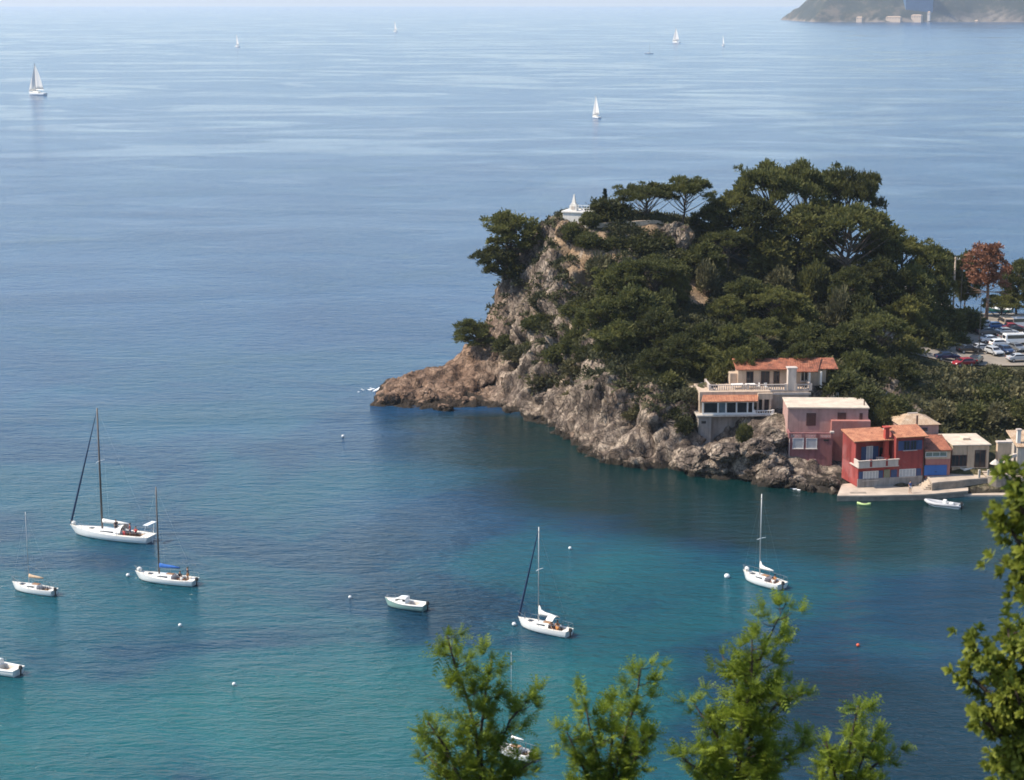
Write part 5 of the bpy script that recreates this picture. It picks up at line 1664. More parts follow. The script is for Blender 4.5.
# ---- the red house
def red_house():
    h = House('red_house', 'red house with orange tiled roof, corner balcony and blue shutters, standing on the quay', 'house', 860, 252.5, .85, R(13))
    xl, xr = h.X(858, 0, 470), h.X(923.5, 0, 470)
    xm = h.X(896, 0, 450)                       # wing boundary: recessed balcony left, full height right
    zb = h.Z(466, 0, 880)                       # balcony floor
    zr = h.Z(437, 0, 910)                       # right eave
    zbal = h.Z(459, 0, 875)
    dp, dw = 5.6, 3.4
    h.wall(REDP, (xl, 0, 0), (xm, dp, zb))
    h.wall(REDP, (xm, 0, 0), (xr, dp, zr), 'wing_wall')
    MB().lohi((xm + .1, dw, zr), (xr - .1, dp, zr + .05)).build('flat_roof', FLATR, h.t)
    yb = 2.4                                     # back wall of the balcony
    zl = h.Z(441.5, 1.2, 860)                    # left eave
    h.wall(REDP, (xl, yb, zb), (xm, dp, zl + .15), 'upper_wall')
    # high left gable wall reaching forward
    g = MB().xprism([(1.0, zb), (1.0, zl - .05), (dp, zl + .62), (dp, zb)], xl, xl + .3); g.build('gable_wall', REDP, h.t)
    plinth = MB().lohi((xl - .05, -.10, -.3), (xr, .0, 1.15)).build('plinth', GREYP, h.t)
    # roofs
    tiled([(xl - .35, .75, zl), (xm + .1, .75, zl), (xm + .1, dp, zl + .72), (xl - .35, dp, zl + .72)]).build('roof', TILE, h.t)
    o = tiled([(xm - .15, -.45, zr), (xr + .35, -.45, zr), (xr + .35, dw, zr + .85), (xm - .15, dw, zr + .85)]).build('wing_roof', TILE, h.t)
    for xx in (xm, xr - .28):
        MB().xprism([(0, zr - .01), (dw - .1, zr + .76), (dw - .1, zr - .01)], xx + .01, xx + .25).build('gable', REDP, h.t)
    # chimney between the two roofs
    xc = h.X(886.5, 1.2, 445)
    c = MB(); c.lohi((xc - .42, .9, zb), (xc + .42, 1.8, zb + 1.2)); c.lohi((xc - .30, 1.0, zb + 1.2), (xc + .30, 1.7, zr + 1.15))
    ch = c.build('chimney', REDBR, h.t, bevel=.03)
    MB().lohi((xc - .48, .85, zr + 1.15), (xc + .48, 1.85, zr + 1.33)).build('chimney_cap', REDBR, ch)
    # balcony slab and parapet
    MB().lohi((xl - .25, -.75, zb), (xm + .2, yb, zb + .14)).build('balcony', BALUS, h.t)
    f = MB()
    zt = zbal
    for a, b in ((xl - .2, xl + 1.4), (xl + 1.75, (xl + xm) / 2 + 1.0), ((xl + xm) / 2 + 1.3, xm + .1)):
        f.lohi((a, -.72, zb + .14), (b, -.52, zt - .1))
        f.lohi((a - .15, -.78, zt - .1), (b + .18, -.46, zt + .02))
    f.lohi((xl - .22, -.5, zb + .14), (xl - .02, 1.0, zt)); f.build('parapet', BALUS, h.t, bevel=.015)
    for x in (xl + 1.57, (xl + xm) / 2 + 1.15): MB().lohi((x - .15, -.75, zb + .14), (x + .15, -.5, zt + .12)).build('parapet_post', REDP, h.t)
    # upper openings inside the balcony
    zd = zb + .14
    for a, b, m in ((862, 867, SHUTB), (873.5, 879, SHUTB)): h.shutter(h.X(a, yb), h.X(b, yb), zd, zd + 2.1, yb, m)
    h.window(h.X(867, yb), h.X(873.5, yb), zd, zd + 2.15, yb, PALEBLIND, WHITEF, 1, 'balcony_door', False)
    d = h.window(h.X(880, yb), h.X(891, yb), zd + .1, zd + 1.9, yb, GLASSD, SHUTBR, 1, 'balcony_window', False)
    tb = MB().lohi((xl + 3.3, .9, zd + .68), (xl + 4.6, 1.7, zd + .74))
    for sx in (3.4, 4.5):
        for sy in (1.0, 1.6): tb.lohi((xl + sx - .04, sy - .04, zd), (xl + sx + .04, sy + .04, zd + .68))
    tbo = tb.build('balcony_table', BALUS); tbo.location = h.o; tbo.rotation_euler = (0, 0, h.rz)
    tag(tbo, 'small pale table on the balcony of the red house', 'table')
    # right wing upper windows
    z0, z1 = h.Z(450, 0, 910), h.Z(440.5, 0, 910)
    h.shutter(h.X(899), h.X(904), z0, z1, 0); h.shutter(h.X(917.5), h.X(922.5), z0, z1, 0)
    h.window(h.X(904.2), h.X(910.5), z0, z1, 0, GLASSD, SHUTB, 1); h.window(h.X(911), h.X(917.3), z0, z1, 0, GLASSD, SHUTB, 1)
    # ground floor
    z0, z1 = h.Z(479.5, 0, 880), h.Z(470.5, 0, 880)
    h.shutter(h.X(860.5), h.X(864.5), z0, z1, 0)
    h.window(h.X(864.7), h.X(880), z0, z1, 0, PALEBLIND, WHITEF, 4)
    h.shutter(h.X(880.3), h.X(884.5), z0, z1, 0)
    d = MB().lohi((h.X(885.5), -.08, .05), (h.X(891.5), .02, z1 + .1)).build('door', mat('faded_green_door', (0.20, 0.19, 0.12), .7, .2, 2), h.t)
    MB().ball((h.X(890.8), -.12, 1.1), .06, 6, 5).build('handle', BLACK, d)
    h.shutter(h.X(892.5), h.X(898.5), h.Z(483, 0, 895), z1, 0)
    h.window(h.X(901), h.X(917.5), z0 + .2, z1, 0, PALEBLIND, WHITEF, 4)
    h.shutter(h.X(918), h.X(922.8), z0 + .2, z1, 0)
    MB().tube([(xr - .1, -.1, .2), (xr - .1, -.1, zr)], .06, 6).build('downpipe', PIPE, h.t)
    return h
red_house()

# ---- garage with the bright blue door
def blue_garage():
    h = House('boat_garage', 'narrow pink garage with a bright blue door and small red tiled roof', 'garage', 924.5, 254.6, 1.0, R(5))
    xr = h.X(950.5, 0, 460); zt = h.Z(450.5, 0, 938); dp = 6
    h.wall(PINKS, (.02, 0, -1.2), (xr, dp, h.Z(459, 0, 938)), 'wall')
    h.wall(CREAMP, (.02, .02, h.Z(459, 0, 938)), (xr, dp, zt), 'upper_wall')
    tiled([(-.15, -.4, zt), (xr + .1, -.4, zt), (xr + .1, dp - 1.5, zt + 1.1), (-.15, dp - 1.5, zt + 1.1)]).build('roof', TILER, h.t)
    h.window(h.X(926.5), h.X(948), h.Z(456.5, 0, 938), h.Z(451.8, 0, 938), 0, mat('greenish_glass', (0.16, 0.20, 0.17), .25, .2, 2), WHITEF, 2)
    f = MB(); x0, x1, z1 = h.X(925.8), h.X(948.5), h.Z(465, 0, 938)
    z0 = h.Z(475, 0, 938)
    f.lohi((x0, -.08, z0), (x1, -.01, z1))
    for i in range(7): f.lohi((x0 + .05, -.10, z0 + .1 + i * (z1 - z0) / 7), (x1 - .05, -.075, z0 + .16 + i * (z1 - z0) / 7))
    d = f.build('garage_door', DOORB, h.t)
    MB().box(((x0 + x1) / 2, -.13, z0 + .5), (.3, .05, .06)).build('handle', BLACK, d)
blue_garage()

# ---- flat roofed cream building
def cream_house():
    h = House('flat_roofed_building', 'low cream building with a flat roof and two dark openings beside the blue door', 'building', 951.5, 256.6, 1.9, R(4))
    xr = h.X(989, 0, 455); zt = h.Z(444.5, 0, 970); dp = 6.5
    zt2 = zt - .12
    h.wall(CREAMP, (.02, 0, -1.0), (xr, dp, zt2))
    ro = MB().lohi((-.12, -.3, zt2), (xr + .2, dp + .2, zt2 + .16)).build('roof', FLATR, h.t, bevel=.02)
    u = MB(); u.lohi((xr * .42, 2.5, zt2 + .16), (xr * .62, 4.0, zt2 + .5)); u.build('roof_hump', FLATR, ro, bevel=.08)
    MB().lohi((h.X(953), -.05, h.Z(466, 0, 960)), (h.X(968), .0, h.Z(455, 0, 960))).build('opening_shade', GLASSD, h.t)
    h.window(h.X(952.8), h.X(960.2), h.Z(466, 0, 957), h.Z(455, 0, 957), -.05, GLASSD, SHUTBR, 1)
    h.window(h.X(960.4), h.X(968), h.Z(466, 0, 963), h.Z(455, 0, 963), -.05, GLASSD, SHUTBR, 1)
    h.window(h.X(976), h.X(987), h.Z(467, 0, 980), h.Z(450, 0, 980), 0, GLASSD, SHUTBR, 1, 'glazed_door', False)
    MB().lohi((h.X(968.6), -.14, -.5), (h.X(970), .0, zt2)).build('pilaster', CREAMP, h.t)
    MB().lohi((h.X(988), -.14, -.5), (h.X(989.2), -.005, zt2)).build('pilaster', CREAMP, h.t)
cream_house()

# ---- hip roofed house behind
def hip_house():
    h = House('hip_roofed_house', 'small pink house with a faded hipped roof and dark flue, behind the red house', 'house', 899.5, 263.5, 1.0, R(8))
    xa, xr = 0.0, h.X(938.5, 0, 430); zt = h.Z(424.5, 0, 925); dp = 6.0
    h.wall(PINKU, (xa, 0, 0), (xr, dp, zt))
    zr = h.Z(413.0, dp * .5, 918)
    e, hh = .3, 0
    A, B, C, D = (xa - e, -e, zt), (xr + e, -e, zt), (xr + e, dp + e, zt), (xa - e, dp + e, zt)
    r1, r2 = (xr * .35, dp / 2, zr), (xr * .62, dp / 2, zr)
    m = MB()
    m.add([A, B, C, D, r1, r2], [(0, 1, 5, 4), (1, 2, 5), (2, 3, 4, 5), (3, 0, 4), (0, 3, 2, 1)])
    ro = m.build('roof', TILEP, h.t)
    MB().tube([r1, r2], .12, 6).build('ridge_tile', BALUS, ro)
    xp = h.X(916.5, -.3, 430)
    MB().tube([(xp, -.35, 1.5), (xp, -.35, h.Z(415.5, -.35, 916))], .14, 7).build('flue', PIPE, h.t)
    h.window(h.X(922), h.X(927.5), h.Z(431.5, 0, 925), h.Z(427.5, 0, 925), 0, GLASSD, SHUTB, 0)
hip_house()

# ---- villa on the rocks
def villa():
    h = House('villa', 'pale villa with red tiled roof, broad balustraded terrace and glazed veranda, perched on the rocks', 'villa', 697, 270.5, 0.0, R(3))
    # lower block on a retaining wall
    x1 = h.X(772, 0, 410); zs = h.Z(414.5, 0, 730); zf = zs + .05
    h.wall(GREYP, (.1, 0, .5), (h.X(711, 0, 440), 7, zs - .25), 'retaining_wall')
    h.wall(GREYP, (h.X(711, 0, 440), 1.0, 1.6), (x1 + .6, 7, zs - .25), 'retaining_wall')
    MB().lohi((h.X(701.5, 0, 420), -.05, h.Z(423.5, 0, 703)), (h.X(706, 0, 420), .02, h.Z(421, 0, 703))).build('vent', BLACK, h.t)
    MB().lohi((-.2, -.35, zs - .25), (x1 + .8, 7, zs)).build('ledge', PALEP, h.t, bevel=.03)
    # veranda: back room, posts, glass
    ze = h.Z(401.5, 0, 735)
    h.wall(VILLAP, (.4, 1.3, zs), (x1, 7.5, ze + 1.2), 'wall')
    xe = h.X(757, -.2, 402)
    f = MB()
    pxs = [703, 718, 726, 736.5, 747.5, 753]
    for p in pxs:
        x = h.X(p, 0, 408); f.lohi((x - .10, -.02, zs), (x + .10, .14, ze))
    f.lohi((h.X(702), -.03, ze - .16), (xe, .15, ze)); f.lohi((h.X(702), -.03, zs), (xe, .15, zs + .28))
    fr = f.build('veranda_frame', WHITEF, h.t)
    for a, b, m in zip(pxs[:-1], pxs[1:], (PALEBLIND, mat('bluish_glass', (.10, .13, .15), .15, .2, 2), GLASSD, GLASSD, GLASSD)):
        MB().lohi((h.X(a) + .11, .04, zs + .28), (h.X(b) - .11, .07, ze - .16)).build('pane', GLASSD if m is PALEBLIND else m, fr)
    tiled([(h.X(701, -.4, 402), -.5, ze + .02), (xe + .1, -.5, ze + .02), (h.X(758.5, 2.4, 392), 2.4, h.Z(392, 2.4, 735)), (h.X(704, 2.4, 391), 2.4, h.Z(391.5, 2.4, 735))]).build('veranda_roof', TILE, h.t)
    # right part of the lower storey: dark openings between pillars
    f = MB()
    for p in (757.5, 763, 770):
        x = h.X(p, .9, 406); f.lohi((x - .14, .7, zs), (x + .14, 1.3, ze + .1))
    f.lohi((h.X(757, .9), .72, ze + .1), (x1 + .2, 1.28, ze + 1.0)); f.build('pillar', VILLAP, h.t)
    for a, b in ((757.8, 762.6), (763.4, 769.6)):
        MB().lohi((h.X(a, 1.2), 1.18, zs + .05), (h.X(b, 1.2), 1.27, ze)).build('window', GLASSD, h.t)
    h.balustrade([(h.X(754, .1, 412), .1), (h.X(773, .1, 412), .1)], zs, .55, WHITEF)
    # upper terrace
    yt = 2.3; zt0 = h.Z(392.5, yt, 760); xr = h.X(803, yt, 385)
    zt = zt0 + .25
    h.wall(VILLAP, (h.X(771, yt, 395), yt, zs - 2.5), (h.X(809, yt, 395), 9, zt), 'terrace_wall')
    MB().lohi((h.X(707, yt, 386), yt - .1, zt0 - .15), (h.X(772, yt, 386), 9, zt)).build('terrace', PALEP, h.t)
    h.balustrade([(h.X(710, yt, 384), 6.5), (h.X(710, yt, 384), yt + .1), (h.X(748, yt, 386), yt + .1), (h.X(786, yt, 386), yt + .1)], zt, .95, BALUS)
    h.balustrade([(h.X(796, yt, 386), yt + .1), (h.X(811, yt, 386), yt + .1), (h.X(811, yt, 386), 6)], zt, .9, BALUS)
    MB().lohi((h.X(702, yt, 386), yt - .18, zt0 - .35), (h.X(811, yt, 386), yt - .02, zt0 - .05)).build('cornice', BALUS, h.t)
    # upper storey
    yu = 5.6; zr = h.Z(369.5, yu, 780)
    xa, xb = h.X(738, yu, 375), h.X(826, yu, 375)
    h.wall(VILLAP, (xa, yu, zt), (xb, 8.6, zr), 'upper_wall')
    for a, b in ((745, 752), (759.5, 768), (772, 778), (785.5, 790.5)):
        h.window(h.X(a, yu), h.X(b, yu), zt + .1, zr - .25, yu, GLASSD, SHUTBR, 1, 'terrace_door', False)
    h.window(h.X(799, yu), h.X(806.5, yu), zt + .7, zr - .25, yu, GLASSD, WHITEF, 1)
    h.wall(VILLAP, (h.X(730, yu + .5, 375), yu + .4, zt), (xa, 10, zr - .6), 'side_wall')
    # the big square terrace pier
    xp = h.X(791.5, yt + .4, 385)
    pr = MB().lohi((xp - .62, yt + .0, zt), (xp + .62, yt + 1.1, h.Z(369, yt, 792) + .0)).build('pier', BALUS, h.t, bevel=.02)
    MB().lohi((xp - .75, yt - .1, h.Z(369, yt, 792)), (xp + .75, yt + 1.2, h.Z(369, yt, 792) + .2)).build('pier_cap', BALUS, pr)
    # roofs: long pitched roof, front right slope lower
    ex = h.X(736, yu - .5, 368); exr = h.X(838, yu, 366)
    tiled([(ex, yu - .7, zr + .05), (h.X(792, yu, 366), yu - .7, zr + .05), (h.X(792, yu, 360), 8.7, zr + 1.05), (ex, 8.7, zr + 1.05)]).build('roof', TILER, h.t)
    tiled([(h.X(789, 4.2, 371), 4.1, zr - .18), (h.X(818, 4.2, 371), 4.1, zr - .18), (h.X(822, 8, 362), 8.3, zr + 1.1), (h.X(789, 8, 362), 8.3, zr + 1.1)]).build('porch_roof', TILER, h.t)
    tiled([(h.X(815, yu, 368), yu - .4, zr + .0), (exr, yu - .4, zr + .0), (exr, 8.8, zr + 1.0), (h.X(815, 8, 362), 8.8, zr + 1.0)]).build('roof', TILER, h.t)
    f = MB()
    for p in (809.5, 821):
        x = h.X(p, 4.3, 378); f.lohi((x - .13, 4.2, zt), (x + .13, 4.46, zr - .15))
    f.build('porch_post', WHITEP, h.t)
    # outside stair on the right
    st = MB()
    xs = h.X(812, yt, 395)
    for i in range(12): st.lohi((xs + .35 * i, 3.2, zs - 1.8), (xs + .35 * (i + 1), 4.4, zs - .6 + .27 * i))
    st.build('stair', PALEP, h.t)
    return h, zt, yt
VIL, vzt, vyt = villa()

def on_house(h, lx, ly, lz):
    return h.o + h.Rm @ Vector((lx, ly, lz))

def terrace_table(px, py, label, s=1.0):
    x = VIL.X(px, 3.4, py)
    t = thing('terrace_table', label, 'table', on_house(VIL, x, 3.6, vzt), VIL.rz + .1, 'white furniture on the villa terrace')
    MB().lohi((-.85 * s, -.55, .70), (.85 * s, .55, .76)).build('tabletop', WHITEC, t)
    MB().loft([[(-.9 * s, -.6, .66), (.9 * s, -.6, .66), (.9 * s, .6, .66), (-.9 * s, .6, .66)], [(-.87 * s, -.57, .775), (.87 * s, -.57, .775), (.87 * s, .57, .775), (-.87 * s, .57, .775)]], True, True).build('tablecloth', WHITEC, t)
    for sx in (-1, 1):
        for sy in (-1, 1): MB().lohi((sx * .75 * s - .04, sy * .45 - .04, 0), (sx * .75 * s + .04, sy * .45 + .04, .7)).build('leg', WHITEF, t)
terrace_table(738, 381, 'white clothed table at the left end of the villa terrace')
terrace_table(751, 383, 'white clothed table nearest the middle of the villa terrace', .8)
def terrace_chair(px, y, rz, label):
    t = thing('terrace_chair', label, 'chair', on_house(VIL, VIL.X(px, 3.4, 384), y, vzt), rz, 'white furniture on the villa terrace')
    MB().lohi((-.24, -.24, .42), (.24, .24, .47)).build('seat', WHITEF, t)
    MB().lohi((-.24, .20, .47), (.24, .25, .95)).build('backrest', WHITEF, t)
    for sx in (-1, 1):
        for sy in (-1, 1): MB().lohi((sx * .2 - .025, sy * .2 - .025, 0), (sx * .2 + .025, sy * .2 + .025, .42)).build('leg', WHITEF, t)
terrace_chair(744, 3.4, 1.6, 'white chair between the two clothed terrace tables')
terrace_chair(758, 3.6, -1.4, 'white chair right of the clothed tables, before a dark terrace door')
terrace_chair(766, 3.3, .3, 'white chair in front of the widest dark terrace door')

# ---- quay
def quay():
    q = [at(837, 495.5, .8), at(880, 495.2, .8), at(926, 494.2, .8), at(968, 490.5, .8)]
    z = .82
    t = thing('quay', 'pale stone quay along the water in front of the red house', 'quay', (q[0].x, q[0].y, 0))
    o = q[0]
    back = [at(968, 484, z), at(925, 482, z), at(880, 481, z), at(842, 484, z)]
    poly = [(p.x - o.x, p.y - o.y) for p in q] + [(p.x - o.x, p.y - o.y) for p in back]
    MB().prism(poly, -1.5, z - .20).build('wall', QSTONE, t)
    c = Vector((sum(p[0] for p in poly) / len(poly), sum(p[1] for p in poly) / len(poly)))
    MB().prism([(p[0] - (0 if True else 0), p[1] - (.12 if i < 4 else 0)) for i, p in enumerate(poly)], z - .20, z).build('deck', CONC, t)
    MB().lohi((2, 1.0, z), (4.2, 1.8, z + .02)).build('slipway_plate', QSTONE, t)
    # raised walk with steps and a bank of blocks to the right
    u = thing('raised_quay', 'raised stone walk stepping up behind the inflatable boat', 'quay', (at(930, 490, .9).x, at(930, 490, .9).y, 0))
    o2 = u.location
    a = [at(932, 488, 1.2), at(938, 486.2, 1.3), at(956, 483.5, 1.5), at(968, 480.5, 1.7), at(1000, 478, 1.8), at(1040, 478, 1.8)]
    bk = [at(1040, 466, 2.1), at(1000, 466, 2.1), at(955, 470, 2.1), at(936, 478, 1.6), at(926, 480, 1.2)]
    poly = [(p.x - o2.x, p.y - o2.y) for p in a + bk]
    MB().prism(poly, -.8, 1.75).build('wall', QSTONE, u)
    MB().prism(poly, 1.75, 1.9).build('deck', CONC, u)
    for i in range(4):
        p = at(930 + i * 2, 488.5 - i * .6, 1.0)
        MB().lohi((p.x - o2.x - .9, p.y - o2.y - .2, .3), (p.x - o2.x, p.y - o2.y + 3.2, .95 + .22 * i)).build('step', CONC, u)
    for px, py, w, d, hh, lab in ((970, 489, 1.6, 1.3, 1.5, 'square stone block at the end of the low quay'), (984, 488, 2.4, 1.4, 1.6, 'wide dark stone block between quay and round wall end'), (977, 491, 1.2, .9, .7, 'small low stone block before the two larger ones')):
        p = at(px, py, .2)
        tb = thing('stone_block', lab, 'stone block', (p.x, p.y, -.2))
        MB().box((0, 0, hh / 2), (w, d, hh), .1, .94).build('block', QSTONE, tb, bevel=.08)
        MB().box((0, 0, hh + .04), (w * .98, d * .98, .08), .1).build('cap', CONC, tb)
    p = at(996, 489, .2)
    b = thing('bastion', 'round ended stone wall at the right end of the quay', 'wall', (p.x, p.y, -.6))
    MB().prism([(1.5 * math.cos(i / 7 * PI + PI) - .0, 1.3 * math.sin(i / 7 * PI + PI)) for i in range(8)] + [(1.5, 4), (-1.5, 4)], 0, 2.7).build('wall', QSTONE, b)
    MB().prism([(1.56 * math.cos(i / 7 * PI + PI), 1.36 * math.sin(i / 7 * PI + PI)) for i in range(8)] + [(1.56, 4), (-1.56, 4)], 2.7, 2.85).build('coping', CONC, b)
    l = thing('landing', 'low concrete landing at the water right of the inflatable boat', 'landing', (at(990, 494, .3).x, at(990, 494, .3).y, 0))
    MB().lohi((-4.5, -.2, -1.0), (9, 2.0, .22)).build('slab', CONC, l, bevel=.03)
quay()

# ---- white hut, arch, pillar, lamp at the right edge
def right_edge():
    z = 1.9
    def spot(px, Y): return Vector(((px - W2) / F * (Y * cp + (H - z) * sp), Y, z))
    p = spot(1003.5, 257)
    w = thing('wall_pillar', 'pale rectangular wall pillar with a coping, left of the white arch', 'pillar', p, R(5))
    MB().lohi((-1.0, 0, -1), (1.0, .7, 4.1)).build('wall', CREAMP, w, bevel=.02)
    MB().lohi((-1.1, -.1, 4.1), (1.1, .8, 4.3)).build('coping', BALUS, w)
    d = MB().lohi((-.6, -.08, -.1), (.75, .02, 1.75)).build('door', TEALD, w)
    MB().ball((.6, -.12, .9), .06, 6, 5).build('handle', BLACK, d)
    a = thing('arch', 'pale plaster arch curving beside the teal door', 'arch', spot(1016, 255.5), R(5))
    pts_o = [(2.2 * math.cos(PI - PI / 2 * i / 10), 2.9 * math.sin(PI - PI / 2 * i / 10)) for i in range(11)]
    pts_i = [(1.85 * math.cos(PI - PI / 2 * i / 10), 2.5 * math.sin(PI - PI / 2 * i / 10)) for i in range(11)]
    m = MB()
    for i in range(10):
        q = [pts_o[i], pts_o[i + 1], pts_i[i + 1], pts_i[i]]
        m.add([(x, 0, zz) for x, zz in q] + [(x, .5, zz) for x, zz in q], [(0, 1, 2, 3), (7, 6, 5, 4), (0, 4, 5, 1), (1, 5, 6, 2), (2, 6, 7, 3), (3, 7, 4, 0)])
    m.build('arch_ring', BALUS, a)
    MB().lohi((-2.2, .0, -1), (-1.85, .5, .01)).build('jamb', BALUS, a)
    hh = House('white_hut', 'white hut at the right frame edge with a thin white chimney', 'hut', 1015, 256.5, z, R(4))
    hh.wall(PALEP, (.2, 0, -.8), (7.5, 5, hh.Z(447, 0, 1020)), 'wall')
    zt = hh.Z(447, 0, 1020)
    tiled([(-.1, -.4, zt), (7.8, -.4, zt), (7.8, 4.4, zt + 1.3), (-.1, 4.4, zt + 1.3)]).build('roof', TILEP, hh.t)
    c = MB().lohi((.25, .5, zt), (.75, 1.0, zt + 2.2)).build('chimney', WHITEP, hh.t)
    MB().lohi((.15, .4, zt + 2.2), (.85, 1.1, zt + 2.4)).build('chimney_cap', BALUS, c)
    hh.window(2.2, 3.4, 1.2, 2.4, 0, GLASSD, WHITEF, 1)
    f = thing('gate_posts', 'low pale gate posts with a rail before the glazed door of the cream building', 'gate', spot(979, 253.5), R(4))
    for x in (0, 1.25): MB().lohi((x - .14, -.14, -.2), (x + .14, .14, 1.15)).build('post', PALEP, f, bevel=.02)
    MB().lohi((.14, -.03, .7), (1.11, .03, .78)).build('rail', SHUTBR, f)
    for i, px in enumerate((994.5, 998)):
        g = thing('beach_parasol', ('pale folded parasol beside the wall pillar', 'second folded parasol nearer the teal door')[i], 'parasol', spot(px, 253.5), 0, 'folded parasols by the pillar')
        MB().tube([(0, 0, 0), (0, 0, 2.7)], .035, 6).build('pole', TAN, g)
        MB().tube([(0, 0, 1.0 if i else 2.0), (0, 0, 1.7 if i else 2.3), (0, 0, 2.65)], [.10, .13, .03] if i else [.75, .45, .05], 10).build('canopy', TAN if i else PALEP, g)
right_edge()

# a pale skiff pulled up before the dark openings
def skiff():
    c, rz, L = boat_heading((980, 466), (960, 470), 2.3)
    t = thing('rowing_boat', 'white rowing boat stored on the quay before the cream building', 'rowing boat', (c.x, c.y, 2.12), rz)
    L = 3.6
    rings, dk = hull_rings(L, 1.45, .62, .5, .8)
    h = MB(); h.loft(rings, closed=False, cap=False); h.add(rings[0], [tuple(range(len(rings[0])))])
    h.build('hull', GEL, t, True)
    d = MB(); d.loft([[(x, -b * .94, z - .04), (x, b * .94, z - .04)] for x, b, z in dk], closed=False, cap=False); d.build('cover', PALEP, t)
    MB().lohi((-.12, -.6, .5), (.12, .6, .56)).build('thwart', TEAK, t)
skiff()

# ---- white monument on the cliff top
def monument():
    p = aty(576, 213, 326.5)
    z = p.z
    gz = ground(p.x, 327)
    t = thing('monument', 'small white monument with a pointed pinnacle and railing on the cliff top', 'monument', (p.x, 326.5, z), R(-20))
    MB().lohi((-2.4, 0, gz - z - 2.0), (2.5, 4.2, .0)).build('platform', WHITEP, t, bevel=.03)
    MB().lohi((-2.6, -.2, .0), (2.7, 4.4, .28)).build('coping', WHITEP, t, bevel=.03)
    x = -.75
    m = MB()
    m.box((x, 1.2, .75), (1.3, 1.3, .95)); m.box((x, 1.2, 1.35), (1.0, 1.0, .3))
    m.build('pedestal', WHITEP, t, bevel=.02)
    MB().box((x, 1.2, 2.3), (.72, .72, 1.7), 0, .12).build('pinnacle', WHITEP, t)
    MB().box((x - .0, .53, .8), (.6, .05, .5)).build('plaque', BALUS, t)
    r = MB()
    for i in range(6):
        xx = -.1 + i * .5
        r.tube([(xx, .1, .28), (xx, .1, 1.35)], .04, 5)
    r.tube([(-.1, .1, 1.33), (2.4, .1, 1.33)], .035, 5); r.tube([(-.1, .1, .85), (2.4, .1, .85)], .03, 5)
    r.build('railing', WHITEF, t)
    return t
monument()

# terrace wall on the skyline and its low wall, the small terrace walls further right
def strip_wall(name, label, pts, hh, th, m, cap=None, down=2.5, top=True):
    p = [aty(px, py, Y) for px, py, Y in pts]
    o = p[0]
    t = thing(name, label, 'wall', (o.x, o.y, o.z))
    w, c = MB(), MB()
    for a, b in zip(p[:-1], p[1:]):
        d = (b - a); n_ = Vector((-d.y, d.x, 0)).normalized() * th
        q = [a, b, b + n_, a + n_]
        w.add([tuple(v - o - Vector((0, 0, down))) for v in q] + [tuple(v - o) for v in q], [(3, 2, 1, 0), (4, 5, 6, 7), (0, 1, 5, 4), (1, 2, 6, 5), (2, 3, 7, 6), (3, 0, 4, 7)])
        q2 = [a - n_ * .08, b - n_ * .08, b + n_ * 1.08, a + n_ * 1.08]
        c.add([tuple(v - o + Vector((0, 0, .003))) for v in q2] + [tuple(v - o + Vector((0, 0, .14))) for v in q2], [(3, 2, 1, 0), (4, 5, 6, 7), (0, 1, 5, 4), (1, 2, 6, 5), (2, 3, 7, 6), (3, 0, 4, 7)])
    w.build('wall', m, t)
    c.build('coping', cap or m, t)
    return t
RUBBLE = mat('rubble_wall_stone', (0.46, 0.37, 0.28), .95, .35, 1.3, .9, 2.5)
strip_wall('terrace_wall', 'long low pale terrace wall under the skyline umbrella pines', [(597, 224.5, 325.2), (612, 223.2, 326.2), (628, 222.4, 327.2), (650, 221, 328.2), (664, 221.5, 329.2)], 1, .45, RUBBLE, None, .9)
# summer house glimpsed between the trunks under the summit grove
def hut():
    p = aty(757, 241, 333)
    t = thing('garden_hut', 'small ochre hut with a pointed roof glimpsed under the summit grove', 'hut', (p.x, 333, p.z - 1.4))
    MB().lohi((-1.0, 0, -2), (1.0, 2, 1.0)).build('wall', PINKS, t)
    MB().add([(-1.3, -.3, 1), (1.3, -.3, 1), (1.3, 2.3, 1), (-1.3, 2.3, 1), (0, 1, 2.2)], [(0, 1, 4), (1, 2, 4), (2, 3, 4), (3, 0, 4), (3, 2, 1, 0)]).build('roof', TILE, t)
hut()

# ------------------------------------------------------------------ far coast buildings
BLUEW = mat('faded_blue_cladding', (0.05, 0.11, 0.20), .7, .15, .05)
def far_house(name, px, py, w, h_, d, m, label, Y=FY - 10, rm=None, cat='building', rows=2, z0=-4):
    p = aty(px, py, Y)
    t = thing(name, label, cat, (p.x, Y, 0), -0.6, 'buildings on the far coast')
    zb = p.z
    MB().lohi((-w / 2, 0, zb - 14), (w / 2, d, zb + h_)).build('wall', m, t)
    MB().add([(-w / 2 - 1, -1, zb + h_), (w / 2 + 1, -1, zb + h_), (w / 2 + 1, d + 1, zb + h_), (-w / 2 - 1, d + 1, zb + h_), (-w / 2 + d * .3, d / 2, zb + h_ + 4), (w / 2 - d * .3, d / 2, zb + h_ + 4)],
             [(0, 1, 5, 4), (1, 2, 5), (2, 3, 4, 5), (3, 0, 4), (3, 2, 1, 0)]).build('roof', rm or TILEP, t)
    n = max(2, int(w / 9))
    for i in range(n):
        x = -w / 2 + w * (i + .5) / n
        MB().lohi((x - .9, -.25, zb + h_ * .45), (x + .9, .05, zb + h_ * .7)).build('window', GLASSD, t)
far_house('waterside_house', 859, 19.5, 20, 6, 12, CREAMP, 'white waterside house at the left end of the far coast buildings')
far_house('harbour_building', 893, 19.5, 52, 7, 14, CREAMP, 'long pale harbour building low on the far coast, left of the blue hall', Y=FY - 12)
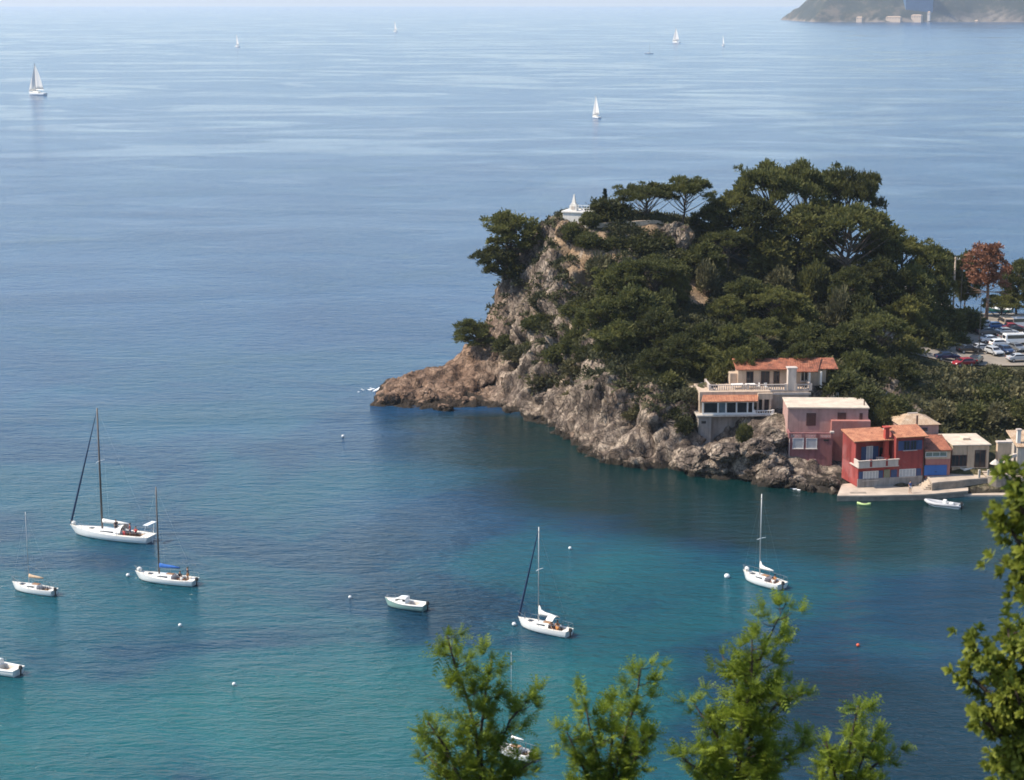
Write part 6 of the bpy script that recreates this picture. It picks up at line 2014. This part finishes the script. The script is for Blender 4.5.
far_house('harbour_building', 916, 19, 36, 11, 14, CREAMP, 'pale harbour building directly beneath the blue hall on the far coast', Y=FY - 14)
far_house('tower_house', 928.5, 17, 9, 15, 10, PALEP, 'slim pale tower house right of the blue hall on the far coast', Y=FY - 8, z0=0)
far_house('waterside_house', 976, 23, 12, 6, 10, CREAMP, 'lone pale house at the water on the right of the far coast')
def blue_hall():
    p = aty(918, 11, FY + 24)
    t = thing('blue_hall', 'huge plain blue hall standing above the far coast', 'hall', (p.x, p.y, p.z), 0, 'buildings on the far coast')
    m = MB().lohi((-42, 0, -45), (50, 60, 62)); m.build('wall', BLUEW, t)
    MB().lohi((-44, -2, 62), (52, 62, 65)).build('roof', BLUEW, t)
    MB().lohi((-30, -.6, -4), (-2, .1, 26)).build('door', BLUEW, t)
    MB().lohi((2, -.6, -4), (38, .1, 26)).build('door', BLUEW, t)
blue_hall()
# ------------------------------------------------------------------ car park
ASPH = mat('worn_asphalt', (0.24, 0.205, 0.165), .95, .25, .25, .3, 3.0)
def lot():
    xs = np.arange(60.5, 262, 3.0); ys = np.arange(304, 361, 1.6)
    z = lambda X, Y: np.maximum(hgt(X, Y), 7.3) + .22
    o = grid_sheet('car_park_ground', xs, ys, z, ASPH, True)
    return tag(o, kind='structure')
lot()
def lot_z(x, y): return max(ground(x, y), 7.3) + .235

def paint(name, c): return mat('car_paint_' + name, c, .28, .04, .8, coat=.6)
PAINT = dict(white=paint('white', (.78, .78, .77)), silver=paint('silver', (.45, .46, .47)), grey=paint('grey', (.13, .135, .14)), black=paint('black', (.015, .016, .018)),
             navy=paint('navy', (.016, .03, .075)), red=paint('red', (.30, .022, .03)), beige=paint('beige', (.50, .40, .30)), blue=paint('blue', (.05, .12, .28)))
RIM = mat('wheel_rim', (.4, .4, .41), .4, .1, 3, metal=.6)
HEADL = mat('headlight_glass', (.65, .66, .66), .15, .05, 3)
TAILL = mat('tail_light_glass', (.35, .01, .01), .2, .1, 3)

def make_car(kind):
    """x forward; body, glass house, wheels, lamps"""
    if kind == 'van': L, W, prof = 4.9, 1.9, [(-2.45, .45), (-2.45, 1.0), (-2.40, 1.9), (-2.2, 2.08), (1.0, 2.08), (1.35, 1.85), (1.75, 1.15), (2.35, .98), (2.45, .75), (2.42, .40)]
    elif kind == 'hatch': L, W, prof = 3.9, 1.7, [(-1.95, .42), (-1.95, .85), (-1.85, 1.0), (-1.55, 1.42), (-1.3, 1.47), (.05, 1.48), (.35, 1.40), (.95, .98), (1.75, .84), (1.93, .62), (1.92, .38)]
    else: L, W, prof = 4.4, 1.76, [(-2.2, .42), (-2.2, .88), (-2.05, .98), (-1.55, 1.02), (-1.0, 1.40), (-.75, 1.44), (.15, 1.44), (.4, 1.38), (1.0, .98), (1.95, .84), (2.18, .62), (2.17, .38)]
    belt = 1.0 if kind != 'van' else 1.12
    t = thing('parked_car', 'car', 'car')
    mb = MB(); rings = []
    lower = [(x, z) for x, z in prof if z <= belt + .02]
    sec = []
    for sgn, inset in ((-1, 1), (1, 1)): pass
    # body: full profile, tumblehome above the belt line
    left = [(x, -W / 2 * (1 if z <= belt else 1 - .20 * (z - belt) / .45 if kind != 'van' else 1 - .10 * (z - belt) / .9), z) for x, z in prof]
    right = [(x, -y, z) for x, y, z in left]
    mb.loft([left, right], closed=True, cap=True)
    body = mb.build('body', PAINT['white'], t, bevel=.06)
    # glass: side, front and rear panes laid just proud of the house
    up = [p for p in prof if p[1] > belt + .02]
    xs0, xs1 = up[0][0], up[-1][0]
    g = MB()
    for s in (-1, 1):
        def P(x, z): return (x, s * (W / 2 * (1 - (.20 * (z - belt) / .45 if kind != 'van' else .10 * (z - belt) / .9)) + .012), z)
        top = max(p[1] for p in prof) - .10
        if kind == 'van': q = [P(-2.1, belt + .1), P(1.55, belt + .1), P(1.22, top - .1), P(-2.1, top - .1)]
        elif kind == 'hatch': q = [P(-1.6, belt + .06), P(.78, belt + .06), P(.30, top), P(-1.42, top)]
        else: q = [P(-1.4, belt + .06), P(.86, belt + .06), P(.38, top), P(-.92, top)]
        g.add(q, [(0, 1, 2, 3)])
        xm = (q[0][0] + q[1][0]) / 2
    g.build('side_window', GLASSD, t)
    f = MB()
    def sloped(i, j, k=.80, lift=.02):
        (xa, za), (xb, zb) = prof[i], prof[j]
        d = Vector((xb - xa, 0, zb - za)); nrm = Vector((-d.z, 0, d.x)).normalized()
        if nrm.z < 0: nrm = -nrm
        a, b = Vector((xa, 0, za)) + d * .08 + nrm * lift, Vector((xa, 0, za)) + d * .92 + nrm * lift
        w = W / 2 * k
        return [(a.x, -w, a.z), (a.x, w, a.z), (b.x, w * .95, b.z), (b.x, -w * .95, b.z)]
    if kind == 'van': f.add(sloped(6, 5), [(0, 1, 2, 3)])
    elif kind == 'hatch': f.add(sloped(7, 6), [(0, 1, 2, 3)])
    else: f.add(sloped(8, 7), [(0, 1, 2, 3)])
    f.build('windscreen', GLASSD, t)
    f = MB()
    if kind == 'van': f.add([(-2.47, -.7, 1.2), (-2.47, .7, 1.2), (-2.43, .66, 1.8), (-2.43, -.66, 1.8)], [(0, 1, 2, 3)])
    elif kind == 'hatch': f.add(sloped(2, 3), [(0, 1, 2, 3)])
    else: f.add(sloped(3, 4), [(0, 1, 2, 3)])
    f.build('rear_window', GLASSD, t)
    xw = L / 2 - .78
    for sx in (-1, 1):
        for sy in (-1, 1):
            c = (sx * xw, sy * (W / 2 - .10), .32)
            w = MB().tube([(c[0], c[1] - .11, c[2]), (c[0], c[1] + .11, c[2])], .32, 16).build('wheel', BLACK, t)
            MB().tube([(c[0], c[1] + sy * .10, c[2]), (c[0], c[1] + sy * .125, c[2])], .19, 12).build('rim', RIM, w)
    for sy in (-1, 1):
        MB().lohi((L / 2 - .16, sy * W * .30, .60), (L / 2 + .01, sy * W * .46, .76)).build('headlight', HEADL, t, bevel=.03)
        MB().lohi((-L / 2 - .015, sy * W * .36, .70), (-L / 2 + .05, sy * W * .47, .92)).build('tail_light', TAILL, t)
        MB().lohi((.55 if kind != 'van' else 1.2, sy * (W / 2 + .0), belt + .02), (.72 if kind != 'van' else 1.36, sy * (W / 2 + .17), belt + .16)).build('mirror', BLACK, t)
    MB().lohi((-L / 2 - .03, -W * .45, .36), (-L / 2 + .1, W * .45, .52)).build('bumper', BLACK, t, bevel=.02)
    MB().lohi((L / 2 - .1, -W * .45, .34), (L / 2 + .03, W * .45, .50)).build('bumper', BLACK, t, bevel=.02)
    return t
PROTO, USED = {}, set()
def car(kind, col, px, py, deg, label):
    p = at(px, py, 8.2)
    if kind not in PROTO:
        PROTO[kind] = make_car(kind); t = PROTO[kind]
    else: t = copy_tree(PROTO[kind])
    t.location = (p.x, p.y, lot_z(p.x, p.y)); t.rotation_euler = (0, 0, R(deg)); t.scale = (.92, .92, .92)
    tag(t, label, 'van' if kind == 'van' else 'car', 'cars in the car park')
    t.name = 'parked_van' if kind == 'van' else 'parked_car'
    b = [c for c in COL.objects if c.parent == t and c.name.startswith('body')][0]
    b.material_slots[0].link = 'OBJECT'; b.material_slots[0].material = PAINT[col]
    return t
for a in [
    ('sedan', 'navy', 947, 363, 8, 'dark blue car at the front left end of the car park'),
    ('hatch', 'red', 963, 366, 200, 'red car at the near edge of the car park'),
    ('hatch', 'black', 976, 362.5, 60, 'black car just right of the red car'),
    ('sedan', 'silver', 981, 352, 15, 'silver roofed car in the shade left of the lamp post'),
    ('sedan', 'black', 969, 354.5, 10, 'dark car behind the red car'),
    ('hatch', 'silver', 994, 355, -70, 'silver car facing the viewer right of the lamp post'),
    ('sedan', 'navy', 1005, 353, -75, 'dark blue car between two lighter cars in the middle row'),
    ('sedan', 'grey', 1016, 350.5, -70, 'dark grey car in front of the white van'),
    ('sedan', 'silver', 1019, 361, 10, 'silver car at the near right corner of the car park'),
    ('van', 'white', 1016, 344, 8, 'white van in the middle of the car park'),
    ('hatch', 'white', 1000, 346.5, 12, 'white car just left of the white van'),
    ('sedan', 'silver', 1006, 335.5, 5, 'silver car behind the white van'),
    ('sedan', 'black', 1017, 333.5, 8, 'black car behind the white van, nearest the right edge'),
    ('sedan', 'grey', 988, 336.5, 4, 'low grey car by the foot of the dead pine'),
    ('hatch', 'blue', 997, 330.5, 10, 'blue car behind the grey one by the dead pine'),
    ('van', 'beige', 1005, 327.0, 95, 'beige van in the back row of the car park'),
    ('van', 'white', 1020, 327.5, 5, 'white camper van in the back row at the right edge'),
    ('hatch', 'silver', 985, 329.5, 80, 'small silver car in the back row left of the dead pine'),
    ('hatch', 'grey', 1009, 340.0, 10, 'dark grey car tucked behind the white van roof'),
    ('sedan', 'white', 991, 342.5, 8, 'white car on the grass side left of the middle row'),
    ('sedan', 'red', 1012, 330.5, 5, 'dark red car squeezed in front of the beige van'),
    ('sedan', 'white', 1031, 338, 0, 'white car cut by the right frame edge'),
]: car(*a)

WOODP = mat('weathered_pole_wood', (.36, .29, .23), .9, .2, 2.0)
DARKP = mat('dark_iron_paint', (.022, .023, .025), .6, .2, 2.0)
def pole(px, pyb, pyt, Y, label):
    a, b = aty(px, pyb, Y), aty(px, pyt, Y)
    z = ground(b.x, Y)
    t = thing('utility_pole', label, 'utility pole', (b.x, Y, min(a.z, z)))
    h = b.z - min(a.z, z)
    MB().tube([(0, 0, -.5), (0, 0, h)], [.20, .14], 8).build('pole', WOODP, t, True)
    MB().lohi((-.15, -.08, h - .5), (.9, .08, h - .35)).build('crossarm', WOODP, t)
    m = MB()
    for x in (.3, .75): m.tube([(x, 0, h - .35), (x, 0, h - .1)], .06, 6)
    m.build('insulator', WHITEF, t)
pole(955.5, 312, 257, 337, 'weathered wooden utility pole at the right shoulder of the hill')
def lamp(px, pyb, pyt, Y, label, arm=1.6):
    b = aty(px, pyt, Y); z = lot_z(b.x, Y); h = b.z - z
    t = thing('street_lamp', label, 'street lamp', (b.x, Y, z - .05))
    MB().tube([(0, 0, -.3), (0, 0, h)], [.10, .06], 8).build('pole', DARKP, t)
    MB().tube([(0, 0, h - .05), (arm * .6, 0, h + .25), (arm, 0, h + .22)], .045, 6).build('arm', DARKP, t)
    l = MB().box((arm + .3, 0, h + .2), (.75, .26, .14)).build('lamp_head', DARKP, t, bevel=.04)
    MB().box((arm + .3, 0, h + .12), (.6, .2, .04)).build('diffuser', HEADL, l)
lamp(981.5, 354, 300, 311, 'tall dark street lamp rising from the parked cars', .9)
lamp(962.5, 330, 268, 347, 'dark lamp column close behind the wooden utility pole', .8)
lamp(1017, 425, 414, 274, 'white headed lamp on the bank above the white hut', .5) if False else None

# ------------------------------------------------------------------ people
SKIN = mat('sunlit_skin', (.42, .23, .15), .6, .08, 4.0)
HAIRM = mat('dark_hair', (.03, .02, .015), .8, .2, 8.0)
CLOTH = dict(red=mat('red_shirt_cotton', (.50, .05, .06), .9, .12, 5), dark=mat('dark_shirt_cotton', (.03, .03, .04), .9, .15, 5), white=mat('white_shirt_cotton', (.72, .70, .66), .9, .06, 5),
             orange=mat('orange_shirt_cotton', (.52, .22, .06), .9, .12, 5), blue=mat('blue_shirt_cotton', (.06, .12, .30), .9, .12, 5))
DG = bpy.context.evaluated_depsgraph_get

def skin_mesh(name, nodes, edges, m, sub=1):
    """a continuous surface grown over a skeleton: nodes (x,y,z,r)"""
    me = bpy.data.meshes.new(name)
    me.from_pydata([n_[:3] for n_ in nodes], edges, [])
    bm = bmesh.new(); bm.from_mesh(me)
    ly = bm.verts.layers.skin.verify()
    for i, v in enumerate(bm.verts):
        v[ly].radius = (nodes[i][3], nodes[i][3]); v[ly].use_root = (i == 0)
    bm.to_mesh(me); bm.free()
    tmp = bpy.data.objects.new('tmp', me); COL.objects.link(tmp)
    tmp.modifiers.new('s', 'SKIN').use_smooth_shade = True
    if sub: tmp.modifiers.new('u', 'SUBSURF').levels = sub
    dg = DG(); dg.update()
    r = bpy.data.meshes.new_from_object(tmp.evaluated_get(dg))
    bpy.data.objects.remove(tmp)
    r.name = name
    r.materials.clear(); r.materials.append(m)
    return r

def skeleton(pose):
    """x is forward; returns nodes, edges, and ranges for clothing"""
    N, E = [], []
    def add(p, r, par=None):
        N.append((*p, r)); i = len(N) - 1
        if par is not None: E.append((par, i))
        return i
    sit = pose == 'sit'
    hz = .50 if sit else .93
    lean = -.06 if sit else .0
    pel = add((0, 0, hz), .125)
    waist = add((lean * .4, 0, hz + .18), .115, pel)
    chest = add((lean, 0, hz + .38), .135, waist)
    neck = add((lean, 0, hz + .53), .055, chest)
    jaw = add((lean + .035, 0, hz + .62), .072, neck)
    cran = add((lean + .0, 0, hz + .74), .088, jaw)
    add((lean + .125, 0, hz + .665), .014, jaw)            # nose
    for s in (-1, 1):
        sh = add((lean, s * .19, hz + .46), .062, chest)
        if sit: el, wr = (.12, s * .27, hz + .22), (.32, s * .20, hz + .10)
        else: el, wr = (-.02, s * .25, hz + .18), (.10, s * .26, hz - .05)
        a = add(el, .043, sh); b = add(wr, .032, a)
        d = Vector(wr) - Vector(el); d.normalize()
        palm = add(tuple(Vector(wr) + d * .07), .034, b)
        sd = Vector((0, 1, 0)) if abs(d.y) < .8 else Vector((1, 0, 0))
        for k, l in enumerate((.070, .082, .076, .058)):
            o = sd * (k - 1.5) * .021
            f1 = add(tuple(Vector(wr) + d * (.10 + l * .45) + o), .0095, palm)
            add(tuple(Vector(wr) + d * (.10 + l) + o * 1.1 + Vector((0, 0, -.022))), .0085, f1)
        th = add(tuple(Vector(wr) + d * .06 - sd * s * .05), .011, palm)
        add(tuple(Vector(wr) + d * .11 - sd * s * .055), .009, th)
        hp = add((.0, s * .10, hz - .06 if not sit else hz - .02), .092, pel)
        if sit: kn, an = (.44, s * .14, hz + .02), (.46, s * .14, .08)
        else: kn, an = (.03 * s, s * .11, .50), (.05 * s - .02, s * .11, .08)
        k_ = add(kn, .062, hp); an_ = add(an, .042, k_)
        add((an[0] + .17, an[1], .035), .034, an_)
    return N, E, hz, lean
PEOPLE = {}
def make_person(pose):
    N, E, hz, lean = skeleton(pose)
    body = skin_mesh('body', N, E, SKIN, 1)
    sh = [(0, 0, hz + .0, .140), (lean * .4, 0, hz + .18, .130), (lean, 0, hz + .38, .150), (lean, 0, hz + .48, .085)]
    se = [(0, 1), (1, 2), (2, 3)]
    for s in (-1, 1):
        i = len(sh)
        sh += [(lean, s * .19, hz + .46, .076), ((lean + (.06 if pose == 'sit' else -.01)), s * .235, hz + .33, .062)]
        se += [(2, i), (i, i + 1)]
    shirt = skin_mesh('shirt', sh, se, CLOTH['red'], 1)
    so_ = [(0, 0, hz + .02, .138)]; ee = []
    for s in (-1, 1):
        i = len(so_)
        so_ += [(0, s * .10, hz - .05, .106), ((.28, s * .13, hz + .0, .080) if pose == 'sit' else (.015 * s, s * .108, hz - .28, .088))]
        ee += [(0, i), (i, i + 1)]
    shorts = skin_mesh('shorts', so_, ee, CLOTH['blue'], 1)
    hair = MB().ball((lean - .022, 0, hz + .762), (.112, .104, .098), 10, 7).mesh('hair', HAIRM, True)
    return dict(body=body, shirt=shirt, shorts=shorts, hair=hair)
def person(pose, loc, rz, shirt, shorts, label, group=None, s=1.0):
    if pose not in PEOPLE: PEOPLE[pose] = make_person(pose)
    k = PEOPLE[pose]
    t = bpy.data.objects.new('person', k['body']); COL.objects.link(t)
    t.location = loc; t.rotation_euler = (0, 0, rz); t.scale = (s, s, s)
    tag(t, label, 'person', group)
    for nm in ('shirt', 'shorts', 'hair'):
        o = bpy.data.objects.new(nm, k[nm]); COL.objects.link(o); o.parent = t
        if nm != 'hair':
            o.material_slots[0].link = 'OBJECT'; o.material_slots[0].material = CLOTH[shirt if nm == 'shirt' else shorts]
    return t
def crew(key, fx, side, pose, rz, shirt, shorts, label, group, dz=None):
    t, dv, L = BOATS[key]
    x = -L / 2 + fx * L
    A = dv(x)
    y = side * A[1] * .46
    z = A[2] - .42 + (-.28 + .02 if pose == 'sit' else .03) + (.0 if dz is None else dz)
    p = t.matrix_basis @ Vector((x, y, z))
    return person(pose, p, t.rotation_euler.z + rz, shirt, shorts, label, group)
G1 = 'crew of the long yacht'
crew('big', .30, .9, 'sit', -PI / 2, 'red', 'red', 'person in red sitting in the cockpit of the long yacht, nearest its sprayhood', G1, .1)
crew('big', .23, -.9, 'sit', PI / 2, 'red', 'dark', 'person in a red shirt and dark shorts sitting in the cockpit of the long yacht', G1, .1)
crew('big', .26, .1, 'stand', .4, 'red', 'blue', 'person in red standing amid the cockpit of the long yacht', G1)
crew('big', .40, .8, 'stand', 2.6, 'dark', 'dark', 'person in dark clothes standing beside the cabin of the long yacht', G1, .42)
G2 = 'crew of the boat with a blue sail cover'
crew('blue', .30, -.9, 'sit', PI / 2, 'dark', 'dark', 'person in dark clothes sitting in the boat with a blue sail cover', G2)
crew('blue', .20, .9, 'sit', -PI / 2, 'white', 'red', 'person in white sitting at the stern of the boat with a blue sail cover', G2)
crew('blue', .14, -.2, 'stand', .3, 'dark', 'orange', 'person standing at the stern of the boat with a blue sail cover', G2)
G3 = 'crew of the boat with an awning'
crew('centre', .28, -.8, 'sit', PI / 2, 'orange', 'dark', 'person in an orange shirt sitting under the awning', G3)
crew('centre', .20, .8, 'sit', -PI / 2, 'orange', 'orange', 'person all in orange sitting at the stern of the boat with an awning', G3)
crew('centre', .32, .4, 'sit', PI, 'dark', 'dark', 'person in dark clothes deep under the awning', G3)
crew('right', .27, -.8, 'sit', PI / 2, 'orange', 'dark', 'person with orange shirt sitting in the boat nearest the quay', 'crew of the boat nearest the quay')
crew('right', .18, .8, 'sit', -PI / 2, 'white', 'orange', 'person with white shirt sitting in the boat nearest the quay', 'crew of the boat nearest the quay')
q_ = at(910, 493.0, .83)
person('stand', (q_.x, q_.y, .82), -1.2, 'blue', 'white', 'person in a blue shirt standing on the quay before the red house')

# ------------------------------------------------------------------ rocks along the water
def boulder(seed, sx=1.0, sy=1.0, sz=.8):
    g = np.random.default_rng(seed + 40)
    pl = g.normal(size=(17, 3)); pl /= np.linalg.norm(pl, axis=1)[:, None]
    dist = 0.72 + 0.42 * g.random(17)
    bm = bmesh.new()
    bmesh.ops.create_icosphere(bm, subdivisions=5, radius=1)
    off = Vector((seed * 3.7, seed * 1.3, seed))
    for v in bm.verts:                     # broken along planes, then worn
        p = v.co.copy()
        dd = pl @ np.array(p)
        r = min(1.25, min(dist[i] / dd[i] for i in range(17) if dd[i] > 0.05))
        vo, pt = noise.voronoi(p * 2.3 + off)
        r *= 1 + .10 * (noise.cell(pt[0] * 5.3) - .5) + .07 * noise.noise(p * 2.2 + off) + .05 * noise.noise(p * 6 + off) - .10 * max(0, .08 - (vo[1] - vo[0])) / .08
        v.co = Vector((p.x * sx, p.y * sy, p.z * sz)) * r
    me = bpy.data.meshes.new('rock'); bm.to_mesh(me); bm.free()
    me.materials.append(ROCK)
    return me
BOUL = [boulder(i, 1.15, .95, .85) for i in range(5)]
def rock(px, py, r, label, group='rocks along the shore', k=None, zc=.15, ez=1.0):
    p = at(px, py, zc)
    o = bpy.data.objects.new('rock', BOUL[rng.randrange(5) if k is None else k]); COL.objects.link(o)
    o.location = (p.x, p.y, zc); o.rotation_euler = (rng.uniform(-.3, .3), rng.uniform(-.3, .3), rng.uniform(0, 6.28))
    o.scale = (r, r * rng.uniform(.8, 1.1), r * rng.uniform(.7, .95) * ez)
    return tag(o, label, 'rock', group)
for a in [
    (390, 402, 1.7, 'rounded brown rock at the outermost point of the spur', None, .4), (407, 400, 2.0, 'brown rock on the waterline of the spur, second from its point', None, .5),
    (428, 400, 1.9, 'brown ledge rock in the middle of the spur waterline', None, .5), (446, 409.5, 1.5, 'low dark rock lying off the spur beside white foam', None, .1),
    (438, 409, .8, 'small dark rock at the left of the low rock off the spur', None, .05), (462, 402, 1.5, 'rock at the foot of the sea cave, left side', None, .4),
    (505, 403, 1.2, 'pale boulder at the right foot of the sea cave', None, .6), (514, 398, 1.3, 'pale boulder piled above the shore right of the sea cave', None, 1.6),
    (522, 405, 1.5, 'broad pale boulder on the shore right of the sea cave', None, .6), (533, 409, 1.4, 'boulder in the middle of the boulder shore', None, .6),
    (530, 398, 1.2, 'upper boulder in the middle of the boulder shore', None, 2.0), (545, 412, 1.7, 'large boulder at the right of the boulder shore', None, .8),
    (543, 400, 1.3, 'upper boulder at the right of the boulder shore', None, 2.6), (556, 419, 1.9, 'dark wet boulder under the pale rock rib', None, .6),
    (572, 431, 1.9, 'large boulder jutting from the foot of the pale rock rib', None, .8), (586, 437, 2.1, 'boulder before the arch shaped hollow of the left cliff', None, .9),
    (603, 449, 1.8, 'low boulder at the water under the central cliff', None, .4), (590, 450, 1.2, 'outlying low rock left of the central cliff foot', None, .1),
    (618, 455, 1.6, 'dark boulder at the foot of the central cliff', None, .4), (634, 452, 1.8, 'boulder leaning on the central cliff', None, 1.4), (645, 461, 1.4, 'wet boulder at the right foot of the central cliff', None, .3),
    (664, 460, 1.9, 'boulder at the mouth of the dark inlet', None, .5), (697, 462, 2.6, 'big rugged rock carrying the villa corner', None, 1.6), (712, 467, 2.4, 'big rugged rock below the villa retaining wall', None, 1.2),
    (725, 455, 2.3, 'pale rock below the villa wall middle', None, 3.2), (706, 472, 1.8, 'wet foot rock below the villa corner', None, .3), (742, 466, 2.0, 'rock in the dark cleft between villa and pink house', None, 1.0),
    (757, 452, 2.6, 'tall pale rock left of the pink house, upper', None, 3.6), (766, 466, 2.6, 'tall pale rock left of the pink house, lower', None, 1.8), (752, 477, 1.9, 'low rock left of the pink house at the water', None, .4),
    (775, 438, 2.0, 'pale rock high against the pink house corner', None, 5.2), (778, 478, 2.0, 'boulder at the foot of the pink house corner', None, .9), (790, 484, 1.0, 'dark boulder under the pink house front', None, .5),
    (803, 487, 1.0, 'small dark rock under the pink house front', None, .3), (812, 490, .8, 'flat pale rock at the water left of the quay', None, .2), (822, 484, .9, 'rock heap left of the quay corner', None, .6),
    (832, 483, 1.0, 'rough rock against the left end of the quay', None, 1.0), (833, 492, .8, 'low rock touching the quay corner', None, .2), 
    (800, 479, .9, 'shaded rock beneath the pale pink door', None, 1.0)]:
    px, py, r, lab, k, zc = a
    rock(px, py, r, lab, 'rocks along the shore', k, zc)

def crag_rock(px, py, Y, r, label, ez=1.3):
    p = aty(px, py, Y)
    o = bpy.data.objects.new('rock', BOUL[rng.randrange(5)]); COL.objects.link(o)
    o.location = p; o.rotation_euler = (0, 0, rng.uniform(0, 6)); o.scale = (r, r * .8, r * ez)
    return tag(o, label, 'rock', 'crags on the headland')
crag_rock(674, 236, 326, 2.2, 'sunlit pale crag at the right end of the skyline terrace, left of two')
crag_rock(684, 240, 325, 1.9, 'sunlit pale crag at the right end of the skyline terrace, right of two')
crag_rock(566, 232, 325, 1.6, 'pale crag just under the white monument')
crag_rock(556, 262, 322, 1.8, 'grey crag on the edge of the western cliff under the footpath', 1.5)
crag_rock(553, 285, 318, 1.8, 'grey crag halfway down the western cliff', 1.6)
# foam where the swell breaks on the spur
FOAM = mat('sea_foam', (.80, .82, .83), .9, .05, 2.0)
def foam(px, py, w, d, seed, label):
    g = np.random.default_rng(seed); p = at(px, py, .0)
    m = MB()
    for k in range(46):
        x, y = g.normal() * w * .42, g.normal() * d * .42
        r = .10 + .22 * g.random() * math.exp(-(x / w) ** 2)
        m.ball((x, y, .03), (r * 1.5, r, r * .35), 7, 4)
    o = m.build('foam', FOAM); o.location = (p.x, p.y, 0)
    return tag(o, label, 'foam', kind='stuff')
foam(383, 390, 3.6, 2.2, 1, 'white foam behind the tip of the rocky spur')
foam(440, 406, 2.2, 1.0, 2, 'white foam beside the low rock off the spur')
foam(803, 489, 1.4, .6, 3, 'thin white foam under the pink house rocks')
